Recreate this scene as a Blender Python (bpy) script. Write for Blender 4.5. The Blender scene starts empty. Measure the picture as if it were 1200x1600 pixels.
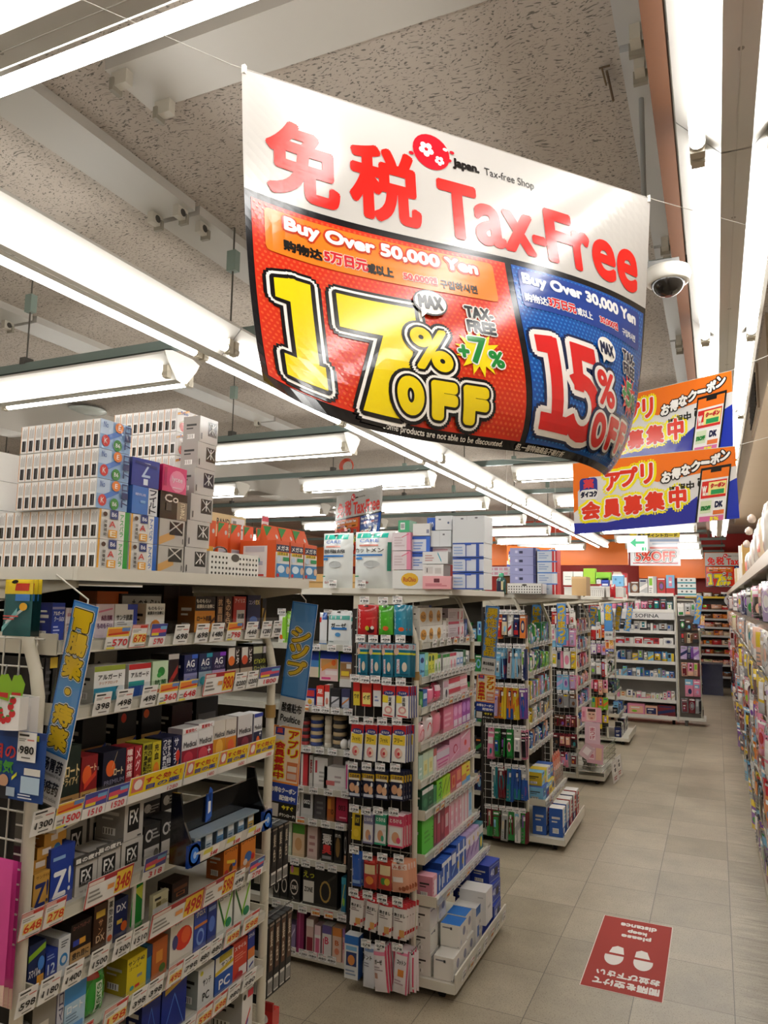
import bpy, bmesh, math, random
from mathutils import Vector, Matrix
R = math.radians
SC = bpy.context.scene
COL = SC.collection
rnd = random.Random(7)

# ------------------------------------------------------------------ camera, world, exposure
FPX, YAW, PITCH, ROLL, EYE = 1146.5, R(24.3), R(6.704), R(0.92), 1.80
cd = bpy.data.cameras.new('camera')
cd.sensor_fit = 'VERTICAL'; cd.sensor_height = 36.0; cd.lens = FPX / 1600 * 36.0
cd.clip_start = 0.05; cd.clip_end = 100
cam = bpy.data.objects.new('camera', cd); COL.objects.link(cam); SC.camera = cam
_cy, _sy, _cp, _sp = math.cos(YAW), math.sin(YAW), math.cos(PITCH), math.sin(PITCH)
FWD = Vector((-_sy*_cp, _cy*_cp, _sp)); _r = Vector((_cy, _sy, 0)); _u = _r.cross(FWD)
RGT = _r*math.cos(ROLL) + _u*math.sin(ROLL); UPV = -_r*math.sin(ROLL) + _u*math.cos(ROLL)
_m = Matrix((RGT, UPV, -FWD)).transposed().to_4x4(); _m.translation = (0, 0, EYE)
cam.matrix_world = _m
wd = bpy.data.worlds.new('world'); SC.world = wd; wd.use_nodes = True
wd.node_tree.nodes['Background'].inputs[0].default_value = (.8, .85, .9, 1)
wd.node_tree.nodes['Background'].inputs[1].default_value = .02
SC.view_settings.view_transform = 'Standard'; SC.view_settings.look = 'None'
SC.view_settings.exposure = 1.15; SC.view_settings.gamma = 1.0; SC.view_settings.use_curve_mapping = False
TUBE_POWER = 9.0
TUBE_COL = (1.0, .99, .965)
try:
    SC.cycles.use_denoising = True; SC.cycles.max_bounces = 7; SC.cycles.diffuse_bounces = 4; SC.cycles.transparent_max_bounces = 12
    SC.cycles.sample_clamp_indirect = 6
except Exception: pass

# a point of the photograph (1200 x 1600) turned into a place in the shop: on a plane of known x, y or z
def ray(px, py): return (RGT*(px-600) - UPV*(py-800) + FWD*FPX)/FPX
def onx(px, py, x): d = ray(px, py); return Vector((0, 0, EYE)) + d*(x/d.x)
def ony(px, py, y): d = ray(px, py); return Vector((0, 0, EYE)) + d*(y/d.y)
def onz(px, py, z): d = ray(px, py); return Vector((0, 0, EYE)) + d*((z-EYE)/d.z)

# ------------------------------------------------------------------ colour and materials
_cc = {}
def rgb(h):
    if not isinstance(h, str): return h
    c = _cc.get(h)
    if c is None:
        s = h if len(h) == 6 else ''.join(q+q for q in h)
        v = [int(s[i:i+2], 16)/255 for i in (0, 2, 4)]
        c = _cc[h] = tuple(q/12.92 if q <= .04045 else ((q+.055)/1.055)**2.4 for q in v) + (1.0,)
    return c
def newmat(name):
    m = bpy.data.materials.new(name); m.use_nodes = True
    nt = m.node_tree; b = nt.nodes['Principled BSDF']
    return m, nt, b
def node(nt, t, **k):
    n = nt.nodes.new(t)
    for a, v in k.items():
        if a.startswith('i_'): n.inputs[a[2:].replace('_', ' ')].default_value = v
        else: setattr(n, a, v)
    return n
def vcmat(name, rough, spec=.5, metal=0, coat=0, trans=0):
    m, nt, b = newmat(name)
    a = node(nt, 'ShaderNodeVertexColor'); a.layer_name = 'Col'
    nt.links.new(a.outputs[0], b.inputs['Base Color'])
    b.inputs['Roughness'].default_value = rough; b.inputs['Metallic'].default_value = metal
    b.inputs['Specular IOR Level'].default_value = spec; b.inputs['Coat Weight'].default_value = coat
    b.inputs['Coat Roughness'].default_value = .08
    return m
PRINT, GLOSS, MATTE, METAL, CHROME, CLEAR, TUBE = range(7)
MATS = [vcmat('printed_card', .42), vcmat('glossy_film', .16, .6, 0, .4), vcmat('matte_paint', .7, .3),
        vcmat('enamelled_steel', .38, .5), vcmat('chrome_wire', .25, .5, 1.0)]
m, nt, b = newmat('clear_plastic')
nt.nodes.remove(b)
tr = node(nt, 'ShaderNodeBsdfTransparent'); gl = node(nt, 'ShaderNodeBsdfGlossy', i_Roughness=.08); mx = node(nt, 'ShaderNodeMixShader')
fr = node(nt, 'ShaderNodeLayerWeight', i_Blend=.2); ad = node(nt, 'ShaderNodeMapRange'); ad.inputs[3].default_value = .05; ad.inputs[4].default_value = .45
nt.links.new(fr.outputs['Facing'], ad.inputs[0]); nt.links.new(ad.outputs[0], mx.inputs[0])
tr.inputs[0].default_value = (.93, .94, .94, 1)
nt.links.new(tr.outputs[0], mx.inputs[1]); nt.links.new(gl.outputs[0], mx.inputs[2])
nt.links.new(mx.outputs[0], nt.nodes['Material Output'].inputs[0]); MATS.append(m)
m, nt, b = newmat('fluorescent_glow')
b.inputs['Base Color'].default_value = (.9, .9, .9, 1); b.inputs['Emission Color'].default_value = (*TUBE_COL, 1)
b.inputs['Emission Strength'].default_value = TUBE_POWER; MATS.append(m)
BANNER = 7; MATS.append(vcmat('coated_banner_stock', .14, .42))
FILM = 8; m = vcmat('shrink_film', .22, .5, 0, .7); nt = m.node_tree; tc = node(nt, 'ShaderNodeTexCoord'); mp = node(nt, 'ShaderNodeMapping'); mp.inputs['Scale'].default_value = (1, 1, .35); mp.inputs['Rotation'].default_value = (.5, .3, .2)
nz = node(nt, 'ShaderNodeTexNoise', i_Scale=26.0, i_Detail=2.0, i_Distortion=1.2); bp = node(nt, 'ShaderNodeBump'); bp.inputs['Strength'].default_value = .55; bp.inputs['Distance'].default_value = .01
nt.links.new(tc.outputs['Object'], mp.inputs[0]); nt.links.new(mp.outputs[0], nz.inputs['Vector']); nt.links.new(nz.outputs['Fac'], bp.inputs['Height']); nt.links.new(bp.outputs[0], nt.nodes['Principled BSDF'].inputs['Coat Normal']); MATS.append(m)

# ------------------------------------------------------------------ text as polygons
_tc = {}
GRES = 2
def glyphs(s):
    key = (s, GRES)
    if key in _tc: return _tc[key]
    c = bpy.data.curves.new('lettering', 'FONT'); c.body = s; c.resolution_u = GRES
    o = bpy.data.objects.new('lettering', c); COL.objects.link(o)
    me = bpy.data.meshes.new_from_object(o.evaluated_get(bpy.context.evaluated_depsgraph_get()))
    vs = [(v.co.x, v.co.y) for v in me.vertices]; fs = [tuple(p.vertices) for p in me.polygons]
    bpy.data.objects.remove(o); bpy.data.curves.remove(c); bpy.data.meshes.remove(me)
    xs = [v[0] for v in vs] or [0, 1]; ys = [v[1] for v in vs] or [0, 1]
    _tc[key] = (vs, fs, min(xs), max(xs), min(ys), max(ys)); return _tc[key]

# ------------------------------------------------------------------ mesh builder (one MB -> one mesh object)
class MB:
    def __init__(s): s.v = []; s.f = []; s.c = []; s.m = []; s.sm = []
    def poly(s, pts, col, mat=PRINT):
        n = len(s.v); s.v += [tuple(p) for p in pts]; s.f.append(tuple(range(n, n+len(pts)))); s.c.append(rgb(col)); s.m.append(mat); s.sm.append(False)
    def mesh(s, vs, fs, col, mat=PRINT, smooth=False):
        n = len(s.v); s.v += [tuple(p) for p in vs]; c = rgb(col)
        for f in fs: s.f.append(tuple(i+n for i in f)); s.c.append(c); s.m.append(mat); s.sm.append(smooth)
    def box(s, x0, x1, y0, y1, z0, z1, col, mat=PRINT, left=None, right=None, top=None, bottom=None, front=None, back=None):
        v = [(x0,y0,z0),(x1,y0,z0),(x1,y1,z0),(x0,y1,z0),(x0,y0,z1),(x1,y0,z1),(x1,y1,z1),(x0,y1,z1)]
        for f, c in (((0,1,5,4), front), ((1,2,6,5), right), ((2,3,7,6), back), ((3,0,4,7), left), ((4,5,6,7), top), ((3,2,1,0), bottom)):
            s.poly([v[i] for i in f], c or col, mat)
    def tube(s, pts, r, col, mat=METAL, n=8, caps=True):
        pts = [Vector(p) for p in pts]; rings = []; prev = None
        for i, p in enumerate(pts):
            t = (pts[min(i+1, len(pts)-1)] - pts[max(i-1, 0)]).normalized()
            a = Vector((0, 0, 1)) if abs(t.z) < .95 else Vector((1, 0, 0))
            if prev is not None: a = prev
            u = (a - t*a.dot(t)).normalized(); w = t.cross(u); prev = u
            rr = r[i] if isinstance(r, (list, tuple)) else r
            rings.append([p + (u*math.cos(2*math.pi*k/n) + w*math.sin(2*math.pi*k/n))*rr for k in range(n)])
        vs = [q for g in rings for q in g]; fs = []
        for i in range(len(rings)-1):
            for k in range(n):
                k2 = (k+1) % n; fs.append((i*n+k, i*n+k2, (i+1)*n+k2, (i+1)*n+k))
        s.mesh(vs, fs, col, mat, True)
        if caps:
            s.poly(list(reversed(rings[0])), col, mat); s.poly(rings[-1], col, mat)
    def lathe(s, prof, col, mat=PRINT, n=16, cx=0, cy=0):
        vs = [(cx + r*math.cos(2*math.pi*k/n), cy + r*math.sin(2*math.pi*k/n), z) for r, z in prof for k in range(n)]; fs = []
        for i in range(len(prof)-1):
            for k in range(n):
                k2 = (k+1) % n; fs.append((i*n+k, i*n+k2, (i+1)*n+k2, (i+1)*n+k))
        s.mesh(vs, fs, col, mat, True)
        s.poly([(cx + prof[-1][0]*math.cos(2*math.pi*k/n), cy + prof[-1][0]*math.sin(2*math.pi*k/n), prof[-1][1]) for k in range(n)], col, mat)
    def tf(s, M):
        s.v = [tuple(M @ Vector(p)) for p in s.v]; return s
    def data(s, name):
        me = bpy.data.meshes.new(name); me.from_pydata(s.v, [], s.f)
        used = sorted(set(s.m)); ix = {q: i for i, q in enumerate(used)}
        for q in used: me.materials.append(MATS[q])
        me.polygons.foreach_set('material_index', [ix[q] for q in s.m])
        me.polygons.foreach_set('use_smooth', s.sm)
        a = me.color_attributes.new('Col', 'FLOAT_COLOR', 'CORNER'); buf = []
        for f, c in zip(s.f, s.c): buf += list(c)*len(f)
        a.data.foreach_set('color', buf); me.update(); return me
    # printing on a mapped face: F(x, z, layer) -> 3-D
    def rect(s, F, x0, z0, x1, z1, col, L=1, mat=PRINT, n=1):
        if n == 1: s.poly([F(x0,z0,L), F(x1,z0,L), F(x1,z1,L), F(x0,z1,L)], col, mat); return
        vs = [F(x0+(x1-x0)*i/n, z0+(z1-z0)*j/n, L) for j in range(n+1) for i in range(n+1)]
        s.mesh(vs, [(j*(n+1)+i, j*(n+1)+i+1, (j+1)*(n+1)+i+1, (j+1)*(n+1)+i) for j in range(n) for i in range(n)], col, mat)
    def ell(s, F, cx, cz, rx, rz, col, L=1, mat=PRINT, n=14, ph=0):
        s.poly([F(cx+rx*math.cos(2*math.pi*k/n+ph), cz+rz*math.sin(2*math.pi*k/n+ph), L) for k in range(n)], col, mat)
    def text(s, F, t, cx, cz, w, h, col, L=2, mat=PRINT, bold=0, dirs=6, rings=1, shear=0):
        vs, fs, a0, a1, b0, b1 = glyphs(t)
        kx = w/max(a1-a0, 1e-6); kz = h/max(b1-b0, 1e-6)
        offs = [(0, 0)]
        for q in range(1, rings+1):
            offs += [(bold*q/rings*math.cos(2*math.pi*k/dirs), bold*q/rings*math.sin(2*math.pi*k/dirs)) for k in range(dirs)] if bold else []
        for q, (ox, oz) in enumerate(offs):
            s.mesh([F(cx + (x-(a0+a1)/2)*kx + shear*(z-(b0+b1)/2)*kz + ox, cz + (z-(b0+b1)/2)*kz + oz, L+q*.55/len(offs)) for x, z in vs], fs, col, mat)
    def star(s, F, cx, cz, r0, r1, n, col, L=1, mat=PRINT):
        s.poly([F(cx+(r1 if k % 2 else r0)*math.cos(math.pi*k/n), cz+(r1 if k % 2 else r0)*math.sin(math.pi*k/n), L) for k in range(2*n)], col, mat)

def flat(y=0.0, ex=0.0, ez=0.0, e=.0004): return lambda x, z, L: (x+ex, y - e*L, z+ez)

# ------------------------------------------------------------------ objects
LABELS = {}
def put(name, mb, loc=(0,0,0), rz=0.0, parent=None, label=None, cat=None, group=None, kind=None, rot=None):
    me = mb.data(name) if isinstance(mb, MB) else mb
    o = bpy.data.objects.new(name, me); COL.objects.link(o)
    o.location = loc; o.rotation_euler = rot or (0, 0, rz)
    if parent is not None: o.parent = parent
    tag(o, label, cat, group, kind); return o
def tag(o, label=None, cat=None, group=None, kind=None):
    if label:
        o['label'] = label; LABELS.setdefault(label, []).append(o.name)
    if cat: o['category'] = cat
    if group: o['group'] = group
    if kind: o['kind'] = kind
def empty(name, loc, label=None, cat=None, group=None, rz=0.0):
    o = bpy.data.objects.new(name, None); COL.objects.link(o); o.location = loc; o.rotation_euler = (0, 0, rz); o.empty_display_size = .1
    tag(o, label, cat, group); return o
def dup(root, loc, label, rz=None, group=None):
    r = root.copy(); COL.objects.link(r); r.location = loc
    if rz is not None: r.rotation_euler = (0, 0, rz)
    tag(r, label, None, group)
    for ch in list(root.children):
        c = ch.copy(); COL.objects.link(c); c.parent = r
        for g in ch.children:
            d = g.copy(); COL.objects.link(d); d.parent = c
    return r
ORD = 'zeroth first second third fourth fifth sixth seventh eighth ninth tenth eleventh twelfth thirteenth fourteenth fifteenth sixteenth seventeenth eighteenth nineteenth twentieth'.split()
def nth(i): return ORD[i] if i <= 20 else '%d%s' % (i, 'st' if i % 10 == 1 else 'nd' if i % 10 == 2 else 'rd' if i % 10 == 3 else 'th')

# ------------------------------------------------------------------ the room
def floor_mat():
    m, nt, b = newmat('vinyl_floor_tiles'); L = nt.links.new
    tc = node(nt, 'ShaderNodeTexCoord'); mp = node(nt, 'ShaderNodeMapping'); mp.inputs['Location'].default_value = (-.015, .06, 0)
    L(tc.outputs['Object'], mp.inputs[0])
    br = node(nt, 'ShaderNodeTexBrick', offset=0.0, squash=1.0)
    for k, v in dict(Scale=1.0, Brick_Width=.42, Row_Height=.43).items(): br.inputs[k.replace('_', ' ')].default_value = v
    br.inputs['Mortar Size'].default_value = .0022; br.inputs['Mortar Smooth'].default_value = .3; br.inputs['Bias'].default_value = 0
    br.inputs['Color1'].default_value = rgb('bcb09a'); br.inputs['Color2'].default_value = rgb('a89c86'); br.inputs['Mortar'].default_value = rgb('6e675c')
    L(mp.outputs[0], br.inputs['Vector'])
    n1 = node(nt, 'ShaderNodeTexNoise', i_Scale=160.0, i_Detail=2.0); L(tc.outputs['Object'], n1.inputs['Vector'])
    r1 = node(nt, 'ShaderNodeValToRGB'); r1.color_ramp.elements[0].position = .31; r1.color_ramp.elements[1].position = .43
    r1.color_ramp.elements[0].color = (.42, .40, .36, 1); r1.color_ramp.elements[1].color = (1, 1, 1, 1); L(n1.outputs['Fac'], r1.inputs[0])
    n2 = node(nt, 'ShaderNodeTexNoise', i_Scale=2.2, i_Detail=6.0, i_Roughness=.7); L(tc.outputs['Object'], n2.inputs['Vector'])
    r2 = node(nt, 'ShaderNodeValToRGB'); r2.color_ramp.elements[0].position = .3; r2.color_ramp.elements[1].position = .7
    r2.color_ramp.elements[0].color = (.70, .69, .67, 1); r2.color_ramp.elements[1].color = (1.05, 1.04, 1.02, 1); L(n2.outputs['Fac'], r2.inputs[0])
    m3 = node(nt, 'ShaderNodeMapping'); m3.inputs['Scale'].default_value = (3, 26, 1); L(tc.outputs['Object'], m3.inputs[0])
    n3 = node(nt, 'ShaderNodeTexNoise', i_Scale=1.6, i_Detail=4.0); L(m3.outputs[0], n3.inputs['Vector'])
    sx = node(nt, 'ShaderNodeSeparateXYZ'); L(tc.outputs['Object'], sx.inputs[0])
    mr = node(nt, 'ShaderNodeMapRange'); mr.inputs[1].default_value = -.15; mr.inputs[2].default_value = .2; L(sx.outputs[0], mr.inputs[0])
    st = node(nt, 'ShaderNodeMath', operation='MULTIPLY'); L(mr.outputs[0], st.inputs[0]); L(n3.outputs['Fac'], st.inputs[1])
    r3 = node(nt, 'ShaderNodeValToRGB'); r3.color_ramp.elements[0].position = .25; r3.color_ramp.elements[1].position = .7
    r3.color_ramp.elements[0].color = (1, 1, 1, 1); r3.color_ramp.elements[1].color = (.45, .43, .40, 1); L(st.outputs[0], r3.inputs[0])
    prev = br.outputs['Color']
    for r in (r1, r2, r3):
        x = node(nt, 'ShaderNodeMix', data_type='RGBA', blend_type='MULTIPLY'); x.inputs[0].default_value = 1.0
        L(prev, x.inputs[6]); L(r.outputs[0], x.inputs[7]); prev = x.outputs[2]
    L(prev, b.inputs['Base Color'])
    rr = node(nt, 'ShaderNodeMapRange'); rr.inputs[3].default_value = .28; rr.inputs[4].default_value = .46; L(n2.outputs['Fac'], rr.inputs[0]); L(rr.outputs[0], b.inputs['Roughness'])
    return m
def ceiling_mat():
    m, nt, b = newmat('rockwool_ceiling_board'); L = nt.links.new
    tc = node(nt, 'ShaderNodeTexCoord')
    n0 = node(nt, 'ShaderNodeTexNoise', i_Scale=9.0, i_Detail=1.0); L(tc.outputs['Object'], n0.inputs['Vector'])
    mp = node(nt, 'ShaderNodeMapping'); mp.inputs['Scale'].default_value = (1.0, 2.3, 1); L(tc.outputs['Object'], mp.inputs[0])
    ax = node(nt, 'ShaderNodeVectorMath', operation='SCALE'); ax.inputs['Scale'].default_value = .12; L(n0.outputs['Color'], ax.inputs[0])
    av = node(nt, 'ShaderNodeVectorMath', operation='ADD'); L(mp.outputs[0], av.inputs[0]); L(ax.outputs[0], av.inputs[1])
    n1 = node(nt, 'ShaderNodeTexNoise', i_Scale=68.0, i_Detail=1.2, i_Roughness=.5, i_Distortion=.4); L(av.outputs[0], n1.inputs['Vector'])
    r1 = node(nt, 'ShaderNodeValToRGB'); e = r1.color_ramp.elements; e[0].position = .345; e[1].position = .415
    e[0].color = (.15, .135, .115, 1); e[1].color = rgb('b7aca0'); L(n1.outputs['Fac'], r1.inputs[0])
    n2 = node(nt, 'ShaderNodeTexNoise', i_Scale=.9, i_Detail=3.0); L(tc.outputs['Object'], n2.inputs['Vector'])
    r2 = node(nt, 'ShaderNodeValToRGB'); r2.color_ramp.elements[0].color = (.82, .80, .78, 1); r2.color_ramp.elements[0].position = .3; r2.color_ramp.elements[1].position = .65
    L(n2.outputs['Fac'], r2.inputs[0])
    x = node(nt, 'ShaderNodeMix', data_type='RGBA', blend_type='MULTIPLY'); x.inputs[0].default_value = 1.0
    L(r1.outputs[0], x.inputs[6]); L(r2.outputs[0], x.inputs[7]); L(x.outputs[2], b.inputs['Base Color'])
    b.inputs['Roughness'].default_value = .9
    bp = node(nt, 'ShaderNodeBump'); bp.inputs['Strength'].default_value = .6; bp.inputs['Distance'].default_value = .004
    L(n1.outputs['Fac'], bp.inputs['Height']); L(bp.outputs[0], b.inputs['Normal'])
    return m
def plain(name, col, rough=.6):
    m, nt, b = newmat(name); L = nt.links.new
    tc = node(nt, 'ShaderNodeTexCoord'); n = node(nt, 'ShaderNodeTexNoise', i_Scale=3.0, i_Detail=4.0); L(tc.outputs['Object'], n.inputs['Vector'])
    r = node(nt, 'ShaderNodeValToRGB'); c = rgb(col); r.color_ramp.elements[0].color = tuple(q*.88 for q in c[:3])+(1,); r.color_ramp.elements[1].color = c
    L(n.outputs['Fac'], r.inputs[0]); L(r.outputs[0], b.inputs['Base Color']); b.inputs['Roughness'].default_value = rough; return m
ZC, XL, XR, Y0, Y1 = 3.40, -9.6, .92, -1.8, 18.6
def shell(name, x0, x1, y0, y1, z0, z1, mat):
    mb = MB(); mb.box(x0, x1, y0, y1, z0, z1, 'fff'); o = put(name, mb, kind='structure'); o.data.materials.clear(); o.data.materials.append(mat); return o
shell('floor', XL, XR, Y0, Y1, -.1, 0, floor_mat())
shell('ceiling', XL, XR, Y0, Y1, ZC, ZC+.1, ceiling_mat())
WM = plain('wall_paint', 'c9bba6')
shell('wall_left', XL-.1, XL, Y0, Y1, 0, ZC, WM); shell('wall_right', XR, XR+.1, Y0, Y1, 0, ZC, WM)
shell('wall_behind', XL, XR, Y0-.1, Y0, 0, ZC, WM); shell('wall_back', XL, XR, Y1, Y1+.1, 0, ZC, plain('red_wall_paint', 'b5241a', .45))
shell('trim_1', -1.6, XR, 17.9, 18.58, 2.36, 2.93, plain('orange_fascia_paint', 'f87a18', .4))
shell('trim_2', -4.6, -1.49, 14.55, 14.63, 2.50, 3.07, plain('orange_header_paint', 'f07818', .4))
shell('trim_3', -9.5, -5.9, 13.0, 13.1, 2.42, 2.80, plain('orange_side_paint', 'ee7220', .4))
shell('trim_4', -4.6, -1.49, 14.64, 14.70, 3.07, 3.39, plain('red_header_paint', 'c23a1c', .45))
shell('trim_5', .30, .915, 4.4, 12.6, 3.02, 3.395, plain('bulkhead_paint', 'a08c74', .6))

# ------------------------------------------------------------------ fluorescent fixtures
def fixture_meshes():
    hb = MB(); L = 1.247
    prof = [(-.118, .098), (-.118, .088), (-.030, -.007), (.030, -.007), (.118, .088), (.118, .098), (.07, .112), (-.07, .112)]
    a = [(x, 0, z) for x, z in prof]; b = [(x, L, z) for x, z in prof]; n = len(prof)
    hb.mesh(a+b, [(i, (i+1) % n, n+(i+1) % n, n+i) for i in range(n)], 'c6c3bc', METAL)
    hb.box(-.0012, .0012, .002, L-.002, -.0085, -.0065, 'b9b6ae', METAL)
    for y in (.30, .93): hb.ell(lambda x, z, l: (x, z, -.0076), 0, y, .006, .006, '8b887f', n=8)
    ep = []
    for y in (0, L):
        e = MB(); d = -.004 if y == 0 else .004
        pr = [(-.120, .100), (-.100, .064), (-.036, -.011), (0, -.017), (.036, -.011), (.100, .064), (.120, .100), (.07, .115), (-.07, .115)]
        e.poly([(x, y, z) for x, z in pr], 'e9e6de', METAL); e.poly([(x, y+d, z) for x, z in reversed(pr)], 'e9e6de', METAL)
        for i in range(len(pr)):
            p, q = pr[i], pr[(i+1) % len(pr)]; e.poly([(p[0], y, p[1]), (q[0], y, q[1]), (q[0], y+d, q[1]), (p[0], y+d, p[1])], 'd8d5cc', METAL)
        ep.append(e.data('end_plate'))
    tb, sk = [], []
    for sx in (-1, 1):
        x = sx*.076; t = MB(); t.tube([(x, .03, .006), (x, L-.03, .006)], .0155, 'fff', TUBE, 12, False); tb.append(t.data('tube'))
        for y, d in ((.004, .026), (L-.030, .026)):
            k = MB(); k.box(x-.014, x+.014, y, y+d, -.012, .045, 'b6ad9a', METAL); k.tube([(x, y-.001+(0 if y < .1 else -.008), .006), (x, y+.01+(.02 if y < .1 else .0), .006)], .0165, 'a59c8b', METAL, 10); sk.append(k.data('lamp_socket'))
    return hb.data('housing'), ep, tb, sk
FH, FE, FT, FS = fixture_meshes()
def fixture(loc, rz, label, group, plates=True):
    e = empty('fluorescent_fixture', loc, label, 'ceiling light', group, rz)
    put('housing', FH, parent=e)
    if plates:
        for q in FE: put('end_plate', q, parent=e)
    for q in FT: put('tube', q, parent=e)
    for q in FS: put('lamp_socket', q, parent=e)
    return e
ZT = 2.77
for k in range(12):
    fixture((-1.814, -.16 - 1.25 + 1.25*k, ZT), 0, 'twin tube light, %s along the long diagonal lane over the gondolas' % nth(k+1), 'long light lane over the gondolas', False)
for k in range(11):
    fixture((.072, -.858 - 1.25 + 1.25*k, ZT), 0, 'twin tube light, %s along the lane above the main aisle' % nth(k+1), 'light lane above the main aisle', False)
ROWS = [.75, 2.5, 4.22, 5.74, 7.4, 9.08, 10.62, 12.3, 13.85, 15.5, 17.1]  # last row of lights is added to brighten the orange fascia at the back
for i, y in enumerate(ROWS):
    for j, x in enumerate((-2.18, -.21, -4.12, -6.4)):
        if (j == 1 and i in (1, 2)) or (j == 3 and i % 2) : continue
        fixture((x, y+.068, ZT), R(90), 'crosswise tube light, %s row back, %s' % (nth(i+1), ('just past the long lane', 'between the two lanes', 'one bay past the long lane', 'deep over the far bay')[j]), 'crosswise lights')
# steel channels that carry the lanes, and their hanger rods
for i, y in enumerate(ROWS):
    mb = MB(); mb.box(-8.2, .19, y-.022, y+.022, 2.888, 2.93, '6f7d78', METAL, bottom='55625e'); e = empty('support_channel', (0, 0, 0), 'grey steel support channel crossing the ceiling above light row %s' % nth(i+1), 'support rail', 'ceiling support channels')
    put('rail', mb, parent=e)
    for x in (-7.3, -5.4, -3.1, -1.868, -.75, .14):
        h = MB(); h.tube([(x, y, 2.92), (x, y, ZC)], .0042, '55524b', METAL, 6); h.box(x-.022, x+.022, y-.018, y+.018, 3.20, 3.29, '7f8f86', METAL); h.box(x-.018, x+.018, y-.026, y+.026, 2.925, 2.96, '4c4a45', METAL)
        put('hanger_rod', h, parent=e)
mb = MB(); mb.box(-.090, -.052, -1.7, 13, 2.86, 2.93, '4c2c14', MATTE); put('wooden_batten', mb, label='brown wooden batten running beside the main aisle light lane', cat='batten')
# disused fixtures left on the ceiling
def dead_fixture(name, x0, x1, y0, y1, label, col, socks, h=.04):
    mb = MB(); mb.box(x0, x1, y0, y1, ZC-h, ZC, col, METAL)
    e = empty(name, ((x0+x1)/2, (y0+y1)/2, ZC-h), label, 'disused light', 'disused ceiling lights')
    mb.tf(Matrix.Translation((-(x0+x1)/2, -(y0+y1)/2, -(ZC-h)))); put('housing', mb, parent=e)
    for sx, sy, ang in socks:
        s = MB(); s.box(-.014, .014, -.03, .03, -.045, 0, 'b9b2a4', METAL); s.ell(lambda x, z, l: (.0145, x, z), 0, -.022, .016, .016, '3a3630', n=10); s.box(-.02, .02, .015, .03, -.06, -.02, '8d8678', METAL)
        put('lamp_socket', s, loc=(sx-(x0+x1)/2, sy-(y0+y1)/2, .0), rz=R(ang), parent=e)
    return e
dead_fixture('disused_fixture', -1.62, -.35, 1.50, 1.70, 'disused white ceiling fixture without tubes, crosswise above the big banner', 'b9b4ab', [(-1.58, 1.53, 90), (-1.55, 1.685, 90), (-.42, 1.6, 90)])
for k in range(5):
    dead_fixture('disused_fixture', -2.10, -1.89, 1.0+1.28*k-1.27, 1.0+1.28*k-.02, 'bare white ceiling fixture, %s along the strip beside the hanger rod' % nth(k+1), 'b4afa6', [(-2.06, 1.0+1.28*k-.06, 0), (-1.93, 1.0+1.28*k-.06, 0), (-1.93, 1.0+1.28*k-1.2, 0)])
for k in range(7):
    dead_fixture('disused_fixture', -.20, .10, 2.02+1.28*k-1.27, 2.02+1.28*k-.02, 'shiny reflector fixture without tubes, %s along the strip above the brown batten' % nth(k+1), 'b4b4b2', [(-.15, 2.02+1.28*k-.06, 0), (-.15, 2.02+1.28*k-1.22, 0)])
for k in range(4):
    dead_fixture('disused_fixture', -3.75, -3.55, 2.9+1.28*k-1.27, 2.9+1.28*k-.02, 'bare white ceiling fixture, %s along the strip over the far bay' % nth(k+1), 'b4b0a8', [(-3.7, 2.9+1.28*k-.06, 0)])
mb = MB(); mb.box(-5.2, -4.95, -1, 18, 3.05, ZC, 'b9b4ab', MATTE); put('trim_6', mb, kind='structure')
# ceiling odds and ends: rusty hook, dome camera, air outlet, globe
mb = MB(); p = onz(948, 110, ZC-.005); mb.tube([p+Vector((0, 0, -.002)), p+Vector((.003, .13, -.012))], .004, '5b4a38', MATTE, 6); mb.tube([p+Vector((-.012, -.02, -.002)), p+Vector((-.008, .05, -.012))], .003, '6b5a44', MATTE, 6); mb.tube([p+Vector((-.02, -.02, -.002)), p+Vector((.012, -.02, -.002))], .003, '5b4a38', MATTE, 6)
put('rusty_hook', mb, label='rusty wire hook on the ceiling above the big banner', cat='hook')
c = ony(1043, 436, 2.25); e = empty('dome_camera', c, 'white dome security camera under a grey bar by the big banner', 'security camera')
mb = MB(); mb.lathe([(.052, .03), (.062, .028), (.066, .01), (.060, -.012), (.05, -.014)], 'e8e5dc', METAL, 24); put('body', mb, parent=e)
mb = MB(); mb.lathe([(.049, -.006)] + [(.049*math.cos(a*math.pi/16), -.006-.049*math.sin(a*math.pi/16)) for a in range(1, 8)], '15110f', GLOSS, 24); put('dome', mb, parent=e)
mb = MB(); mb.box(-.09, .034, -.02, .02, .031, .055, '8a8a88', METAL); mb.tube([(-.06, 0, .05), (-.06, 0, ZC-.0435-c.z)], .008, '8a8a88', METAL, 8); put('bracket', mb, parent=e)
mb = MB(); v = (.305, 5.3, 0)
mb.box(0, .014, 0, .95, 0, .30, 'a08c74', MATTE)
for k in range(9):
    mb.box(-.006, 0, .08+.09*k, .15+.09*k, .04, .26, '191512', MATTE)
for k in range(5): mb.box(-.008, -.004, .06, .90, .05+.045*k, .056+.045*k, '57493a', MATTE)
put('air_outlet', mb, loc=(.286, 5.2, 3.06), label='tan air outlet with black grille on the bulkhead beside the aisle lights', cat='air vent')
mb = MB(); mb.lathe([(.05, .02), (.16, .0), (.17, -.015), (.12, -.03), (.01, -.04)], 'cfd6d0', GLOSS, 28); put('ceiling_globe', mb, loc=onz(135, 640, ZC-.02), label='round pale ceiling lamp cover behind the boxed stack', cat='ceiling light')
mb = MB(); p = onz(541, 737, 2.95)
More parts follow.
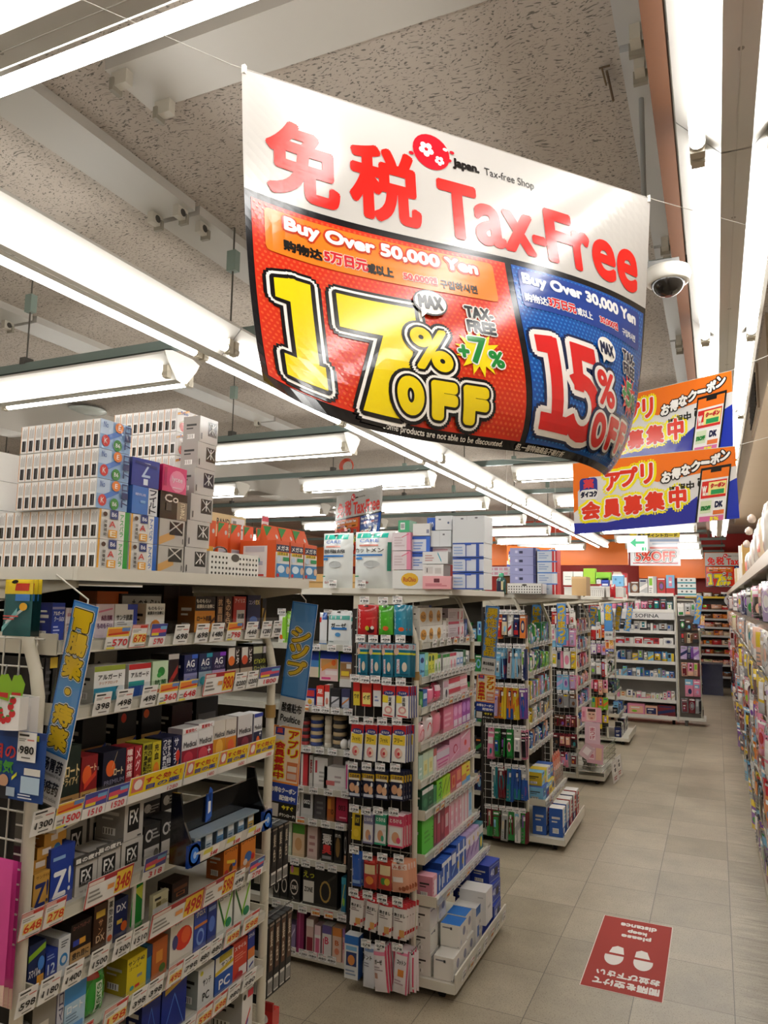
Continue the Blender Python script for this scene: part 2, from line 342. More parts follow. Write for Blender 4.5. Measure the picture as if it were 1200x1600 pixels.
for k in range(3): mb.tube([(.07*math.cos(a*math.pi/9)*(1-.1*k), .012*k, .07*math.sin(a*math.pi/9)*(1-.1*k)) for a in range(19)], .006, 'd8431f', GLOSS, 6)
put('cable_coil', mb, loc=(p.x, p.y, 3.0), label='orange cable coiled on a ceiling support channel', cat='cable')
mb = MB(); p = onz(100, 593, ZC); mb.ell(lambda x, z, l: (x, z, -.001), 0, 0, .02, .014, '3a332b'); mb.lathe([(.012, 0), (.016, -.01), (.006, -.014)], '6a6258', METAL, 12); put('ceiling_anchor', mb, loc=p, label='small dark anchor in the ceiling above the boxed stack', cat='anchor')
for i, (px, py, l) in enumerate(((366, 455, 'pale box on a hanger rod over the first crosswise light'),)):
    mb = MB(); mb.box(-.03, .03, -.02, .02, -.03, .03, 'cfd4cf', METAL); p = onz(377, 757, 2.98); put('junction_box', mb, loc=(p.x, ROWS[3], 2.98), label='grey junction box on a support channel behind the silver boxes', cat='junction box')

# ------------------------------------------------------------------ hanging banners: printed flat, cut on a grid, then hung
def FV(x, v, L): return (x, -v, L)
def hang(name, mb, W, H, fn, nx, ny, parent=None, backcol='e4e2dd', step=.0006):
    """mb is printed in x 0..1, v 0..H; fn(u, v) -> (point, normal)."""
    me = mb.data(name); bm = bmesh.new(); bm.from_mesh(me)
    for i in range(1, nx):
        bmesh.ops.bisect_plane(bm, geom=bm.verts[:]+bm.edges[:]+bm.faces[:], plane_co=(i/nx, 0, 0), plane_no=(1, 0, 0))
    for j in range(1, ny):
        bmesh.ops.bisect_plane(bm, geom=bm.verts[:]+bm.edges[:]+bm.faces[:], plane_co=(0, -H*j/ny, 0), plane_no=(0, 1, 0))
    bmesh.ops.triangulate(bm, faces=[f for f in bm.faces if len(f.verts) > 4])
    for v in bm.verts:
        p, n = fn(v.co.x, -v.co.y); v.co = p + n*(step*v.co.z)
    bm.to_mesh(me); bm.free(); me.update()
    o = put(name, me, parent=parent); return o
# FV flips v, so heights are passed negative through text(): wrap it once here
def tx(mb, t, cx, v, w, h, col, L=2, bold=0, dirs=6): mb.text(FV, t, cx, v, w, -h, col, L, BANNER, bold, dirs)
def rr(mb, x0, v0, x1, v1, col, L=1, r=.01, n=4):
    pts = []
    for cx, cv, a0 in ((x1-r, v1-r, 0), (x0+r, v1-r, 90), (x0+r, v0+r, 180), (x1-r, v0+r, 270)):
        for k in range(n+1):
            a = R(a0+90*k/n); pts.append(FV(cx+r*math.cos(a), cv+r*math.sin(a), L))
    mb.poly(pts, col, BANNER)
def tax_free_print(detail=True):
    m = MB(); H = .705; G = BANNER; V = FV
    m.rect(V, 0, 0, 1, .270, 'bfbbb6', 0, G); m.rect(V, 0, .270, 1, H, '0d0b10', 0, G)
    m.rect(V, .012, .285, .547, .683, 'd8331b', 1, G); m.rect(V, .562, .285, .990, .683, '1552a8', 1, G)
    if detail:
        for x0, x1, c in ((.012, .547, 'e65a2c'), (.562, .990, '2f7fd0')):
            j = 0; v = .292
            while v < .680:
                x = x0+.006+(.0055 if j % 2 else 0)
                while x < x1-.004: m.ell(V, x, v, .0030, .0030, c, 2, G, 6); x += .011
                v += .0095; j += 1
    d = 10 if detail else 6
    for t, x, v, w, h in (('免', .116, .172, .136, .158), ('税', .287, .166, .142, .160)): m.text(V, t, x, v, w, -h, 'e5231c', 2, G, .0062, d, 1)
    for t, x, w, h, v in (('T', .449, .082, .125, .183), ('a', .523, .062, .092, .200), ('x', .595, .070, .092, .200), ('-', .647, .026, .012, .205), ('F', .705, .066, .125, .183), ('r', .768, .042, .092, .200), ('e', .838, .066, .092, .200), ('e', .920, .066, .092, .200)):
        m.text(V, t, x, v, w, -h, 'e5231c', 2, G, .0058, d, 1)
    m.ell(V, .395, .058, .043, .041, 'd81e2c', 2, G, 24)
    for cx, cv, s in ((.383, .055, .017), (.413, .074, .011)):
        for k in range(5):
            a = 2*math.pi*k/5+.3; m.ell(V, cx+s*.62*math.cos(a), cv+s*.62*math.sin(a), s*.42, s*.42, 'f4f1ee', 3, G, 8)
        m.ell(V, cx, cv, s*.16, s*.16, 'd81e2c', 4, G, 6)
    for cx, cv in ((.348, .074), (.444, .045), (.436, .066), (.428, .043)): m.ell(V, cx, cv, .006, .004, 'd81e2c' if cx != .428 else 'f4f1ee', 3, G, 8)
    tx(m, 'Japan.', .477, .069, .062, .024, '151515', 2, .0016); tx(m, 'Tax-free Shop', .586, .069, .128, .024, '222', 2)
    # red panel
    rr(m, .036, .296, .515, .390, 'e8801f', 3)
    for b, c, L in ((.0062, 'c8381a', 4), (.0022, 'f6f0ea', 5)): m.text(V, 'Buy Over 50,000 Yen', .275, .322, .40, -.034, c, L, G, b, 8)
    tx(m, '购物达', .108, .366, .074, .022, '17130f', 4, .0014); m.text(V, '5万日元', .193, .364, .086, -.024, 'f3d9c9', 4, G, .0032, 6); tx(m, '5万日元', .193, .364, .086, .024, 'cf2430', 5, .0014); tx(m, '或以上', .262, .367, .052, .021, '17130f', 4, .0014)
    tx(m, '50,000엔', .345, .368, .070, .018, 'f3d9c9', 4, .0028); tx(m, '50,000엔', .345, .368, .070, .018, 'd02a30', 5, .0008); tx(m, '구입하시면', .428, .370, .080, .019, '17130f', 4, .0009)
    def numeral(parts, layers, L0):
        for i, (b, c) in enumerate(layers):
            for q in parts:
                if q[0] == 'p':
                    pts = q[1]
                    offs = [(0, 0)] + ([(b*k/2*math.cos(2*math.pi*j/14), b*k/2*math.sin(2*math.pi*j/14)) for k in (1, 2) for j in range(24)] if b else [])
                    for qi, (ox, ov) in enumerate(offs): m.poly([V(x+ox, v+ov, L0+i+.5*qi/len(offs)) for x, v in pts], c, G)
                else: m.text(V, q[1], q[2], q[3], q[4], -q[5], c, L0+i, G, q[6]+b, 24, 2)
    O4 = lambda f: ((.021, '0d0b10'), (.0145, 'f6f2ea'), (.0085, '0d0b10'), (0, f))
    one = [('p', [(.074, .440), (.116, .440), (.116, .640), (.074, .640)]), ('p', [(.046, .450), (.085, .438), (.100, .445), (.085, .492), (.046, .492)]), ('p', [(.050, .614), (.128, .614), (.128, .660), (.050, .660)])]
    sev = [('p', [(.166, .442), (.322, .442), (.322, .488), (.312, .516), (.166, .516)]), ('p', [(.256, .500), (.322, .480), (.312, .520), (.274, .676), (.196, .676)])]
    numeral(one+sev, O4('f2d713'), 3)
    m.text(V, '%', .345, .530, .074, -.082, '0d0b10', 7, G, .020, 24, 2); m.text(V, '%', .345, .530, .074, -.082, 'f6f2ea', 8, G, .0145, 20, 1); m.text(V, '%', .345, .530, .074, -.082, '0d0b10', 9, G, .0095, 10); m.text(V, '%', .345, .530, .074, -.082, 'f2d713', 10, G, .0042, 10)
    for k, (t, x) in enumerate((('O', .293), ('F', .363), ('F', .430))):
        for i, (b, c) in enumerate(((.024, '0d0b10'), (.0175, 'f6f2ea'), (.0125, '0d0b10'), (.0075, 'f2d713'))): m.text(V, t, x, .630, .040, -.058, c, 7+i, G, b, 24, 2)
    m.ell(V, .357, .424, .036, .030, '0d0b10', 11, G, 20); m.ell(V, .357, .424, .033, .027, 'f6f2ea', 12, G, 20); tx(m, 'MAX', .357, .424, .048, .028, '0d0b10', 13, .0020)
    m.poly([V(.335, .440, 12), V(.350, .446, 12), V(.334, .462, 12)], 'f6f2ea', G)
    for t, v in (('TAX-', .428), ('FREE', .461)):
        m.text(V, t, .462, v, .060, -.025, 'e6e2da', 5, G, .0048, 8); m.text(V, t, .462, v, .060, -.025, '0d0b10', 6, G, .0017, 8)
    m.star(V, .447, .520, .052, .030, 13, 'f6df1c', 5, G)
    for t, x, v, w, h in (('+', .413, .522, .020, .024), ('7', .445, .516, .036, .056), ('%', .483, .530, .030, .032)): m.text(V, t, x, v, w, -h, 'f6f2ea', 6, G, .0050, 8); m.text(V, t, x, v, w, -h, '1f8b3a', 7, G, .0022, 8)
    tx(m, 'Some products are not able to be discounted.', .372, .694, .27, .014, 'e8e4dc', 3, .0004); tx(m, '但,一部特価商品不能打折', .612, .694, .142, .015, 'e8e4dc', 3, .0005)
    # blue panel
    rr(m, .575, .292, .965, .386, '1b3f95', 3)
    m.text(V, 'Buy Over 30,000 Yen', .765, .318, .36, -.032, 'f2f4f6', 4, G, .0022, 6)
    tx(m, '购物达', .610, .362, .058, .020, 'e8ecf2', 4, .0008); tx(m, '3万日元', .680, .360, .075, .022, 'f2f4f6', 4, .0030); tx(m, '3万日元', .680, .360, .075, .022, 'd8262c', 5, .0012); tx(m, '或以上', .746, .362, .046, .019, 'e8ecf2', 4, .0008)
    tx(m, '30,000엔', .828, .360, .066, .018, 'f2f4f6', 4, .0026); tx(m, '30,000엔', .828, .360, .066, .018, 'd8262c', 5, .0008); tx(m, '구입하시면', .912, .362, .062, .016, 'e8ecf2', 4, .0006)
    one = [('p', [(.612, .452), (.640, .452), (.640, .640), (.612, .640)]), ('p', [(.586, .455), (.630, .450), (.630, .490), (.586, .490)]), ('p', [(.584, .620), (.664, .620), (.664, .650), (.584, .650)])]
    fv = [('p', [(.682, .450), (.752, .450), (.752, .484), (.682, .484)]), ('p', [(.680, .450), (.706, .450), (.702, .555), (.676, .555)])]
    arc = lambda rx, rv: [(.700+rx*math.cos(a), .588+rv*math.sin(a)) for a in [R(-125+275*k/14) for k in range(15)]]
    o_, i_ = arc(.062, .070), arc(.032, .040)
    fv += [('p', [o_[k], o_[k+1], i_[k+1], i_[k]]) for k in range(14)]
    numeral(one+fv, ((.021, '10204a'), (.0145, 'f2ece8'), (.002, 'df2426')), 3)
    for t, x, v, w, h, bb in (('%', .785, .528, .062, .070, .0032), ('O', .765, .620, .044, .062, .0055), ('F', .828, .615, .036, .060, .0055), ('F', .885, .610, .036, .060, .0055)):
        for i, (b, c) in enumerate(((.019, '10204a'), (.0115, 'f2ece8'), (bb, 'df2426'))): m.text(V, t, x, v, w, -h, c, 7+i, G, b, 20, 2 if i == 0 else 1)
    m.ell(V, .800, .434, .033, .028, 'f6f2ea', 11, G, 20); tx(m, 'MAX', .800, .434, .046, .026, '10204a', 12, .0018)
    m.poly([V(.780, .448, 11), V(.795, .456, 11), V(.780, .472, 11)], 'f6f2ea', G)
    for t, v in (('TAX-', .420), ('FREE', .450)):
        m.text(V, t, .905, v, .062, -.023, 'e6e2da', 5, G, .0044, 8); m.text(V, t, .905, v, .062, -.023, '10204a', 6, G, .0016, 8)
    m.star(V, .905, .508, .052, .031, 13, 'd8242a', 5, G)
    for t, x, v, w, h in (('+', .872, .510, .018, .022), ('5', .902, .505, .034, .050), ('%', .938, .514, .028, .030)): m.text(V, t, x, v, w, -h, 'f6f2ea', 6, G, .0046, 8); m.text(V, t, x, v, w, -h, '1f8b3a', 7, G, .0020, 8)
    return m
# the near banner: top edge on its string, sheet curling towards its lower corners
B_T = Vector((-.6432, .8621, 2.613)); B_D = Vector((.6553, .7554, 0)); B_N = Vector((.7554, -.6553, 0)); B_L = .8375; B_H = .590
CP = ((.187, -.079, .375, -.087), (.467, .686, 1.003, -.110), (-.013, -.939, -2.883, -1.036))
def near_sheet(u, v):
    s = max(v/.705, 0); u_ = min(max(u, 0), 1); W = ((1-u_)**3, 3*u_*(1-u_)**2, 3*u_*u_*(1-u_), u_**3)
    t0, a, b = (sum(w*c for w, c in zip(W, r)) for r in CP)
    f = g = 0; N = 36; th = t0
    for k in range(N):
        ss = (k+.5)/N*s; th = t0 + a*ss*ss + b*ss**6; f += math.sin(th)*s/N; g += math.cos(th)*s/N
    return B_T + B_D*(B_L*u) + B_N*(f*B_H) - Vector((0, 0, g*B_H)), (B_N*math.cos(th) + Vector((0, 0, math.sin(th)))).normalized()
_ns = {}
def near_fn(u, v):
    k = (round(u, 4), round(v, 4))
    if k not in _ns: _ns[k] = near_sheet(u, v)
    return _ns[k]
GRES = 6
e = empty('tax_free_banner', B_T, 'big glossy tax-free banner with yellow 17 and red 15 hanging near the camera', 'banner')
SH = lambda f: (lambda u, v: (f(u, v)[0]-B_T, f(u, v)[1]))
hang('sheet', tax_free_print(), 1, .705, SH(near_fn), 40, 30, e, step=.0005)
GRES = 3
bk = MB(); bk.rect(FV, 0, 0, 1, .705, 'd9d7d3', -1, MATTE); hang('sheet_backing', bk, 1, .705, SH(near_fn), 40, 30, e)
mb = MB(); p0 = B_T+B_D*(-.018); p1 = B_T+B_D*(B_L+.018); q0 = onz(120, -4, 2.71); q1 = onz(1200, 361, 2.66); q0 = p0+(q0-p0)*4.2; q1 = p1+(q1-p1)*3.0
mb.tube([q0-B_T, p0-B_T], .0008, 'c8c4bc', MATTE, 6); mb.tube([p1-B_T, q1-B_T], .0008, 'c8c4bc', MATTE, 6); mb.tube([p0-B_T, p1-B_T], .0008, 'c8c4bc', MATTE, 6)
put('string', mb, parent=e)
for u in (.004, .996):
    mb = MB(); c = near_fn(u, .006)[0]-B_T; mb.box(c.x-.003, c.x+.003, c.y-.003, c.y+.003, c.z-.004, c.z+.010, 'e9e6df', GLOSS); put('clip', mb, parent=e)
def plane_fn(TLp, TRp, curl=0, wav=0, Lw=None, drop=(0, 0, -1)):
    d = TRp-TLp; L = d.length; d.normalize(); n = Vector((d.y, -d.x, 0)).normalized(); dn = Vector(drop)
    if n.y > 0: n = -n
    def fn(u, v): return d*(L*u) + dn*(L*v) + n*(curl*v*v + wav*math.sin(6*u+3*v)*v), n
    return fn
def string_for(e, TLp, TRp, out=.5, rise=.05, up=False):
    if up:
        mb = MB(); d = TRp-TLp
        for q in (Vector((0, 0, 0)), d): mb.tube([q, q+Vector((0, 0, ZC-TLp.z))], .0015, 'cfcbc3', MATTE, 5)
        put('string', mb, parent=e); return
    d = (TRp-TLp); mb = MB(); u = d.normalized()
    mb.tube([u*-out+Vector((0, 0, rise)), (0, 0, 0), d, d+u*out+Vector((0, 0, rise))], .0012, 'cfcbc3', MATTE, 5); put('string', mb, parent=e)
def at_depth(px, py, D): d = ray(px, py); return Vector((0, 0, EYE)) + d*D
def far_banner(TLp, TRp, label, curl, wav, film=False):
    e = empty('tax_free_banner', TLp, label, 'banner'); fn = plane_fn(TLp, TRp, curl, wav)
    hang('sheet', tax_free_print(False), 1, .705, fn, 8, 8, e, step=.0012)
    bk = MB(); bk.rect(FV, 0, 0, 1, .705, 'd9d7d3', -1, MATTE); hang('sheet_backing', bk, 1, .705, fn, 8, 8, e)
    string_for(e, TLp, TRp)
    if film:
        m = MB(); m.rect(FV, -.02, -.02, 1.02, .72, 'fff', 22, CLEAR); hang('plastic_sleeve', m, 1, .705, plane_fn(TLp, TRp, curl, .05), 14, 10, e, step=.0012)
far_banner(at_depth(526, 776, 6.45), at_depth(598, 757, 5.80), 'tax-free banner in a plastic sleeve behind the white pouches', .05, .015, True)
far_banner(ony(1101, 864, 13.4), ony(1101, 864, 13.4)+Vector((.80, .06, 0)), 'small distant tax-free banner above the bread shelves', .10, .0)

def app_print():
    m = MB(); V = FV; G = BANNER; H = .455
    m.rect(V, 0, 0, 1, H, 'dcd9d6', 0, G)
    m.poly([V(0, 0, 1), V(1, 0, 1), V(1, .125, 1), V(.52, .175, 1), V(.30, .105, 1), V(.10, .10, 1), V(0, .22, 1)], 'ee7620', G)
    m.poly([V(0, .18, 1), V(.028, .15, 1), V(.028, .30, 1), V(0, .32, 1)], 'ee7620', G)
    m.poly([V(0, .385, 1), V(.2, .40, 1), V(.45, .37, 1), V(.70, .33, 1), V(.76, .29, 1), V(.76, H, 1), V(0, H, 1)], '2a329c', G)
    m.poly([V(.93, .23, 1), V(1, .20, 1), V(1, H, 1), V(.90, H, 1)], '1d35ae', G)
    rr(m, .040, .105, .150, .245, '2d3a90', 2, .022); rr(m, .040, .180, .150, .245, 'e7e5e2', 3, .02); tx(m, '薬', .095, .143, .062, .056, 'd8404a', 4, .003); tx(m, 'ダイコク', .095, .210, .098, .036, '22243a', 4, .0035)
    for t, cx, v, w, h in (('ア', .245, .145, .085, .105), ('プ', .345, .125, .100, .115), ('リ', .455, .115, .065, .120), ('会', .105, .315, .105, .105), ('員', .235, .312, .095, .105), ('募', .365, .305, .105, .110), ('集', .500, .295, .110, .112), ('中', .640, .285, .095, .125)):
        for i, (b, c) in enumerate(((.030, 'f3e316'), (.0135, 'f2efe9'), (.0065, 'e23a26'))): m.text(V, t, cx, v, w, -h, c, 2+i, G, b, 12, 2 if i == 0 else 1)
    for k, t in enumerate('お得なクーポン'):
        cx = .575+.060*k; v = .150-.0165*k; w, h = (.046, .014) if t == 'ー' else (.050, .062)
        m.text(V, t, cx, v, w, -h, '161616', 3, G, .0115, 10, 2, -.15); m.text(V, t, cx, v, w, -h, 'f0ede8', 4, G, .0042, 8, 1, -.15)
    for k, t in enumerate('配信中!'): m.text(V, t,   .615+.052*k, .240-.012*k, .044 if t != '!' else .012, --.050, '161616', 3, G, .0018, 8)
    ph = [(.790, .160), (.965, .125), (.945, H), (.745, H)]
    q = lambda x, y, L: V((1-y)*((1-x)*.792+x*.962)+y*((1-x)*.745+x*.915), (1-y)*((1-x)*.135+x*.125)+y*H*1.0, L)
    P = lambda x0, y0, x1, y1, c, L: m.poly([q(x0, y0, L), q(x1, y0, L), q(x1, y1, L), q(x0, y1, L)], c, G)
    P(-.04, -.05, 1.04, 1, '191919', 4); P(.02, .0, .98, 1, 'e9e6e2', 5); P(.02, 0, .98, .18, 'ee7620', 6); P(.32, -.02, .70, .06, '191919', 7); P(.06, .22, .94, .55, 'd62f2a', 6); P(.30, .25, .92, .50, 'efe08a', 7); P(.40, .40, .86, .49, '2e9a58', 8)
    m.text(lambda x, y, L: q(x, y, L), 'クーポン', .62, .32, .5, -.08, 'c22430', 9, G, .012, 6); P(.08, .60, .46, .84, 'cfdcb8', 6); P(.54, .60, .92, .84, 'f2f0ee', 6); P(.54, .80, .92, .88, 'e0743c', 7); P(.08, .90, .92, 1, 'd86ea2', 6)
    m.text(q, 'DK', .72, .69, .26, -.10, '23264a', 8, G, .014, 6); m.text(q, '5%OFF', .27, .74, .32, -.07, '25803a', 8, G, .010, 6); m.text(q, '限定', .22, .47, .2, -.05, 'f0e8d8', 8, G, .006, 6); m.text(q, 'W', .16, .38, .14, -.12, 'f4f0ea', 8, G, .012, 6); m.text(q, '5%', .6, .955, .3, -.06, 'f0e23a', 8, G, .008, 6)
    return m
def app_banner(TLp, TRp, label, curl, wav, up=False):
    e = empty('app_banner', TLp, label, 'banner', 'orange and blue app banners over the aisle'); fn = plane_fn(TLp, TRp, curl, wav)
    hang('sheet', app_print(), 1, .455, fn, 12, 6, e, step=.0005)
    bk = MB(); bk.rect(FV, 0, 0, 1, .455, 'd9d7d3', -1, MATTE); hang('sheet_backing', bk, 1, .455, fn, 12, 6, e)
    string_for(e, TLp, TRp, .35, .06, up)
TR2 = at_depth(1149, 697, 2.50); TL2 = at_depth(895, 724, 2.55)
app_banner(TL2, TR2, 'lower orange and blue app banner over the main aisle', .03, .012)
TR3 = at_depth(1143, 579, 2.56); dd = Vector((-math.sin(R(62)), math.cos(R(62)), 0)); app_banner(TR3+dd*.60, TR3, 'upper app banner with a phone picture, partly behind the tax-free banner', .03, .012)
# point-card sheet with the exit sign before it
m = MB(); V = FV; m.rect(V, 0, 0, 1, .70, 'd5d4da', 0, GLOSS); m.rect(V, 0, 0, 1, .10, 'e6cf3a', 1, GLOSS); tx(m, '楽天ポイントカード', .55, .055, .8, .08, '191919', 2, .004); m.rect(V, .40, .14, .98, .19, '7f93b8', 1, GLOSS); m.rect(V, .45, .22, .95, .25, '9aa7bd', 1, GLOSS); m.rect(V, .40, .30, .95, .34, 'c65b50', 1, GLOSS)
for b, c, L in ((.035, '201a18', 2), (.022, 'f0ece8', 3), (.010, 'd8402c', 4)): m.text(V, '5%OFF', .50, .50, .78, -.20, c, L, GLOSS, b, 10, 2)
m.rect(V, .05, .635, .95, .66, 'b8322c', 1, GLOSS)
TLp = ony(984, 833, 11.9); TRp = ony(1062, 832, 11.9); e = empty('point_card_poster', TLp, 'hanging point-card sheet with red 5%OFF lettering, behind the exit sign', 'poster'); hang('sheet', m, 1, .70, plane_fn(TLp, TRp, .02, 0), 4, 4, e, step=.001); string_for(e, TLp, TRp, up=True)
p = ony(996, 850, 11.2); mb = MB(); mb.box(-.14, .14, -.02, .03, -.12, .12, 'eceeea', METAL); F = flat(-.021)
mb.poly([F(-.10, .02, 1), F(-.02, .085, 1), F(-.02, .038, 1), F(.10, .038, 1), F(.10, .0, 1), F(-.02, .0, 1), F(-.02, -.05, 1)], '1fa06a'); mb.rect(F, .06, -.10, .09, -.05, '1fa06a'); mb.rect(F, .10, -.10, .12, -.05, '1fa06a'); mb.tube([(0, 0, .12), (0, 0, ZC-p.z)], .006, 'aaa', METAL, 6)
put('exit_sign', mb, loc=p, label='white exit sign with a green arrow pointing along the shop', cat='sign')
GRES = 4
# floor sticker
sx0, sx1, sy0, sy1 = -.651, -.280, 3.771, 4.632; W_, D_ = sx1-sx0, sy1-sy0; m = MB(); F = lambda x, y, L: (W_*(.5-x), D_*(.5-y), .0008+.0003*L)
m.rect(F, 0, 0, 1, 1, 'e3d3c8', 0, MATTE); m.rect(F, .012, .006, .988, .994, 'a93a30', 1, MATTE)
def ft(t, cx, cy, w, h, b): m.text(lambda x, z, L: F(x, z, L), t, cx, cy, w, h, 'ece5de', 2, MATTE, b, 6)
ft('間隔を空けて', .46, .905, .80, .072, .006); ft('お並び下さい', .46, .80, .78, .066, .006)
ft('please', .47, .265, .40, .060, .006); ft('keep', .47, .190, .26, .058, .006); ft('distance', .47, .105, .50, .058, .006)
for cx, s in ((.31, 1), (.69, -1)):
    a = [(cx+.125*math.cos(t)*(1.0), .585+.105*math.sin(t)*1.0) for t in [R(-12+204*k/14) for k in range(15)]]
    m.poly([F(x, y, 2) for x, y in a], 'ece5de', MATTE)
    b_ = [(cx-.10+.02*s, .535), (cx+.10+.02*s, .535), (cx+.085+.03*s, .46), (cx+.02+.03*s, .432), (cx-.06+.03*s, .445)]
    m.poly([F(x, y, 2) for x, y in b_], 'ece5de', MATTE)
put('distance_floor_sticker', m, loc=((sx0+sx1)/2, (sy0+sy1)/2, 0), label='red floor sticker with white shoe prints asking to keep distance', cat='floor sticker')
GRES = 2

# ------------------------------------------------------------------ goods: boxes, pouches, blister cards
def decorate(mb, F, w, h, ops, mat=PRINT, n=1):
    L = 1
    for op in ops.split(';'):
        a = op.split()
        if not a: continue
        if a[0] == 'R':
            x0, z0, x1, z1 = map(float, a[1:5]); mb.rect(F, (x0-.5)*w, z0*h, (x1-.5)*w, z1*h, a[5], L, mat, n)
        elif a[0] == 'E':
            x, z, rx, rz = map(float, a[1:5]); mb.ell(F, (x-.5)*w, z*h, rx*w, rz*h, a[5], L, mat, 14)
        elif a[0] == 'D':                                   # a slanted band
            x0, z0, x1, z1, t = map(float, a[1:6]); mb.poly([F((x0-.5)*w, z0*h, L), F((x1-.5)*w, z1*h, L), F((x1-.5)*w, (z1+t)*h, L), F((x0-.5)*w, (z0+t)*h, L)], a[6], mat)
        elif a[0] in 'TB':
            x, z, tw, th = map(float, a[1:5]); t = ' '.join(a[6:]); mb.text(F, t, (x-.5)*w, z*h, tw*w, th*h, a[5], L, mat, (.035 if a[0] == 'B' else .012)*min(th*h, tw*w/max(len(t)*.6, .6)), 4)
        elif a[0] == 'V':                                   # lettering stacked downwards
            x, z0, z1, tw = map(float, a[1:5]); t = a[6]; k = len(t); s = (z0-z1)/k
            for i, ch in enumerate(t): mb.text(F, ch, (x-.5)*w, (z0-s*(i+.5))*h, tw*w, s*h*.84, a[5], L, mat, .03*tw*w, 4)
        elif a[0] == 'L':                                   # rows of small print
            k = int(a[1]); x0, z0, x1, z1 = map(float, a[2:6]); q = random.Random(len(ops)+k)
            for i in range(k):
                zz = z0+(z1-z0)*(i+.2)/k; mb.rect(F, (x0-.5)*w, zz*h, (x0+(x1-x0)*q.uniform(.55, 1)-.5)*w, (zz+(z1-z0)*.45/k)*h, a[6], L, mat)
        elif a[0] == 'C':                                   # bar code
            x0, z0, x1, z1 = map(float, a[1:5]); q = random.Random(5); x = x0
            while x < x1: s = q.uniform(.08, .2)*(x1-x0); mb.rect(F, (x-.5)*w, z0*h, (min(x+s*.55, x1)-.5)*w, z1*h, a[5], L, mat); x += s
        L += 1
MESH = {}
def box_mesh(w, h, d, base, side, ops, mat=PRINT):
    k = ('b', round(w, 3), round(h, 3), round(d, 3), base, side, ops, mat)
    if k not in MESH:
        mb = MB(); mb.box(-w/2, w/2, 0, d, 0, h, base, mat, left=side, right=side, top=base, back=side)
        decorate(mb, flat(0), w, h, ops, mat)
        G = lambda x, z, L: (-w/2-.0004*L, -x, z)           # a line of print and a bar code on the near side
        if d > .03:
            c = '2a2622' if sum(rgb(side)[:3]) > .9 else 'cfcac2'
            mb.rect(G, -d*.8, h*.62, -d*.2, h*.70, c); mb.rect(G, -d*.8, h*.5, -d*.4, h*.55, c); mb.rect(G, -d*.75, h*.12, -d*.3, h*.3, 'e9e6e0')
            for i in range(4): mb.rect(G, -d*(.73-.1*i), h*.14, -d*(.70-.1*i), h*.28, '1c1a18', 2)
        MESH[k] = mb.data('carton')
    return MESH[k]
def pouch_mesh(w, h, d, base, side, ops, mat=GLOSS, hole=True):
    k = ('p', round(w, 3), round(h, 3), round(d, 3), base, side, ops)
    if k not in MESH:
        mb = MB(); bl = lambda x, z: d*.5*max(0, (1-(2*x/w)**2))**.6*max(0, 1-(2*z/h-1)**4)**.8
        F = lambda x, z, L: (x, d*.5-bl(x, z)-.0006*L, z); Bk = lambda x, z, L: (x, d*.5+bl(x, z), z); NX, NZ = 6, 8
        for g, fl in ((F, 0), (Bk, 1)):
            vs = [g(-w/2+w*i/NX, h*j/NZ, 0) for j in range(NZ+1) for i in range(NX+1)]
            fs = [(j*(NX+1)+i, j*(NX+1)+i+1, (j+1)*(NX+1)+i+1, (j+1)*(NX+1)+i) for j in range(NZ) for i in range(NX)]
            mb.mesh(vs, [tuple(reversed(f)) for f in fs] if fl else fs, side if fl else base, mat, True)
        decorate(mb, F, w, h, ops, mat, 6)
        if hole: mb.ell(F, 0, h*.955, min(.012, w*.12), .004, '1a1816', 14, mat, 8)
        MESH[k] = mb.data('pouch')
    return MESH[k]
def card_mesh(w, h, d, base, side, ops, mat=PRINT):
    k = ('c', round(w, 3), round(h, 3), round(d, 3), base, side, ops)
    if k not in MESH:
        mb = MB(); mb.box(-w/2, w/2, d-.003, d, 0, h, base, mat)
        mb.ell(flat(d-.003), 0, h*.955, min(.012, w*.12), .004, '1a1816', 2, mat, 8)
        z1 = h*.72; x = w*.40; b0 = (-x, x, d-.003, h*.06, z1)
        pts = [(-x, d-.003, h*.06), (x, d-.003, h*.06), (x, d-.003, z1), (-x, d-.003, z1), (-x*.86, 0, h*.09), (x*.86, 0, h*.09), (x*.86, 0, z1-.03*h), (-x*.86, 0, z1-.03*h)]
        mb.mesh(pts, [(4, 5, 6, 7), (0, 1, 5, 4), (1, 2, 6, 5), (2, 3, 7, 6), (3, 0, 4, 7)], side, GLOSS)
        F2 = lambda X, z, L: (X*.70, -.0005*L, h*.09+z*.62); decorate(mb, F2, w, h, ops, GLOSS)
        F3 = flat(d-.003); mb.rect(F3, -w*.45, h*.76, w*.45, h*.92, side, 1, mat); mb.rect(F3, -w*.36, h*.81, w*.36, h*.87, 'f4f1ec', 3, mat)
        MESH[k] = mb.data('blister')
    return MESH[k]
def stick_mesh(w, h, d, base, side, ops, mat=PRINT):       # a toothbrush or lipstick on its narrow card
    k = ('s', round(w, 3), round(h, 3), round(d, 3), base, side, ops)
    if k not in MESH:
        mb = MB(); mb.box(-w/2, w/2, d-.002, d, 0, h, base, mat); F = flat(d-.002); decorate(mb, F, w, h, ops, mat)
        mb.tube([(0, d*.5, h*.06), (0, d*.5, h*.35), (0, d*.45, h*.6), (0, d*.5, h*.84)], [w*.13, w*.16, w*.09, w*.08], side, GLOSS, 8)
        mb.box(-w*.13, w*.13, d*.1, d*.6, h*.74, h*.86, 'f2f0ea', GLOSS); mb.ell(F, 0, h*.95, w*.12, .003, '1a1816', 2, mat, 8)
        MESH[k] = mb.data('brush_card')
    return MESH[k]
SHAPES = dict(box=box_mesh, pouch=pouch_mesh, card=card_mesh, stick=stick_mesh)
EAST, SOUTH = R(90), 0.0
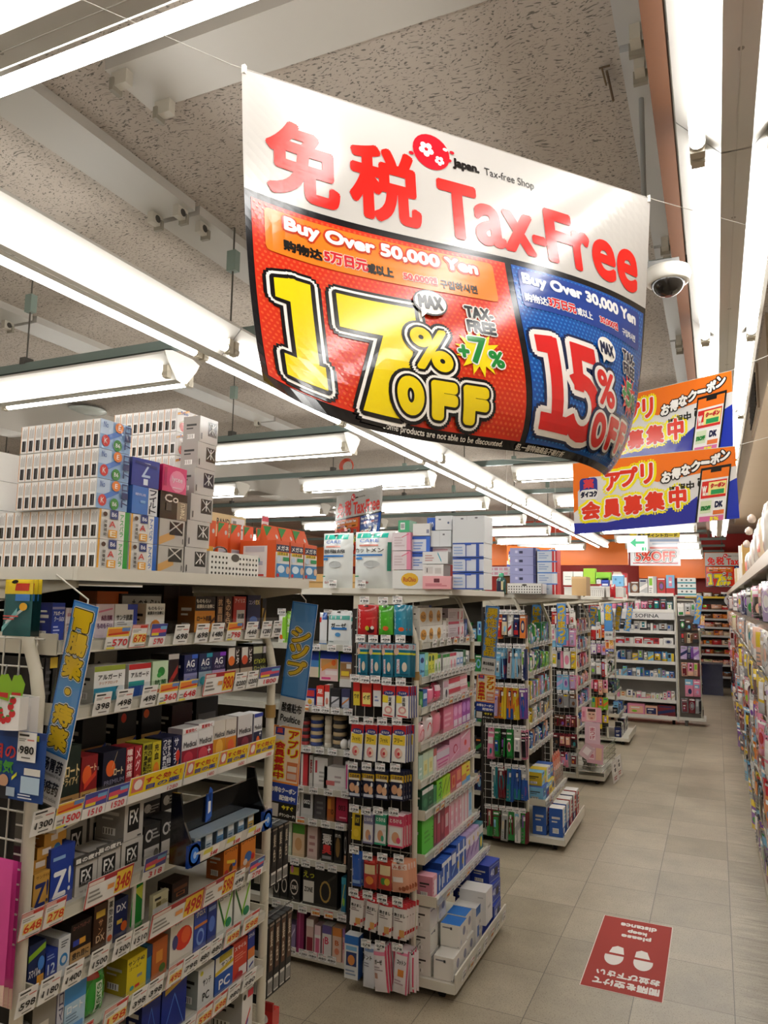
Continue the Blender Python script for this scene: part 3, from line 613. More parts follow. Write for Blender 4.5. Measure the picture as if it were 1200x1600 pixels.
# ------------------------------------------------------------------ price tags
def tag_mesh(t, w, h, style):
    k = ('tag', t, round(w, 3), round(h, 3), style)
    if k not in MESH:
        mb = MB(); F = flat(-.0012)
        edge = 'cfccc6' if style == 'w' else 'c4473a' if style in 'rW' else 'd8d0c0'
        mb.box(-w/2, w/2, -.0012, 0, 0, h, 'efedea', PRINT)
        if style in 'rW':
            for a in ((0, 0, 1, .03), (0, .97, 1, 1), (0, 0, .025, 1), (.975, 0, 1, 1)): mb.rect(F, (a[0]-.5)*w, a[1]*h, (a[2]-.5)*w, a[3]*h, edge, 1)
        if style == 'w': decorate(mb, F, w, h, 'R .08 .86 .62 .93 3a3835;L 2 .08 .68 .5 .8 8d8a86;R .55 .72 .92 .77 d08078;B .55 .40 .76 .26 181614 %s;T .13 .36 .08 .14 3a3835 ¥;L 1 .3 .10 .9 .2 6a6764' % t)
        elif style == 'r': decorate(mb, F, w, h, 'R .03 .84 .97 .96 e4b0a6;R .5 .85 .95 .96 c83a30;L 2 .08 .66 .6 .8 8d8a86;R .16 .22 .97 .60 f0d878;B .56 .40 .76 .30 d8401c %s;L 1 .3 .07 .9 .16 8a8784' % t)
        elif style == 'y': decorate(mb, F, w, h, 'R 0 .56 1 1 f0cf52;R .04 .74 .9 .93 e8863a;D .05 .62 .95 .68 .1 d84a2c;R .62 .80 .98 .97 6a8cc8;B .62 .30 .66 .30 d42a34 %s;L 2 .06 .1 .34 .4 9a9794;R .05 .02 .4 .10 e8dc50' % t)
        elif style == 'W': decorate(mb, F, w, h, 'R .01 .80 .99 .97 a82430;R .02 .82 .34 .95 e8d8d0;R .62 .12 .97 .92 f0c83c;B .79 .48 .32 .56 c8281c %s;L 3 .05 .2 .42 .68 8d8a86;R .44 .42 .58 .60 e89a50' % t)
        elif style == 'b': decorate(mb, F, w, h, 'R 0 .42 1 1 4a4f9a;D .05 .55 .95 .62 .22 e0556a;R .06 .48 .5 .6 e8d040;R .55 .75 .95 .9 7ab0d8;B .55 .22 .6 .24 d43a48 %s' % t)
        elif style == 'Y': decorate(mb, F, w, h, 'R .01 .30 .99 .98 f0d028;R .04 .40 .24 .94 e0786a;E .14 .68 .07 .2 f4e8e0;B .60 .74 .66 .22 c82c30 すぐ効く!;B .60 .48 .62 .18 3a48a0 目の薬;R .01 .02 .99 .28 f0ebe4;T .8 .15 .2 .16 d43a48 %s' % t)
        MESH[k] = mb.data('tag')
    return MESH[k]
DSTY = dict(w='white', r='red-edged', y='yellow-topped', W='wide red and yellow', b='blue-topped', Y='long yellow')
def price_tag(t, loc, w, h, rz, style, where, tilt=0.0, grp='price tags'):
    o = put('price_tag', tag_mesh(t, w, h, style), loc, label='%s price tag reading %s, %s' % (DSTY[style], t, where), cat='price tag', group=grp, rot=(R(-tilt), 0, rz))
    return o
def goods(name, cat, desc, where, mesh, loc, rz, grp, rot=None):
    return put(name, mesh, loc, rz, label=(desc+', '+where) if where else desc, cat=cat, group=grp, rot=rot)

# ------------------------------------------------------------------ store gondola
WHITE, CREAM = 'd9d4c6', 'cfc8b6'
def shelf_part(root, x0, x1, y0, y1, z, face, rail=True):
    """a steel shelf with its front lip towards east (+x) or south (-y), its price rail as a sub-part"""
    mb = MB(); mb.box(x0, x1-.006, y0+.005, y1-.003, z, z+.018, WHITE, METAL); t = .026
    if face == 'E':
        mb.box(x1-.012, x1, y0, y1, z-.004, z+t, WHITE, METAL)
        for y in (y0, y1): mb.box(x0, x1, y-.002, y+.002, z-.006, z+.04, CREAM, METAL)
    else:
        mb.box(x0, x1, y0, y0+.012, z-.004, z+t, WHITE, METAL)
    s = put('shelf', mb, parent=root)
    if rail:
        r = MB()
        if face == 'E': r.mesh([(x1+.002, y0, z), (x1+.002, y1, z), (x1+.016, y1, z+.062), (x1+.016, y0, z+.062)], [(0, 1, 2, 3)], 'fff', CLEAR); r.mesh([(x1+.001, y0, z-.004), (x1+.001, y1, z-.004), (x1+.005, y1, z+.022), (x1+.005, y0, z+.022)], [(0, 1, 2, 3)], 'e4e0d4', METAL)
        else: r.mesh([(x0, y0-.002, z), (x1, y0-.002, z), (x1, y0-.012, z+.050), (x0, y0-.012, z+.050)], [(0, 1, 2, 3)], 'fff', CLEAR); r.mesh([(x0, y0-.001, z-.004), (x1, y0-.001, z-.004), (x1, y0-.004, z+.022), (x0, y0-.004, z+.022)], [(0, 1, 2, 3)], 'e4e0d4', METAL)
        put('price_rail', r, parent=s)
    return s
def gondola(label, y0, y1, zs, deckx, rowx=-4.3, xf=-1.30, xb=-1.66, basex=-1.12, baseh=.085, depths=None, rowzs=(), casters=True, deckz=1.845, panel=True, backcol='3a342e', lowdeep=None):
    g = empty('store_gondola', (xb, (y0+y1)/2, 0), label, 'shelving'); o = Vector(g.location)
    def P(name, mb, parent=g): mb.tf(Matrix.Translation(-o)); return put(name, mb, parent=parent)
    off = lambda r: r
    mb = MB(); mb.box(xb-.02, xb, y0+.02, y1-.02, .06, deckz-.03, backcol, MATTE); P('back_panel', mb)
    if rowx < xb:
        mb = MB(); mb.box(rowx, xb-.02, y0+.40, y1-.40, .06, deckz-.03, '4a443c', MATTE); P('row_panel', mb)
    root = g
    # shelves on the end facing the main aisle
    for i, z in enumerate(zs):
        x1 = xf + (lowdeep[i] if lowdeep else 0)
        s = shelf_part(None, xb, x1, y0+.012, y1-.012, z, 'E'); s.parent = g; s.location = -o
    mb = MB(); mb.box(xb-.02, basex-.002, y0+.002, y1-.002, .045, baseh, WHITE, METAL); mb.box(basex-.004, basex+.004, y0, y1, .05, baseh+.045, 'd6d0c0', METAL); P('base_shelf', mb)
    if rowx < xb:
        for z in rowzs:
            s = shelf_part(None, rowx, xb-.024, y0+.008, y0+.395, z, 'S'); s.parent = g; s.location = -o
        mb = MB(); mb.box(rowx, xb-.02, y0+.02, y1-.02, .03, .05, WHITE, METAL); P('row_base', mb)
    # top deck with end brackets
    mb = MB(); mb.box(rowx, deckx-.006, y0-.024, y1+.048, deckz-.018, deckz, 'd4d0c4', METAL); mb.box(deckx-.012, deckx, y0-.03, y1+.05, deckz-.025, deckz+.004, 'd8d3c6', METAL); mb.box(rowx, deckx-.013, y0-.03, y0-.018, deckz-.024, deckz+.003, 'd8d3c6', METAL); P('top_deck', mb)
    for y in (y0-.012, y1+.03):
        mb = MB(); pr = [(xb, deckz-.018), (deckx-.02, deckz-.018), (deckx-.02, deckz-.04), (deckx-.10, deckz-.05), (xb, deckz-.10)]
        mb.poly([(x, y, z) for x, z in pr], CREAM, METAL); mb.poly([(x, y+.006, z) for x, z in reversed(pr)], CREAM, METAL); P('deck_bracket', mb)
    # bent corner pipes
    xp = xf-.018
    for y in (y0-.012, y1+.012):
        mb = MB(); mb.tube([(xp, y, .06), (xp, y, 1.58), (xp-.012, y, 1.63), (xp-.085, y, 1.80), (xp-.11, y, 1.822), (xb-.12, y, 1.825)], .0135, CREAM, METAL, 10); mb.tube([(xp, y, 1.415), (xp, y, 1.455)], .017, '9a7a44', METAL, 10); P('corner_pipe', mb)
    if panel:
        mb = MB()
        for y in (y0-.006,):
            for k in range(7): x = xb+.02+.05*k; mb.tube([(x, y, .10), (x, y, 1.80)], .0022, 'c9c4b8', METAL, 5, False)
            for k in range(28): z = .14+.06*k; mb.tube([(xb+.01, y, z), (xp, y, z)], .0022, 'c9c4b8', METAL, 5, False)
            mb.box(xb+.005, xp-.01, y+.006, y+.012, .10, 1.66, '2a2622', MATTE)
        P('wire_panel', mb)
    if casters:
        mb = MB(); mb.box(xb+.02, basex-.10, y0+.03, y1-.03, .03, .05, '2f3a34', METAL); P('undercarriage', mb)
        for x, y in ((basex-.08, y0+.06), (basex-.08, y1-.06), (xb-.02, y0+.06)):
            mb = MB(); mb.tube([(x-.012, y, .026), (x+.012, y, .026)], .026, '1b1918', MATTE, 14); mb.box(x-.02, x+.02, y-.016, y+.016, .03, .055, '77736a', METAL); P('caster', mb)
    return g
def hook(g, x, y_panel, y_tip, z):
    o = Vector(g.location); mb = MB(); mb.tube([Vector((x, y_panel, z))-o, Vector((x, y_tip, z))-o, Vector((x, y_tip-.012, z+.012))-o], .0021, 'b9b9b6', CHROME, 6)
    put('hook', mb, parent=g)

# ------------------------------------------------------------------ nearest gondola: eye drops and stomach medicine
AX, AY0, AY1 = -1.30, 1.165, 2.045
AZ = [1.668, 1.521, 1.30, 1.103, .957, .811, .652, .47, .30]
GA = gondola('nearest tall store gondola, full of eye drops and stomach medicine', AY0, AY1, [z+.004 for z in AZ], -1.21, backcol='1c1714', deckz=1.852)
def a_row(si, text, where, grp, x=AX-.028, dy=.012):
    """each line: px0 px1 pytop depth | name | description | base | side | print"""
    n = 0
    for ln in text.strip().split('\n'):
        q = [c.strip() for c in ln.split('|')]; f = q[0].split(); a, b, top = map(float, f[:3]); d = float(f[3]) if len(f) > 3 else .05
        xx = x - (float(f[4]) if len(f) > 4 else 0); zb = AZ[si]+.0225 + (float(f[5]) if len(f) > 5 else 0); n += 1
        ya, yb = max(onx(a, top+30, xx).y, AY0+.017), min(onx(b, top+30, xx).y, AY1-.017); zt = onx((a+b)/2, top, xx).z
        up = [z for z in AZ if z > zb]; zt = min([zt]+([min(up)-.008] if up else [])); w, h = max(yb-ya-.002, .02), max(zt-zb, .03); shp = f[6] if len(f) > 6 else 'box'; rot = R(float(f[7])) if len(f) > 7 else 0
        goods(q[1], 'box' if shp == 'box' else 'pack', q[2], nth(n)+' from near end, '+where, SHAPES[shp](w, h, d, q[3], q[4], q[5] if len(q) > 5 else ''), (xx, (ya+yb)/2, zb), EAST+rot, grp)
def a_tags(si, text, where):
    n = 0
    for tk in text.split():
        a, b, t, st = tk.split(','); a, b = float(a), float(b); n += 1; x = AX+.010; st2 = st
        ya, yb = onx(a, 1200, x).y, onx(b, 1200, x).y; h = {'w': .052, 'r': .056, 'y': .052, 'W': .062, 'b': .056, 'Y': .062}[st]
        price_tag(t, (AX+.0075, (ya+yb)/2, AZ[si]+.004), yb-ya, h, EAST, st, '%s from near end, %s' % (nth(n), where), -10)
W1 = ['top medicine shelf', 'second medicine shelf', 'third medicine shelf', 'fourth medicine shelf', 'fifth medicine shelf', 'sixth medicine shelf', 'seventh medicine shelf', 'eighth medicine shelf']
MB_ = 'medicine boxes on the nearest gondola'
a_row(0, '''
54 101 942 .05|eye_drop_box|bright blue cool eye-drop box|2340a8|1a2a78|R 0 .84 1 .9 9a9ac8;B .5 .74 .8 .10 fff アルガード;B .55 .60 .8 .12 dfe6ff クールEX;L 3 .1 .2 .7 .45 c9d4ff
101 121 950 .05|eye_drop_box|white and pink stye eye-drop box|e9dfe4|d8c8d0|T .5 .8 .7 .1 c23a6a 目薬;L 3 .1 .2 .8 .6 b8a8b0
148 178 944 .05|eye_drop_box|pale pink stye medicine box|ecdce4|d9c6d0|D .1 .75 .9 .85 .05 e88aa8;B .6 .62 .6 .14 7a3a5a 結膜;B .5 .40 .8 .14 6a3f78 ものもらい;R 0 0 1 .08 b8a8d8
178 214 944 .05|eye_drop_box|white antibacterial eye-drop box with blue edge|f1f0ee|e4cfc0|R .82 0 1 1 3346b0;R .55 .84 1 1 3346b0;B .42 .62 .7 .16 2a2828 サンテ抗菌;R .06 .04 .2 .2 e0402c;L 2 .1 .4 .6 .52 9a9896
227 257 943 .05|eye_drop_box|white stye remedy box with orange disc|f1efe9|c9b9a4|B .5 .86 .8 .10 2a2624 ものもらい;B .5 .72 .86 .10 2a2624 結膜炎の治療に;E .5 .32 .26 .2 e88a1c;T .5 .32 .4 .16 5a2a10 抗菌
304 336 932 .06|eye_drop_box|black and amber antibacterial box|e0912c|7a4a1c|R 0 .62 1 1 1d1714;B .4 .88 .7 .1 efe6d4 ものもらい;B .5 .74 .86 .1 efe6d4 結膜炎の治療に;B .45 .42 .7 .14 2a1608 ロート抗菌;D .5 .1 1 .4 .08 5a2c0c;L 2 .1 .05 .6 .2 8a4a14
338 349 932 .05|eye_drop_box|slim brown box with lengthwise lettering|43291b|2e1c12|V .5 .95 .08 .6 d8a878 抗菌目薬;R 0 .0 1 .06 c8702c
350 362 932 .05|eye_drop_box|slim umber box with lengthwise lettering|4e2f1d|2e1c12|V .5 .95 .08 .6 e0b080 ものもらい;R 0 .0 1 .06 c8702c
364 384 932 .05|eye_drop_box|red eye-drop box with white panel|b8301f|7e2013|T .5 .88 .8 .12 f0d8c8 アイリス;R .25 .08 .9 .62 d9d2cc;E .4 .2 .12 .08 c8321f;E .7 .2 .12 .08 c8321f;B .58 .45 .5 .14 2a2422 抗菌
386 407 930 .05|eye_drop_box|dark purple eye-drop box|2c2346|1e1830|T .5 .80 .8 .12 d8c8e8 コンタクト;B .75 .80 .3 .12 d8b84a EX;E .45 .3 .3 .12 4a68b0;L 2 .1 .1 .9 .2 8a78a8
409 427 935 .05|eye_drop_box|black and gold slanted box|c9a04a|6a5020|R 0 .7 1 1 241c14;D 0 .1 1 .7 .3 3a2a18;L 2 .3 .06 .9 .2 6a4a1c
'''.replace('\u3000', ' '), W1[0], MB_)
a_row(0, '''
150 199 924 .06 .09|carton|orange medicine carton at the back|c8601f|8a4416|R 0 0 1 .3 8a3f14
188 252 928 .05 .08|carton|grey carton with white stye lettering|2a2826|1c1a18|R .02 .55 .98 .95 b9b6b0;B .6 .75 .7 .22 1c1a18 ものもらい
255 300 915 .08 .10|carton|dark brown carton at the back|3a2418|241610|R .5 0 .54 1 5a3a28
'''.replace('\u3000', ' '), 'rear of the top medicine shelf', MB_)
a_tags(0, '86,100,798,r 152,188,570,y 191,216,678,r 222,247,570,b 261,283,698,w 295,315,698,w 319,339,1480,w 345,367,798,y 375,393,448,w 400,415,1280,w 418,431,2200,w', 'top medicine rail')
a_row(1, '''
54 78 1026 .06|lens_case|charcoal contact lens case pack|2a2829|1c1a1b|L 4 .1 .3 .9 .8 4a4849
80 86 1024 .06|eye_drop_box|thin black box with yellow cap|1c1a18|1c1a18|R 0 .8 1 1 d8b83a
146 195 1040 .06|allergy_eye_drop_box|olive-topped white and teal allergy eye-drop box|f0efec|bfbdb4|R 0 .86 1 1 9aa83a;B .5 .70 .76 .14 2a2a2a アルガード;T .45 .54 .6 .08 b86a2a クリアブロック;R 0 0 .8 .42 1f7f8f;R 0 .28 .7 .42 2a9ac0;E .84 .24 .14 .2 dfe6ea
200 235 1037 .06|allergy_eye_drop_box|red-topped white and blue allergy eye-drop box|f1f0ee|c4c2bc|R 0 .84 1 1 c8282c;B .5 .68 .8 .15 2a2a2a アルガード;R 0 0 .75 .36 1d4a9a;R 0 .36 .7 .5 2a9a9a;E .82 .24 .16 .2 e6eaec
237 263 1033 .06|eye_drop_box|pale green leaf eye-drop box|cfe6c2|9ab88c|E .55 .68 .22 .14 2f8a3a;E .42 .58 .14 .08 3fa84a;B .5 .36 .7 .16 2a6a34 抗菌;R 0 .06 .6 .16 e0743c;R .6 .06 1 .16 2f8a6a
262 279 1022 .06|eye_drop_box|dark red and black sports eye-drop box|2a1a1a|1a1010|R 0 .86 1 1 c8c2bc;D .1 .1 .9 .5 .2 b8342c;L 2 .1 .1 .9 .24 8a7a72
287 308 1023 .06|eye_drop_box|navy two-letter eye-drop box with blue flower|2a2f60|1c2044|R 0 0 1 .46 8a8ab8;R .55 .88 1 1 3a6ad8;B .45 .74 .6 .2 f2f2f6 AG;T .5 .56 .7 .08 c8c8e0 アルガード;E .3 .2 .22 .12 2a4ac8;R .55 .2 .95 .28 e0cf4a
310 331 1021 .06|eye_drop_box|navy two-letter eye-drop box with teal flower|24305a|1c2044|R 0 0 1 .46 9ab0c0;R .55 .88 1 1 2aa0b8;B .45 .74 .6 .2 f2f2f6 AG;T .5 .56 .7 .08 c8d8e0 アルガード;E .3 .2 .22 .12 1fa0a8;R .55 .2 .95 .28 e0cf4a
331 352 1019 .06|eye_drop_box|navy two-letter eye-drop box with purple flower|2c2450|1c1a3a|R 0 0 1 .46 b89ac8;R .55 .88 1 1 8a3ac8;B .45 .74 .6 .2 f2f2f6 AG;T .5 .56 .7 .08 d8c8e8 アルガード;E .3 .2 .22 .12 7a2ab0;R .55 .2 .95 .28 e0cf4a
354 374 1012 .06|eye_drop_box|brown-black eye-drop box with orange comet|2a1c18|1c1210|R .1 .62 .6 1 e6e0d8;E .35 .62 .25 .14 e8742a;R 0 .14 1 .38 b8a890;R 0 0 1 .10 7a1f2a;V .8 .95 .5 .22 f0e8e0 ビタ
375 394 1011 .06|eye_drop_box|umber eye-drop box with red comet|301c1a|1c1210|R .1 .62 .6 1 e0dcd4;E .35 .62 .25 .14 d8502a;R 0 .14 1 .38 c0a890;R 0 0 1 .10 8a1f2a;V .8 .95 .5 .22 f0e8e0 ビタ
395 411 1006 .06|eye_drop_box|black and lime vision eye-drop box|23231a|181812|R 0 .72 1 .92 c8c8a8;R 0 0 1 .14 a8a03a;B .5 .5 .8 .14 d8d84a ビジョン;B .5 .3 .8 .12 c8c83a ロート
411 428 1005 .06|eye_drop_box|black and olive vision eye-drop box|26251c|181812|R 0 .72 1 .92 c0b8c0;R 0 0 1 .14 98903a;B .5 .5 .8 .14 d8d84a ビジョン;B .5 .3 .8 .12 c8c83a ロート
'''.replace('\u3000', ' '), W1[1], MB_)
a_row(1, '''
146 182 1018 .06 .09|carton|grey carton with black ring|8a857c|6a665e|E .2 .5 .14 .3 1c1a18;L 2 .4 .3 .9 .7 3a3632
396 428 1000 .05 .07|carton|pale yellow-green carton at the back|a8a478|8a865e|L 3 .1 .2 .9 .8 5a5640
'''.replace('\u3000', ' '), 'rear of the second medicine shelf', MB_)
a_tags(1, '139,165,398,w 174,199,498,w 214,237,498,w 241,270,360,y 272,300,648,y 311,358,980,W 360,378,2200,w 380,396,2200,w 398,430,1800,b', 'second medicine rail')
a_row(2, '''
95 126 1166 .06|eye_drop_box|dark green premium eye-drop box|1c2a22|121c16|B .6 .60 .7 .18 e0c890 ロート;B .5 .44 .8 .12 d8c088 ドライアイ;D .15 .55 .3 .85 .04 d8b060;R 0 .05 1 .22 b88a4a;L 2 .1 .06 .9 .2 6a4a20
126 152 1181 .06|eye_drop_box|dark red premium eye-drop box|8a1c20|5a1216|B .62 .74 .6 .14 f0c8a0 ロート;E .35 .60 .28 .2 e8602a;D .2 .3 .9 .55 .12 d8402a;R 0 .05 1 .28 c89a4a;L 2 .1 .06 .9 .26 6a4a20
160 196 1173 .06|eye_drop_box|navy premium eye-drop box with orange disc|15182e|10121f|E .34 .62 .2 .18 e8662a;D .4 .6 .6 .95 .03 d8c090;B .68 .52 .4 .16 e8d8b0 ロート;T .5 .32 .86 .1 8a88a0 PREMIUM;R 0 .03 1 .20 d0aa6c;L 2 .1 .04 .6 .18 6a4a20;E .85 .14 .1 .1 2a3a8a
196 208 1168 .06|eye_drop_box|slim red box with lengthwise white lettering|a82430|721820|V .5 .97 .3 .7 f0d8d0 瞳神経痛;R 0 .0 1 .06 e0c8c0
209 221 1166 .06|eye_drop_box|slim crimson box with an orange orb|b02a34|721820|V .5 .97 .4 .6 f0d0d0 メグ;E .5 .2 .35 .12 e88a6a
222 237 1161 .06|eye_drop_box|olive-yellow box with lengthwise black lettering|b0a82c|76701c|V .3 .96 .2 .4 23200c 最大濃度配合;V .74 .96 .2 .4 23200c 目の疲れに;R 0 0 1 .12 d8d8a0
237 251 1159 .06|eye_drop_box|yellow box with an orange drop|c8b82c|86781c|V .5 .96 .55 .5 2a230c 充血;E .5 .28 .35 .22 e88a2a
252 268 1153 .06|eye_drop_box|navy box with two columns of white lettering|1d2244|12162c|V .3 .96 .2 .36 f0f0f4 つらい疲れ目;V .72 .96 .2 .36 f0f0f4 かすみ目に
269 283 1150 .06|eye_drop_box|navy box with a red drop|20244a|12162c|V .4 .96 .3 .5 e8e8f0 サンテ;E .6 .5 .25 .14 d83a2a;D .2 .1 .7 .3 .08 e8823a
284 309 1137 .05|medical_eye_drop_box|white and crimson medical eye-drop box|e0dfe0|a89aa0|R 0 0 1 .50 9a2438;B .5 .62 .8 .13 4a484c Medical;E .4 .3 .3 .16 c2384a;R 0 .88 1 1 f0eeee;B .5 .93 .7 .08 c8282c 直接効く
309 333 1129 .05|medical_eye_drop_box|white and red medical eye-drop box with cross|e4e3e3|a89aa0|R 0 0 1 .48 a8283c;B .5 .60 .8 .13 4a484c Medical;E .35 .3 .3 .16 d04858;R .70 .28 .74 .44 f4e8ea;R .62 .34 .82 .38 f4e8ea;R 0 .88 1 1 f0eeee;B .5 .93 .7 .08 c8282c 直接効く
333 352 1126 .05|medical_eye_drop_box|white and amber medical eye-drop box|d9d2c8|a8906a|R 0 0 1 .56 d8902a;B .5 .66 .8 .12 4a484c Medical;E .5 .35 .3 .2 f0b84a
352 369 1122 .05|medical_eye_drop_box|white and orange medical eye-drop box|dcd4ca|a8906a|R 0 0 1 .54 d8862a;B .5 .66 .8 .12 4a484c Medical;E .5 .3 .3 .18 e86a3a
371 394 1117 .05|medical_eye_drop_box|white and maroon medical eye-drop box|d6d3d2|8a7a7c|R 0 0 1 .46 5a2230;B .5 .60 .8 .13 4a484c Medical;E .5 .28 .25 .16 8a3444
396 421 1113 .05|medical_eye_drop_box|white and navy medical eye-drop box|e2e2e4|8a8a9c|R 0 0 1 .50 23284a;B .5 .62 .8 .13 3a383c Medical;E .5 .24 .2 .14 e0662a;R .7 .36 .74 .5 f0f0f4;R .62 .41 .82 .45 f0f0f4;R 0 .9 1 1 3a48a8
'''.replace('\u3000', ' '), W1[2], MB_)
a_row(2, '''
128 166 1118 .06 .10 .055|eye_drop_box|black premium box with beige band|1a1716|100e0e|R 0 .1 1 .36 a87848;D .45 .05 1 .3 .1 3a4a8a;L 2 .1 .14 .6 .32 5a3a1c
183 213 1108 .06 .10 .055|eye_drop_box|black premium box with red comet|1a1718|100e0e|R 0 .1 1 .40 c09a60;E .3 .82 .14 .1 c8402a;D .45 .05 1 .3 .1 2a3a7a
221 252 1104 .06 .10 .055|eye_drop_box|black premium box with orange comet|181616|100e0e|R 0 .1 1 .40 c8a468;E .2 .86 .14 .1 e0602a;D .45 .02 1 .3 .1 3a4a9a
268 300 1100 .06 .12 .05|eye_drop_box|dark maroon premium box|3a1818|281010|R 0 .1 1 .3 7a5a3a
306 340 1090 .06 .12 .05|eye_drop_box|dark grey premium box|2a2a2c|1a1a1c|R .1 .4 .9 .6 6a6a6e
'''.replace('\u3000', ' '), 'rear of third medicine shelf', MB_)
a_tags(2, '54,88,1300,w 90,130,1500,y 132,167,1510,b 168,200,1520,b 201,285,1280,Y 287,338,1480,Y 339,384,1680,Y 385,426,1880,Y', 'third medicine rail')
a_row(3, '''
38 78 1366 .09|gold_eye_drop_box|gold exclamation-marked eye-drop box|c99a45|9a6a24|B .4 .45 .6 .55 1e2c6a Z;B .82 .5 .12 .55 1e2c6a !;T .5 .9 .8 .08 6a4a1a サンテFX
78 116 1322 .09|eye_drop_box|royal blue exclamation-marked eye-drop box|2440a0|16286a|B .42 .36 .5 .42 eef0f4 Z;B .82 .40 .10 .42 eef0f4 !;R .1 .78 .6 .84 8ab0e0
117 151 1346 .09|eye_drop_box|silver black-square box under a plate|c2bdb6|8e8982|R .18 .25 .78 .85 1d1b1a;B .48 .58 .44 .34 e8e6e2 FX;T .48 .36 .4 .06 c8c4be neo;B .5 .10 .6 .05 4a4744 サンテ
152 187 1329 .09|eye_drop_box|silver black-square box beside the plated one|c4bfb8|8e8982|R .18 .25 .78 .85 1d1b1a;B .48 .58 .44 .34 e8e6e2 FX;T .48 .36 .4 .06 c8c4be neo
189 222 1312 .09|eye_drop_box|silver black-square box under another|c6c1ba|8e8982|R .18 .25 .78 .85 1d1b1a;B .48 .58 .44 .34 e8e6e2 FX;T .48 .36 .4 .06 c8c4be neo
224 250 1288 .07|contact_lens_box|white and black lens solution box with a ring|2a2828|1c1b1b|R .05 .02 .95 .42 d0cdc8;E .3 .72 .22 .16 d8d5d0;E .3 .72 .14 .10 2a2828;L 3 .4 .6 .95 .9 a8a5a0;E .75 .22 .15 .12 5a5754
251 276 1276 .07|contact_lens_box|black and white lens solution box|262424|1c1b1b|R .05 .02 .95 .42 d4d1cc;E .3 .72 .22 .16 d8d5d0;E .3 .72 .14 .10 262424;L 3 .4 .6 .95 .9 a8a5a0
'''.replace('\u3000', ' '), W1[3], MB_)
a_row(3, '''
103 135 1282 .07 .10 .012|eye_drop_box|shaded silver black-square box behind the plated one|b2ada6|7e7972|R .18 .25 .78 .85 1d1b1a;B .48 .58 .44 .34 e8e6e2 FX
139 171 1272 .07 .10 .012|eye_drop_box|silver black-square box at the back|b4afa8|7e7972|R .18 .25 .78 .85 1d1b1a;B .48 .58 .44 .34 e8e6e2 FX
222 250 1232 .07 .05 .095|contact_lens_box|white-topped lens solution box on the pile|2a2828|1c1b1b|R 0 .55 1 1 c8c5c0;E .3 .3 .2 .16 d8d5d0;L 3 .4 .1 .95 .4 a8a5a0
252 277 1226 .07 .05 .095|contact_lens_box|black lens solution box on the pile|232121|1c1b1b|E .3 .4 .2 .2 d0cdc8;L 3 .4 .2 .95 .6 a8a5a0;R 0 .8 1 1 b8b5b0
'''.replace('\u3000', ' '), 'fourth medicine shelf', MB_)
# the upper FX box and the small gold boxes stacked on the corner one
def at_a(px0, px1, pyb, pyt, x): 
    a, b = onx(px0, pyb, x), onx(px1, pyb, x); return (a.y+b.y)/2, b.y-a.y, onx((px0+px1)/2, pyb, x).z, onx((px0+px1)/2, pyt, x).z
yc, w, z0, z1 = at_a(193, 222, 1311, 1250, AX-.028)
zt = AZ[3]+.0225 + .0
goods('eye_drop_box', 'box', 'silver black-square box standing on top of another', 'fourth medicine shelf', box_mesh(w, z1-z0, .09, 'c4bfb8', '8e8982', 'R .18 .2 .78 .85 1d1b1a;B .48 .56 .44 .34 e8e6e2 FX;R .7 .03 .9 .07 4a4744'), (AX-.028, yc, onx(205, 1312, AX-.028).z+.001), EAST, MB_)
yc, w, z0, z1 = at_a(38, 78, 1366, 1350, AX-.028)
for k in range(3):
    hh = .024
    o = goods('gold_eye_drop_box', 'box', 'flat gold eye-drop box, %s up on the gold corner stack' % nth(k+1), '', box_mesh(.066, hh, .07, 'c28f3c', '9a6a24', 'R .2 .25 .55 .75 d8d0c8;E .8 .5 .14 .4 2f6a9a' if k < 2 else 'R .3 .25 .6 .75 d8d0c8'), (AX-.040+.004*k, 1.216+.010*k, onx(58, 1366, AX-.028).z+.001+(hh+.001)*k), EAST+R(-4+5*k), MB_)
mb = MB(); mb.box(-.04, .04, -.012, .012, 0, .022, 'e8e4da', GLOSS, top='d8b06a'); mb.ell(flat(-.012), -.008, .011, .011, .008, '2a3a8a')
put('foil_eye_drop_pack', mb, (AX-.030, 1.252, onx(58, 1366, AX-.028).z+.001+.0255*3), EAST+R(14), label='shiny white and gold foil pack lying on the gold corner stack', cat='pack')
mb = MB(); mb.box(-.038, .038, -.004, .002, 0, .016, '4a4744'); B = flat(-.0042); mb.text(B, '目の疲れ', 0, .008, .07, .010, 'e8e6e0', 1, PRINT, .0006, 4)
yc, w, z0, z1 = at_a(119, 150, 1346, 1336, AX-.028); put('shelf_topper', mb, (AX-.026, yc, onx(134, 1346, AX-.028).z+.001), EAST, label='small dark name plate lying on a silver black-square box', cat='sign')
mb = MB(); mb.box(-.038, .038, -.004, .002, 0, .016, '5a5754'); mb.text(B, '目の疲れ', 0, .008, .07, .010, 'e8e6e0', 1, PRINT, .0006, 4)
yc, w, z0, z1 = at_a(152, 186, 1329, 1318, AX-.028); put('shelf_topper', mb, (AX-.026, yc, onx(169, 1329, AX-.028).z+.001), EAST, label='small grey name plate lying on the second silver box', cat='sign')
a_tags(3, '46,80,648,r 82,113,278,r 144,213,348,W 231,264,318,b', 'fourth medicine rail')
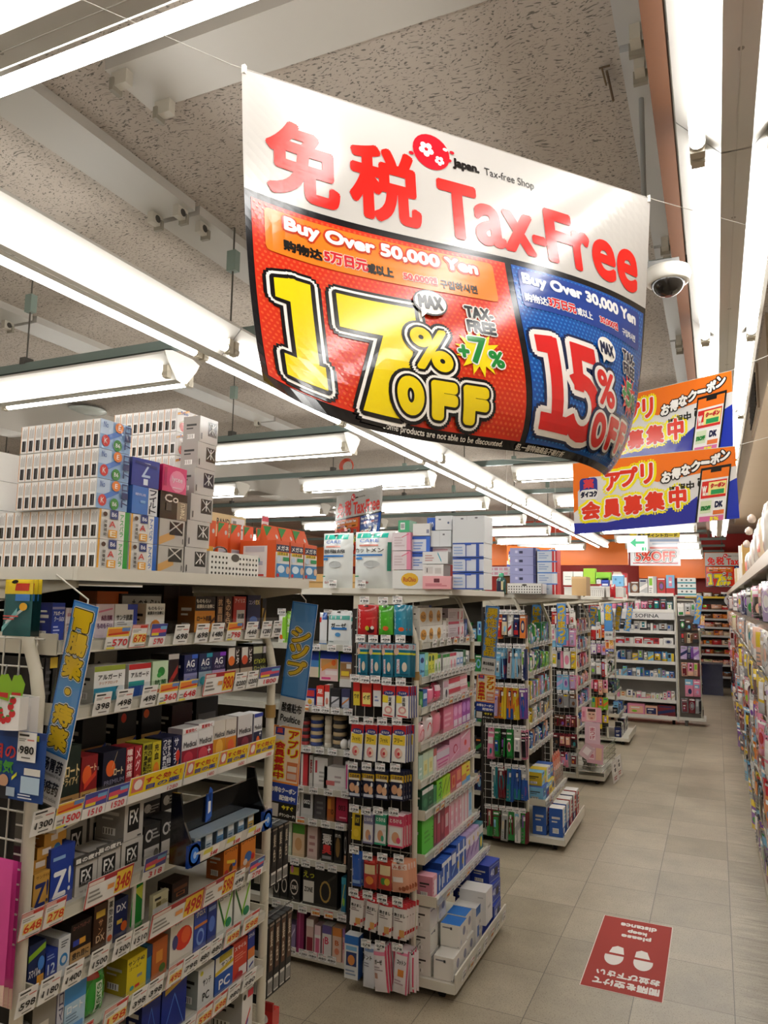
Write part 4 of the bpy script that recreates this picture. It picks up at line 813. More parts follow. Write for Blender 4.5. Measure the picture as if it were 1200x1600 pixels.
a_row(4, '''
26 70 1478 .06|eye_drop_box|green-striped dark blue forty eye-drop box|1c2a5a|121c3c|D 0 .62 1 .80 .14 8ab82a;B .4 .34 .7 .18 f0f0f4 スマイル40;R .55 0 .95 .24 e8a02c;E .75 .5 .2 .16 4a8ae0
70 89 1486 .06|eye_drop_box|royal blue twelve eye-drop box|223a96|16265e|B .5 .36 .6 .36 c8d8f0 12;L 2 .1 .7 .9 .9 8aa0d8
90 109 1464 .06|eye_drop_box|white eye-drop box with a blue ring|dfe2e4|a8acb0|E .5 .35 .34 .18 3a8ac8;E .5 .35 .2 .1 dfe2e4;L 3 .2 .7 .8 .92 5a6068
110 142 1440 .06|eye_drop_box|black and copper eye-drop box|2a1c16|1a100c|T .5 .9 .8 .1 a86a5a ロートアルガード;R 0 .05 1 .36 c89a5a;B .5 .22 .8 .16 2a1a10 疲れ目に;R .1 .46 .4 .6 3a4aa8;R .4 .46 .7 .6 e0a03a
146 168 1413 .06|eye_drop_box|dark brown two-letter eye-drop box|4a2c1a|2c1a10|R .15 .72 .8 .86 e0b848;V .5 .68 .35 .3 d8a070 サン;B .5 .28 .6 .14 e8c8a0 DX;R 0 0 1 .06 c88a4a
168 177 1404 .05|eye_drop_box|slim white box printed with black blocks|dcd8d0|a8a49c|V .5 .95 .3 .6 3a3632 薬効成分;E .5 .16 .4 .07 e8602a
178 199 1404 .06|eye_drop_box|navy eye-drop box with orange badge|202a5e|141a3c|B .5 .78 .7 .16 e8e8f0 DX;R .2 .4 .6 .5 d8b84a;E .75 .3 .24 .12 e86a2a
238 262 1395 .012|price_card|cream and white leaning notice card|e6dfb8|d8d0a8|R 0 0 1 .46 ecebe8;R .1 .75 .5 .85 3a3834;R .2 .5 .5 .66 8a7a4a;L 4 .5 .52 .95 .7 9a8a5a;L 3 .1 .08 .9 .3 b8685a
268 294 1376 .05 .03|medicine_box|dark brown medicine box in the shade|3a2218|24150e|R .1 .5 .9 .7 7a4a2a;B .5 .3 .5 .2 b86a3a ロ
349 371 1322 .06|eye_drop_box|orange allergy eye-drop box with insects|d87a24|a8581a|B .5 .86 .86 .1 4a1c0c ロートこども;E .2 .2 .14 .1 c8302a;E .75 .4 .14 .1 3a5aa8;D .2 .5 .8 .4 .1 e8c83a;E .5 .3 .12 .12 5a3a20
376 399 1306 .06|eye_drop_box|orange allergy eye-drop box with a boy|dc8028|a8581a|B .5 .86 .86 .1 4a1c0c ロートこども;E .5 .35 .25 .16 3a6ab0;E .3 .22 .14 .1 e0d0c0;E .8 .3 .12 .1 c8302a
'''.replace('\u3000', ' '), W1[4], MB_)
mb = MB(); F = flat(0); mb.poly([F(-.028, .02, 0), F(-.012, 0, 0), F(.012, 0, 0), F(.022, .03, 0), F(.012, .125, 0), F(-.02, .125, 0)], '1d8a2e', GLOSS); mb.box(-.022, -.012, -.001, .004, .0, .14, 'dcd9d2'); mb.box(.012, .020, -.001, .004, .02, .14, 'dcd9d2'); mb.poly([F(-.02, .10, 2), F(.01, .07, 2), F(.012, .105, 2)], 'c8d84a', GLOSS)
p = onx(213, 1425, AX-.028); put('green_blister', mb, (AX-.022, p.y, AZ[4]+.024), EAST, label='shiny green blister between white paper strips on the fifth medicine shelf', cat='pack')
a_tags(4, '50,79,598,w 83,113,1180,w 118,146,1400,w 157,184,1500,w 192,217,1500,w 219,242,1510,w 245,324,498,W 325,370,598,W 371,386,698,w 393,415,278,b', 'fifth medicine rail')
a_row(5, '''
14 50 1512 .05 0 0 card|eye_drop_blister|clear blister pack with a blue band|b8b8b4|8a8c90|R 0 .4 1 .62 2a58b0;B .5 .8 .7 .2 2a2826 つのが;E .5 .2 .3 .16 3a2424
50 87 1562 .06|medicine_box|grey medicine box low on the shelf|8f897e|66625a|R .1 .2 .7 .6 c8c2b6;B .4 .4 .4 .2 2a2826 ア川
91 100 1540 .06|medicine_box|slim white and violet medicine box|c8c6d0|8a88a0|V .5 .9 .1 .6 4a4a6a ロマイ
100 134 1532 .06|medicine_box|sky blue medicine box with white writing|b4d0e4|7a9ab8|R 0 .62 1 1 4a90d0;B .5 .5 .7 .14 f4f6f8 ロート;R .3 .0 .9 .2 6aa0d8;L 3 .1 .25 .7 .42 7a90a8
137 172 1512 .05 0 0 pouch|herbal_medicine_bag|bright green herbal medicine bag|3fa83a|2a7a28|E .5 .45 .42 .4 6ac84a;R .36 .12 .64 .72 d8e8c8;V .5 .7 .14 .2 2a6a2a のどの薬;R .1 .8 .5 .92 b8402a
198 229 1492 .08|medicine_box|yellow forty eye-drop box|e0c928|a8941a|B .45 .84 .8 .12 3a3a2a サンテ40;T .4 .70 .6 .08 3a3a2a ゴールド;R .5 .38 .75 .46 9a9a94;E .25 .18 .1 .06 3a9a9a;R .4 .14 .62 .22 d83a2a
230 236 1478 .06|medicine_box|thin teal box edge|2a7aa8|1c5878|R 0 .7 1 1 1c3a6a
236 261 1468 .06|medicine_box|orange-brown medicine box|b8602a|7a3c1a|R .3 .4 .7 .7 d8903a;E .7 .2 .2 .12 4a6a2a
266 302 1434 .06|medicine_box|white box with a large red sun|e2dcd0|a8a296|E .56 .52 .38 .26 d83a22;E .66 .56 .2 .18 e86030;E .2 .52 .12 .16 4a4a7a;B .3 .92 .3 .06 3a3632 サンテ
303 323 1418 .06|medicine_box|blue medicine box with rings|3a50a8|26366e|B .5 .86 .7 .12 e0d8c0 クロス;E .5 .3 .3 .2 8aa8e0;E .5 .3 .2 .13 3a50a8;R 0 .55 1 .62 c8783a
324 338 1410 .06|medicine_box|indigo medicine box with a globe|2c3c8a|1d2860|E .5 .45 .35 .2 5a78c8;R .1 .8 .9 .9 8aa0d8
339 363 1396 .06|medicine_box|white box with a green V, first of two|e4e4dc|a8a8a0|D .04 .84 .5 .12 .16 2a6a2a;D .48 .12 .96 .84 .16 8ac83a;E .74 .22 .2 .12 2a8a5a;B .5 .9 .7 .08 2a2a28 ロート
366 391 1380 .06|medicine_box|white box with a green V, second of two|e4e4dc|a8a8a0|D .04 .84 .5 .12 .16 2a6a2a;D .48 .12 .96 .84 .16 8ac83a;E .74 .22 .2 .12 2a8a5a;B .5 .9 .7 .08 2a2a28 ロート
'''.replace('\u3000', ' '), W1[5], MB_)
a_tags(5, '137,165,198,r 181,216,198,r 222,245,398,w 246,269,398,w 275,297,498,r 298,321,798,w 322,338,880,w 339,356,880,w 360,382,498,r 387,410,598,r', 'sixth medicine rail')
a_row(6, '''
222 251 1545 .05|gift_box|deep blue box with a gold ribbon|1c2c80|121c54|D .1 .0 .5 .7 .05 4a78d8;D .5 .7 .9 .0 .05 4a78d8;R 0 .86 1 .95 c8a03a
253 291 1532 .05|gift_box|ultramarine box with a curled gold ribbon|203088|121c54|D .1 .0 .5 .7 .05 5a88e0;D .5 .7 .9 .0 .05 5a88e0;D .1 .8 .9 .92 .1 d0aa44
309 334 1510 .06|eye_drop_box|white two-letter eye-drop box|dcdcda|9aa09c|B .55 .6 .5 .16 2a2826 サンテ;B .5 .24 .4 .2 2a2826 PC;E .2 .88 .1 .06 d8d04a
336 364 1490 .07|eye_drop_box|blue and yellow two-letter eye-drop box|2a5ab0|1d3a78|R 0 .52 1 1 e4e0d0;D 0 .52 1 .62 .1 d8b828;R .2 .82 .9 1 b8a42a;B .5 .24 .6 .24 f2f2f4 PC;B .6 .74 .6 .12 2a3a6a サンテ
364 386 1470 .06|eye_drop_box|red and white eye-drop box|d0402a|962a1a|B .5 .84 .8 .1 f6e8e0 スマイル;L 3 .1 .5 .9 .7 e88a70;R .4 .04 .95 .3 e8e0dc;E .4 .1 .3 .1 b8202a
387 410 1450 .06|eye_drop_box|blue and orange eye-drop box|2a3a90|1c2660|B .5 .88 .8 .1 f0f0f4 スマイル;R 0 .3 1 .55 d87a3a;R 0 0 1 .3 e0e0e0;D .2 .06 .8 .14 .06 2a3a90
'''.replace('\u3000', ' '), W1[6], MB_)
a_tags(6, '230,262,648,r 298,320,598,w 321,345,598,r 346,366,698,r 368,386,980,w 390,409,980,w', 'seventh medicine rail')
a_row(7, '''
250 278 1590 .06|medicine_box|red medicine box low down|a82a2a|721c1c|B .5 .7 .7 .2 f0d8d0 薬
300 330 1580 .06|medicine_box|dim grey medicine box low down|8a8780|5e5c56|L 3 .1 .4 .9 .9 4a4844
378 402 1542 .14|medicine_box|white medicine box with a red flash low down|e6e2de|b2aea8|D .2 .1 .8 .5 .08 d8402a;D .1 .0 .6 .3 .08 5a6ac0;R .5 .8 1 .95 d83a4a;E .2 .86 .14 .06 2a2826
'''.replace('\u3000', ' '), W1[7], MB_)
a_tags(7, '395,412,598,w 372,390,698,r', 'eighth medicine rail')
# black acrylic tray with blue discs hung before the fourth shelf
p0, p1 = onx(292, 1330, AX+.13), onx(408, 1260, AX+.13); y0_, y1_ = p0.y, p1.y; zlo = onx(320, 1340, AX+.13).z
e = empty('display_tray', (AX+.125, (y0_+y1_)/2, zlo), 'black hanging display tray with two blue discs on the medicine gondola', 'display tray'); hw = (y1_-y0_)/2
mb = MB(); mb.box(-.045, -.037, -hw, hw, .0, .13, '0e0d0d', GLOSS); mb.box(-.037, .02, -hw, hw, .0, .012, '141212', GLOSS); put('tray', mb, parent=e)
mb = MB(); mb.box(-.034, .012, -hw+.02, hw-.02, .055, .060, '8a98a4', GLOSS); put('sample_strip', mb, parent=e)
for sy in (-1, 1):
    mb = MB(); y = sy*hw; pr = [(-.045, 0), (.022, 0), (.026, .04), (-.005, .10), (-.02, .165), (-.045, .165)]
    mb.poly([(x, y-.003, z) for x, z in pr], '0d0c0c', GLOSS); mb.poly([(x, y+.003, z) for x, z in reversed(pr)], '0d0c0c', GLOSS)
    for i in range(len(pr)):
        a, b = pr[i], pr[(i+1) % len(pr)]; mb.poly([(a[0], y-.003, a[1]), (b[0], y-.003, b[1]), (b[0], y+.003, b[1]), (a[0], y+.003, a[1])], '1a1818', GLOSS)
    put('side_panel', mb, parent=e)
    mb = MB(); E_ = lambda x, z, L: (.024+.004+.0006*L, y+x, .03+z)
    mb.ell(E_, 0, 0, .022, .026, '1a4aa8', 0, GLOSS, 20); mb.ell(E_, 0, 0, .015, .018, '3a78d8', 1, GLOSS, 20); mb.ell(E_, 0, 0, .006, .008, 'a8c8f0', 2, GLOSS, 12); mb.box(.020, .028, y-.022, y+.022, .005, .055, '143a88', GLOSS); put('disc', mb, parent=e)
mb = MB(); F = lambda x, z, L: (.026+.5*z*.1+.0005*L, x, z)
mb.mesh([(.022, -hw+.006, .004), (.022, hw-.006, .004), (.030, hw-.006, .034), (.030, -hw+.006, .034)], [(0, 1, 2, 3)], 'd9d6d0', PRINT)
for k in range(3):
    c = (-hw*.6, 0, hw*.6)[k]; G_ = lambda x, z, L: (.023+.26*z+.0006*L, c+x, .004+z); mb.rect(G_, -.032, .004, .032, .028, 'eceae4'); mb.rect(G_, -.030, .016, .004, .027, 'd8d04a', 2); mb.text(G_, '548', .014, .010, .028, .010, 'd43a48', 2, PRINT, .0006, 4)
put('price_strip', mb, parent=e)
for k in range(6):
    m_ = box_mesh(.028, .045, .03, ('8ab0c8', 'c0ccd4', '5a8ab8', 'a8b8c4', '7aa0c0', 'd8b86a')[k], '6a7a88', 'R .1 .5 .9 .8 e8ecef;L 2 .1 .1 .9 .4 4a6a8a')
    goods('eye_drop_pack', 'pack', 'small foil eye-drop pack, %s from the near end of the black tray' % nth(k+1), '', m_, (AX+.126, (y0_+y1_)/2-hw*.72+hw*.29*k, zlo+.0125), EAST, 'foil packs in the black tray')
mb = MB(); mb.poly([(0, -.012, 0), (0, .012, .01), (-.002, .016, .075), (-.002, .004, .085), (0, -.008, .06)], '2a5ab8', GLOSS); mb.poly([(.0005, -.004, .02), (.0005, .006, .024), (.0005, .006, .05), (.0005, -.004, .05)], 'dfe6f0', GLOSS)
mb.box(-.004, -.0005, -.01, .01, .0, .07, '1c3a7a', GLOSS); p = onx(322, 1265, AX-.05); put('drop_emblem', mb, (AX+.094, (y0_+y1_)/2-.03, zlo+.066), 0, label='blue drop-shaped emblem at the back of the black tray', cat='sign')

# ------------------------------------------------------------------ stock on the nearest gondola's top deck
DZ = 1.8535
def bundle_mesh(w, h, d, ops, n, base='eceae6', edge='e0a878', mark='1f1c1b', top='e8e6e2'):
    k = ('bundle', round(w, 3), round(h, 3), round(d, 3), ops, n, mark)
    if k not in MESH:
        mb = MB(); mb.box(-w/2, w/2, 0, d, 0, h, base, FILM, top=top, left='d6d2cb'); decorate(mb, flat(0), w, h, ops, FILM)
        G = lambda x, z, L: (-w/2-.0005*L, x, z); s = d/n
        for i in range(n):
            a = i*s; mb.rect(G, a+s*.06, h*.02, a+s*.94, h*.98, 'efedea', 1, FILM); mb.rect(G, a+s*.88, h*.02, a+s*.97, h*.98, edge, 2, FILM)
            mb.rect(G, a+s*.22, h*.08, a+s*.72, h*.46, mark, 2, FILM); mb.rect(G, a+s*.34, h*.10, a+s*.40, h*.44, '8a8784', 3, FILM)
            for q in range(4): mb.rect(G, a+s*(.16+.16*q), h*.54, a+s*(.22+.16*q), h*(.9-.05*(q % 2)), '9c9894', 2, FILM)
        MESH[k] = mb.data('wrapped_bundle')
    return MESH[k]
def deck_box(px0, px1, k, desc, ops, n=0, d=.1, x=-1.225, h=.0665, base='eceae6', side='c8c4be', mark='1f1c1b', z0=DZ, yaw=0, name='medicine_carton'):
    a, b = onx(px0, 800, x).y, onx(px1, 800, x).y; w = b-a-.002
    m = bundle_mesh(w, h-.001, d, ops, n, base=base, mark=mark) if n else box_mesh(w, h-.001, d, base, side, ops, GLOSS)
    goods(name if not n else 'wrapped_bundle', 'box' if not n else 'bundle', desc, '', m, (x, (a+b)/2, z0+h*k), EAST+R(yaw), 'stock on the nearest top deck')
asp = lambda c: 'R .0 0 1 1 dcd9d4;R .84 0 1 1 %s;R .64 0 .84 1 e6e4e0;V .74 .9 .1 .12 %s アスパラ;R .0 0 .06 1 e0a038;R .34 .7 .6 1 2a3a78;T .47 .85 .16 .14 f0f0f4 B6;B .42 .52 .2 .2 c8403a A;R .30 .06 .58 .32 e6a02c;B .44 .19 .18 .18 f4e8d0 E;E .16 .84 .07 .08 4a2a1c;V .18 .66 .1 .1 5a5652 栄養補給' % (c, c)
rht = 'R 0 0 1 1 8fb0d8;R 0 .5 .4 1 b8cce4;D .1 .2 .7 .6 .2 4a78c8;E .18 .28 .13 .2 d03a3a;T .18 .28 .1 .18 f4e8e8 K;E .56 .2 .14 .2 3a8a3c;T .56 .2 .14 .14 f0f4f0 B6;E .58 .82 .14 .18 e8823a;T .58 .82 .08 .16 f8f0e8 E;T .14 .82 .14 .2 2a4a9a No;V .86 .95 .1 .2 22346a ロート'
for k in range(2): deck_box(154, 203, k, 'green-ended vitamin bundle, %s of the corner stack' % ('bottom', 'second from the bottom')[k], asp('2f9a3a'), 12, .315)
for k in range(3): deck_box(148+1*0, 198, k+2, 'pale blue vitamin eye-drop bundle, %s of the corner stack' % ('third from the bottom', 'second from the top', 'topmost')[k], rht, 11, .245, mark='2c2a30')
for k in range(2): deck_box(204, 248, k, 'blue-ended vitamin carton, %s beside the corner stack' % ('bottom', 'second up')[k], asp('2a62b8'), 0, .12)
deck_box(204, 246, 2, 'blue and white carton third up beside the corner stack', 'R 0 0 1 1 3a78c8;R .62 0 1 1 d8dce2;V .8 .95 .05 .28 2a3448 フィルト;T .3 .7 .4 .1 c8d8f0 眼科用;R .3 .4 .5 .5 7ab0e0', 0, .12, base='3a78c8', side='2a58a0', yaw=2)
deck_box(203, 245, 3, 'deep blue exclamation-marked carton topmost beside the corner stack', 'R 0 0 1 1 2a3a96;V .5 .9 .3 .3 b8c8e8 Z;R .42 .06 .58 .28 dfe4f0;D .1 .8 .9 .7 .1 1c2a78', 0, .12, base='2a3a96', side='1c286a', yaw=-3)
fxd = 'R 0 0 1 1 b9b4ac;D .0 .0 .6 .3 .3 d0a060;R .38 .42 .92 .92 2a2622;D .36 .5 .9 .95 .06 c8c2b8;D .40 .9 .88 .5 .06 c8c2b8;R .9 .1 .93 .3 4a4744'
for k in range(2): deck_box(250, 290, k, 'silver and gold cross-marked carton, %s of its pile' % ('bottom', 'second up')[k], fxd, 0, .12, base='b9b4ac', side='8a8078')
deck_box(249, 292, 2, 'black and grey contact carton on the silver and gold pile', 'R 0 0 1 1 2c2826;R .62 0 1 .7 9a8a78;B .4 .78 .5 .28 d8ccc0 Co;V .82 .65 .05 .16 e8d8b8 コンタクト;R .2 .3 .4 .6 4a4440', 0, .12, base='2c2826', side='1a1716')
deck_box(249, 291, 3, 'pink rounded-panel carton on the black contact carton', 'R 0 0 1 1 d83a72;E .62 .45 .34 .42 ee88a8;T .6 .5 .44 .26 f8e4ea lycee;R .04 .2 .16 .9 b82458;L 1 .4 .15 .8 .24 f4c8d8', 0, .12, base='c82a64', side='9a1c4a', yaw=4)
slv = 'R 0 0 1 1 c4bfba;R .45 .3 .95 .86 211e1d;D .5 .38 .88 .80 .05 d8d4ce;D .5 .80 .88 .38 .05 d8d4ce;R .66 .4 .71 .8 d8d4ce;R .06 .1 .1 .34 3a3634'
for k in range(6): deck_box((291, 293, 297, 301, 304, 306)[k], (326, 329, 332, 333, 334, 335)[k], k, 'silver cross-marked carton, %s of the silver column' % ('bottom', 'second up', 'third up', 'fourth up', 'fifth up', 'topmost')[k], slv, 0, .055, base='c4bfba', side='a39d97', h=.0705, x=-1.235)
wht = 'R 0 0 1 1 e8e5e0;D .1 .2 .8 .8 .2 d8c8b0;E .25 .25 .14 .2 c83a34;E .7 .2 .14 .2 4a8a3c;D 0 .7 .5 .95 .1 d8902c;T .3 .85 .3 .14 2a4a9a No'
for k in range(7): deck_box(269, 306, k, 'white vitamin bundle, %s of the tall rear stack' % ('bottom', 'second up', 'third up', 'fourth up', 'fifth up', 'second from the top', 'topmost')[k], wht, 10, .23, x=-1.352)
for k in range(4):
    a, b = 1.19, 1.30; m = bundle_mesh(b-a, .069, .32, 'R 0 0 1 1 dcd9d4', 10, edge='d8b890'); goods('wrapped_bundle', 'bundle', 'orange-striped white bundle, %s of the stack behind the corner stack' % ('bottom', 'second up', 'third up', 'topmost')[k], '', m, (-1.545, 1.245, DZ+.07*k), EAST, 'stock on the nearest top deck')
# perforated basket and glasses-cleaner boxes
x = -1.235; a, b = onx(326, 900, x).y, onx(403, 900, x).y; w = b-a; hB = onx(330, 861, x).z-DZ
mb = MB(); G = lambda x_, z, L: (x_, -.0006*L, z)
mb.box(-w/2, w/2, 0, .003, 0, hB, 'e8e6e0', GLOSS); mb.box(-w/2, -w/2+.003, .003, .1, 0, hB, 'dedcd6', GLOSS); mb.box(w/2-.003, w/2, .003, .1, 0, hB, 'dedcd6', GLOSS); mb.box(-w/2+.003, w/2-.003, .097, .1, 0, hB, 'dedcd6', GLOSS); mb.box(-w/2+.003, w/2-.003, .003, .097, 0, .004, 'd8d6d0', GLOSS)
for j in range(4):
    for i in range(14):
        if j > 1 and 4 < i < 8: continue
        mb.ell(G, -w*.45+w*.9*i/13, hB*(.12+.22*j), w*.017, hB*.055, '3a3632', 1, GLOSS, 10)
mb.ell(G, 0, hB*.80, w*.085, hB*.17, '4a443e', 1, GLOSS, 16)
put('basket', mb, (x, (a+b)/2, DZ), EAST, label='white perforated plastic basket on the nearest top deck', cat='basket')
goods('glasses_pack', 'pack', 'yellow pack poking out of the white perforated basket', '', box_mesh(.06, .03, .05, 'e8a82c', 'b87c1c', 'R .1 .1 .9 .3 7a4a1c'), (x-.05, a+.05, DZ+hB-.012), EAST, 'basket contents')
mb = MB(); mb.tube([(0, .03*math.cos(t), .012*math.sin(t)) for t in [R(k*30) for k in range(13)]], .002, '1d1b1a', GLOSS, 6); mb.tube([(0, .03, 0), (-.04, .05, -.002)], .002, '1d1b1a', GLOSS, 6); put('sunglasses', mb, (x-.04, a+.10, DZ+hB+.006), label='dark glasses frame resting in the white perforated basket', cat='glasses')
mgn = 'R 0 0 1 1 dd5a24;R 0 0 1 .70 e8e4e0;R .04 .72 .96 .90 23264a;B .5 .81 .84 .12 f2f0ea メガネ;R .1 .62 .9 .70 e8c82a;B .5 .66 .7 .06 3a3020 ふきふき;R .5 .48 .96 .58 2a9a5a;E .2 .52 .14 .08 c8d8e8;R .04 .06 .96 .40 3a8ac8;E .36 .26 .26 .10 d8e8f4;E .84 .24 .14 .10 d8b8a0;E .12 .10 .09 .05 c8283a'
for k, (p, q) in enumerate(((429, 451), (452, 473), (474, 494))):
    a, b = onx(p, 900, -1.225).y, onx(q, 900, -1.225).y; w = b-a-.002; h = onx(460, 848, -1.225).z-DZ
    mk = ('mgn', k)
    mb = MB(); mb.box(-w/2, w/2, 0, .13, 0, h, 'dd5a24', PRINT, left='e05c26'); decorate(mb, flat(0), w, h, mgn)
    S = lambda x_, z, L: (-w/2-.0005*L, .13-x_, z); mb.rect(S, .012, h*.05, .10, h*.86, 'e6e2e0'); mb.rect(S, .02, h*.70, .09, h*.84, 'c8c6cc', 2); mb.ell(S, .055, h*.48, .02, .014, '3a9a8a', 2); mb.ell(S, .055, h*.22, .014, .02, 'e08a2a', 2); mb.rect(S, .02, h*.07, .09, h*.12, 'c8342c', 2)
    for i in range(3): mb.rect(S, .02, h*(.36+.035*i), .085, h*(.375+.035*i), '7a88b8', 2)
    # hinged lid strip with the green corner
    mb.mesh([(-w/2, .03, h), (w/2, .03, h), (w/2, .05, h+.05), (-w/2, .05, h+.05), (-w/2, .054, h+.05), (w/2, .054, h+.05), (w/2, .06, h), (-w/2, .06, h)], [(0, 1, 2, 3), (3, 2, 5, 4), (4, 5, 6, 7), (0, 3, 4, 7), (1, 6, 5, 2)], 'e05c26')
    T_ = lambda x_, z, L: (x_, .03+.02*z/.05-.0006*L, h+z); mb.poly([T_(-w/2, .012, 1), T_(w*.1, .046, 1), T_(-w/2, .046, 1)], '2a8a3a'); mb.ell(T_, w*.25, .016, .006, .007, 'd8d8d4', 1)
    put('glasses_cleaner_box', mb, (-1.225, (a+b)/2, DZ), EAST, label='orange glasses-cleaner box, %s of the front three on the top deck' % ('nearest', 'middle', 'farthest')[k], cat='box', group='glasses-cleaner boxes on the top deck')
for k in range(5):
    w = .052; h = .125; mb = MB(); mb.box(-w/2, w/2, 0, .10, 0, h, 'e05c26', PRINT); decorate(mb, flat(0), w, h, 'R .1 .1 .9 .72 dcd8d8;R .15 .55 .85 .7 b8b8c4;R .2 .4 .8 .44 c8b83a;L 3 .15 .15 .85 .36 8a98b8')
    T_ = lambda x_, z, L: (x_, -.0006*L, h+z); mb.box(-w/2, w/2, 0, .004, h, h+.045, 'e05c26'); mb.poly([T_(-w/2, .010, 1), T_(w*.1, .042, 1), T_(-w/2, .042, 1)], '2a8a3a'); mb.ell(T_, w*.25, .014, .006, .007, 'd8d8d4', 1)
    a = onx(318+20.5*k, 850, -1.37).y
    put('glasses_cleaner_box', mb, (-1.37, a+.03, DZ), EAST, label='orange glasses-cleaner box, %s along the row behind the basket' % nth(k+1), cat='box', group='glasses-cleaner boxes on the top deck')
a = onx(330, 815, -1.56).y; b = onx(384, 815, -1.56).y; h = onx(355, 804, -1.56).z-DZ
goods('bandage_carton', 'box', 'beige bandage carton with a white label behind the glasses-cleaner boxes', '', box_mesh(b-a, h, .2, 'd6c690', 'b8a878', 'B .40 .88 .5 .09 2a2420 BAND-A;T .45 .76 .45 .07 6a5a38 PAIN RELIEF;T .45 .66 .4 .06 6a5a38 BANDAGES;R .55 .60 .95 .96 e6e6e4;C .6 .65 .7 .92 3a3836;L 3 .74 .7 .94 .9 8a8886'), (-1.56, (a+b)/2, DZ), EAST, 'stock on the nearest top deck')
mb = MB(); mb.box(-.02, .02, -.001, .001, 0, .045, 'e8dcdc'); decorate(mb, flat(-.001), .04, .045, 'R 0 .55 1 .9 d8405a;L 2 .1 .1 .9 .4 b84a5a'); mb.tube([(0, 0, -.15), (0, 0, .02)], .0015, 'd8d8d8', METAL, 5)
put('price_flag', mb, (-1.42, onx(414, 820, -1.42).y, onx(414, 826, -1.42).z), EAST, label='small pink price flag standing among the glasses-cleaner boxes', cat='price tag')

# ------------------------------------------------------------------ near end of the nearest gondola: hung packs, card
PN = AY0-.02
for k in range(3):
    y = 1.03+.034*k; p = ony((42, 50, 58)[k]-44, 905, y); q = ony((42, 50, 58)[k]-44, 993, y); w = .082
    m = pouch_mesh(.078, p.z-q.z, .012, '173a3c' if k else '1f5a5e', '10282a', 'R 0 .74 1 1 e6c52c;R .45 .80 .9 .93 c83a2a;R .5 .62 .95 .74 3a7ac0;D 0 .05 .6 .4 .1 7ab8b8;D .2 .2 .9 .5 .06 c8d8d8;E .8 .52 .12 .07 e0a82c;L 2 .1 .28 .8 .38 c8504a')
    goods('supplement_pouch', 'pouch', 'yellow-topped dark teal pouch, %s on the hook by the corner pipe' % ('front', 'second', 'third')[k], '', m, (ony((44, 52, 59)[k]-20, 950, y).x, y, q.z), SOUTH, 'yellow and teal pouches')
for k in range(2):
    y = 1.05+.05*k; p = ony(12, 1048, y); q = ony(12, (1140, 1146)[k], y)
    mb = MB(); w, h, d = .075, p.z-q.z-.05, .02; F = lambda x_, z, L: (x_, -.0006*L-.010*math.sin(math.pi*min(max(x_/w+.5, 0), 1)), z)
    mb.rect(F, -w/2, 0, w/2, h, 'eeeae8', 0, GLOSS, 6); mb.box(-w/2, w/2, 0, d, 0, h, 'e2deda', GLOSS)
    q_ = random.Random(k)
    for i in range(9):
        cx, cz = q_.uniform(-.4, .4)*w, q_.uniform(.1, .92)*h; mb.ell(F, cx, cz, .0065, .0075, 'd22c34', 1, GLOSS, 10); mb.ell(F, cx, cz+.006, .004, .002, '4a8a3c', 2, GLOSS, 8)
    put('strawberry_bag', mb, (ony((10, 28)[k], 1100, y).x, y, q.z), label='white bag printed with strawberries, %s by the corner pipe' % ('in front', 'behind the other')[k], cat='bag', group='strawberry bags')
    mb = MB(); mb.poly([(-.018, 0, 0), (.012, 0, -.004), (.02, 0, .03), (.006, 0, .048), (-.014, 0, .046), (-.024, 0, .022)], '8ab82c', GLOSS); mb.poly([(-.016, -.0006, .004), (.010, -.0006, .002), (.010, -.0006, .012), (-.016, -.0006, .012)], 'c8302c', GLOSS); mb.tube([(-.004, 0, .046), (-.002, .002, .065)], .0015, '8a8a8a', METAL, 5)
    put('swing_tag', mb, (ony((8, 28)[k], 1075, y-.014).x, y-.014, p.z-.052), label='lime green swing tag over the %s strawberry bag' % ('front', 'rear')[k], cat='tag')
y = 1.075; p0, p1, pt = ony(-30, 1240, y), ony(66, 1240, y), ony(30, 1142, y); w, h = p1.x-p0.x, pt.z-p0.z; mb = MB(); mb.box(-w/2, w/2, 0, .003, 0, h, '24488c')
decorate(mb, flat(0), w, h, 'R 0 .9 1 1 1f3a78;R .62 .88 .9 .96 c8c83a;B .36 .68 .36 .2 c8383a 目の;B .34 .46 .36 .18 4a9a3a 病気;R .7 .38 .96 .48 e8e6e0;R .66 .12 .96 .36 b8d0e4;E .38 .26 .08 .09 c89a7a;R .30 .0 .48 .18 22222a;R .44 .05 .58 .18 a8b8c8;D .52 .28 .6 .36 .05 d8d83a;L 2 .64 .04 .95 .12 e0e6f0')
put('advice_card', mb, ((p0.x+p1.x)/2, y, p0.z), label='blue eye-care card with red writing hung on the corner pipe', cat='sign')
p = ony(22, 1190, y-.006); price_tag('980', (ony(40, 1200, y-.006).x, y-.006, ony(40, 1190, y-.006).z), .050, .056, SOUTH, 'w', 'on the blue eye-care card', 0)
for k in range(3):
    y = 1.02+.04*k; p = ony(6, 1345, y); q = ony(6, 1580, y)
    m = pouch_mesh(.10, p.z-q.z, .02, 'd84a98', 'a82c70', 'R 0 0 1 .14 e8c8b8;R .2 .2 .9 .3 e8a03a;E .5 .55 .3 .1 e878b8;E .4 .86 .2 .03 5a1c40;D .1 .38 .8 .46 .05 e85a3a')
    goods('pink_sweet_bag', 'bag', 'bright pink hanging bag, %s at the near end' % ('front', 'second', 'third')[k], '', m, (ony((6, 14, 20)[k], 1450, y).x-.05, y, q.z), SOUTH, 'pink hanging bags')
mb = MB(); p = ony(24, 1380, 1.10); mb.box(-.012, .012, 0, .001, -.12, .14, 'fff', CLEAR)
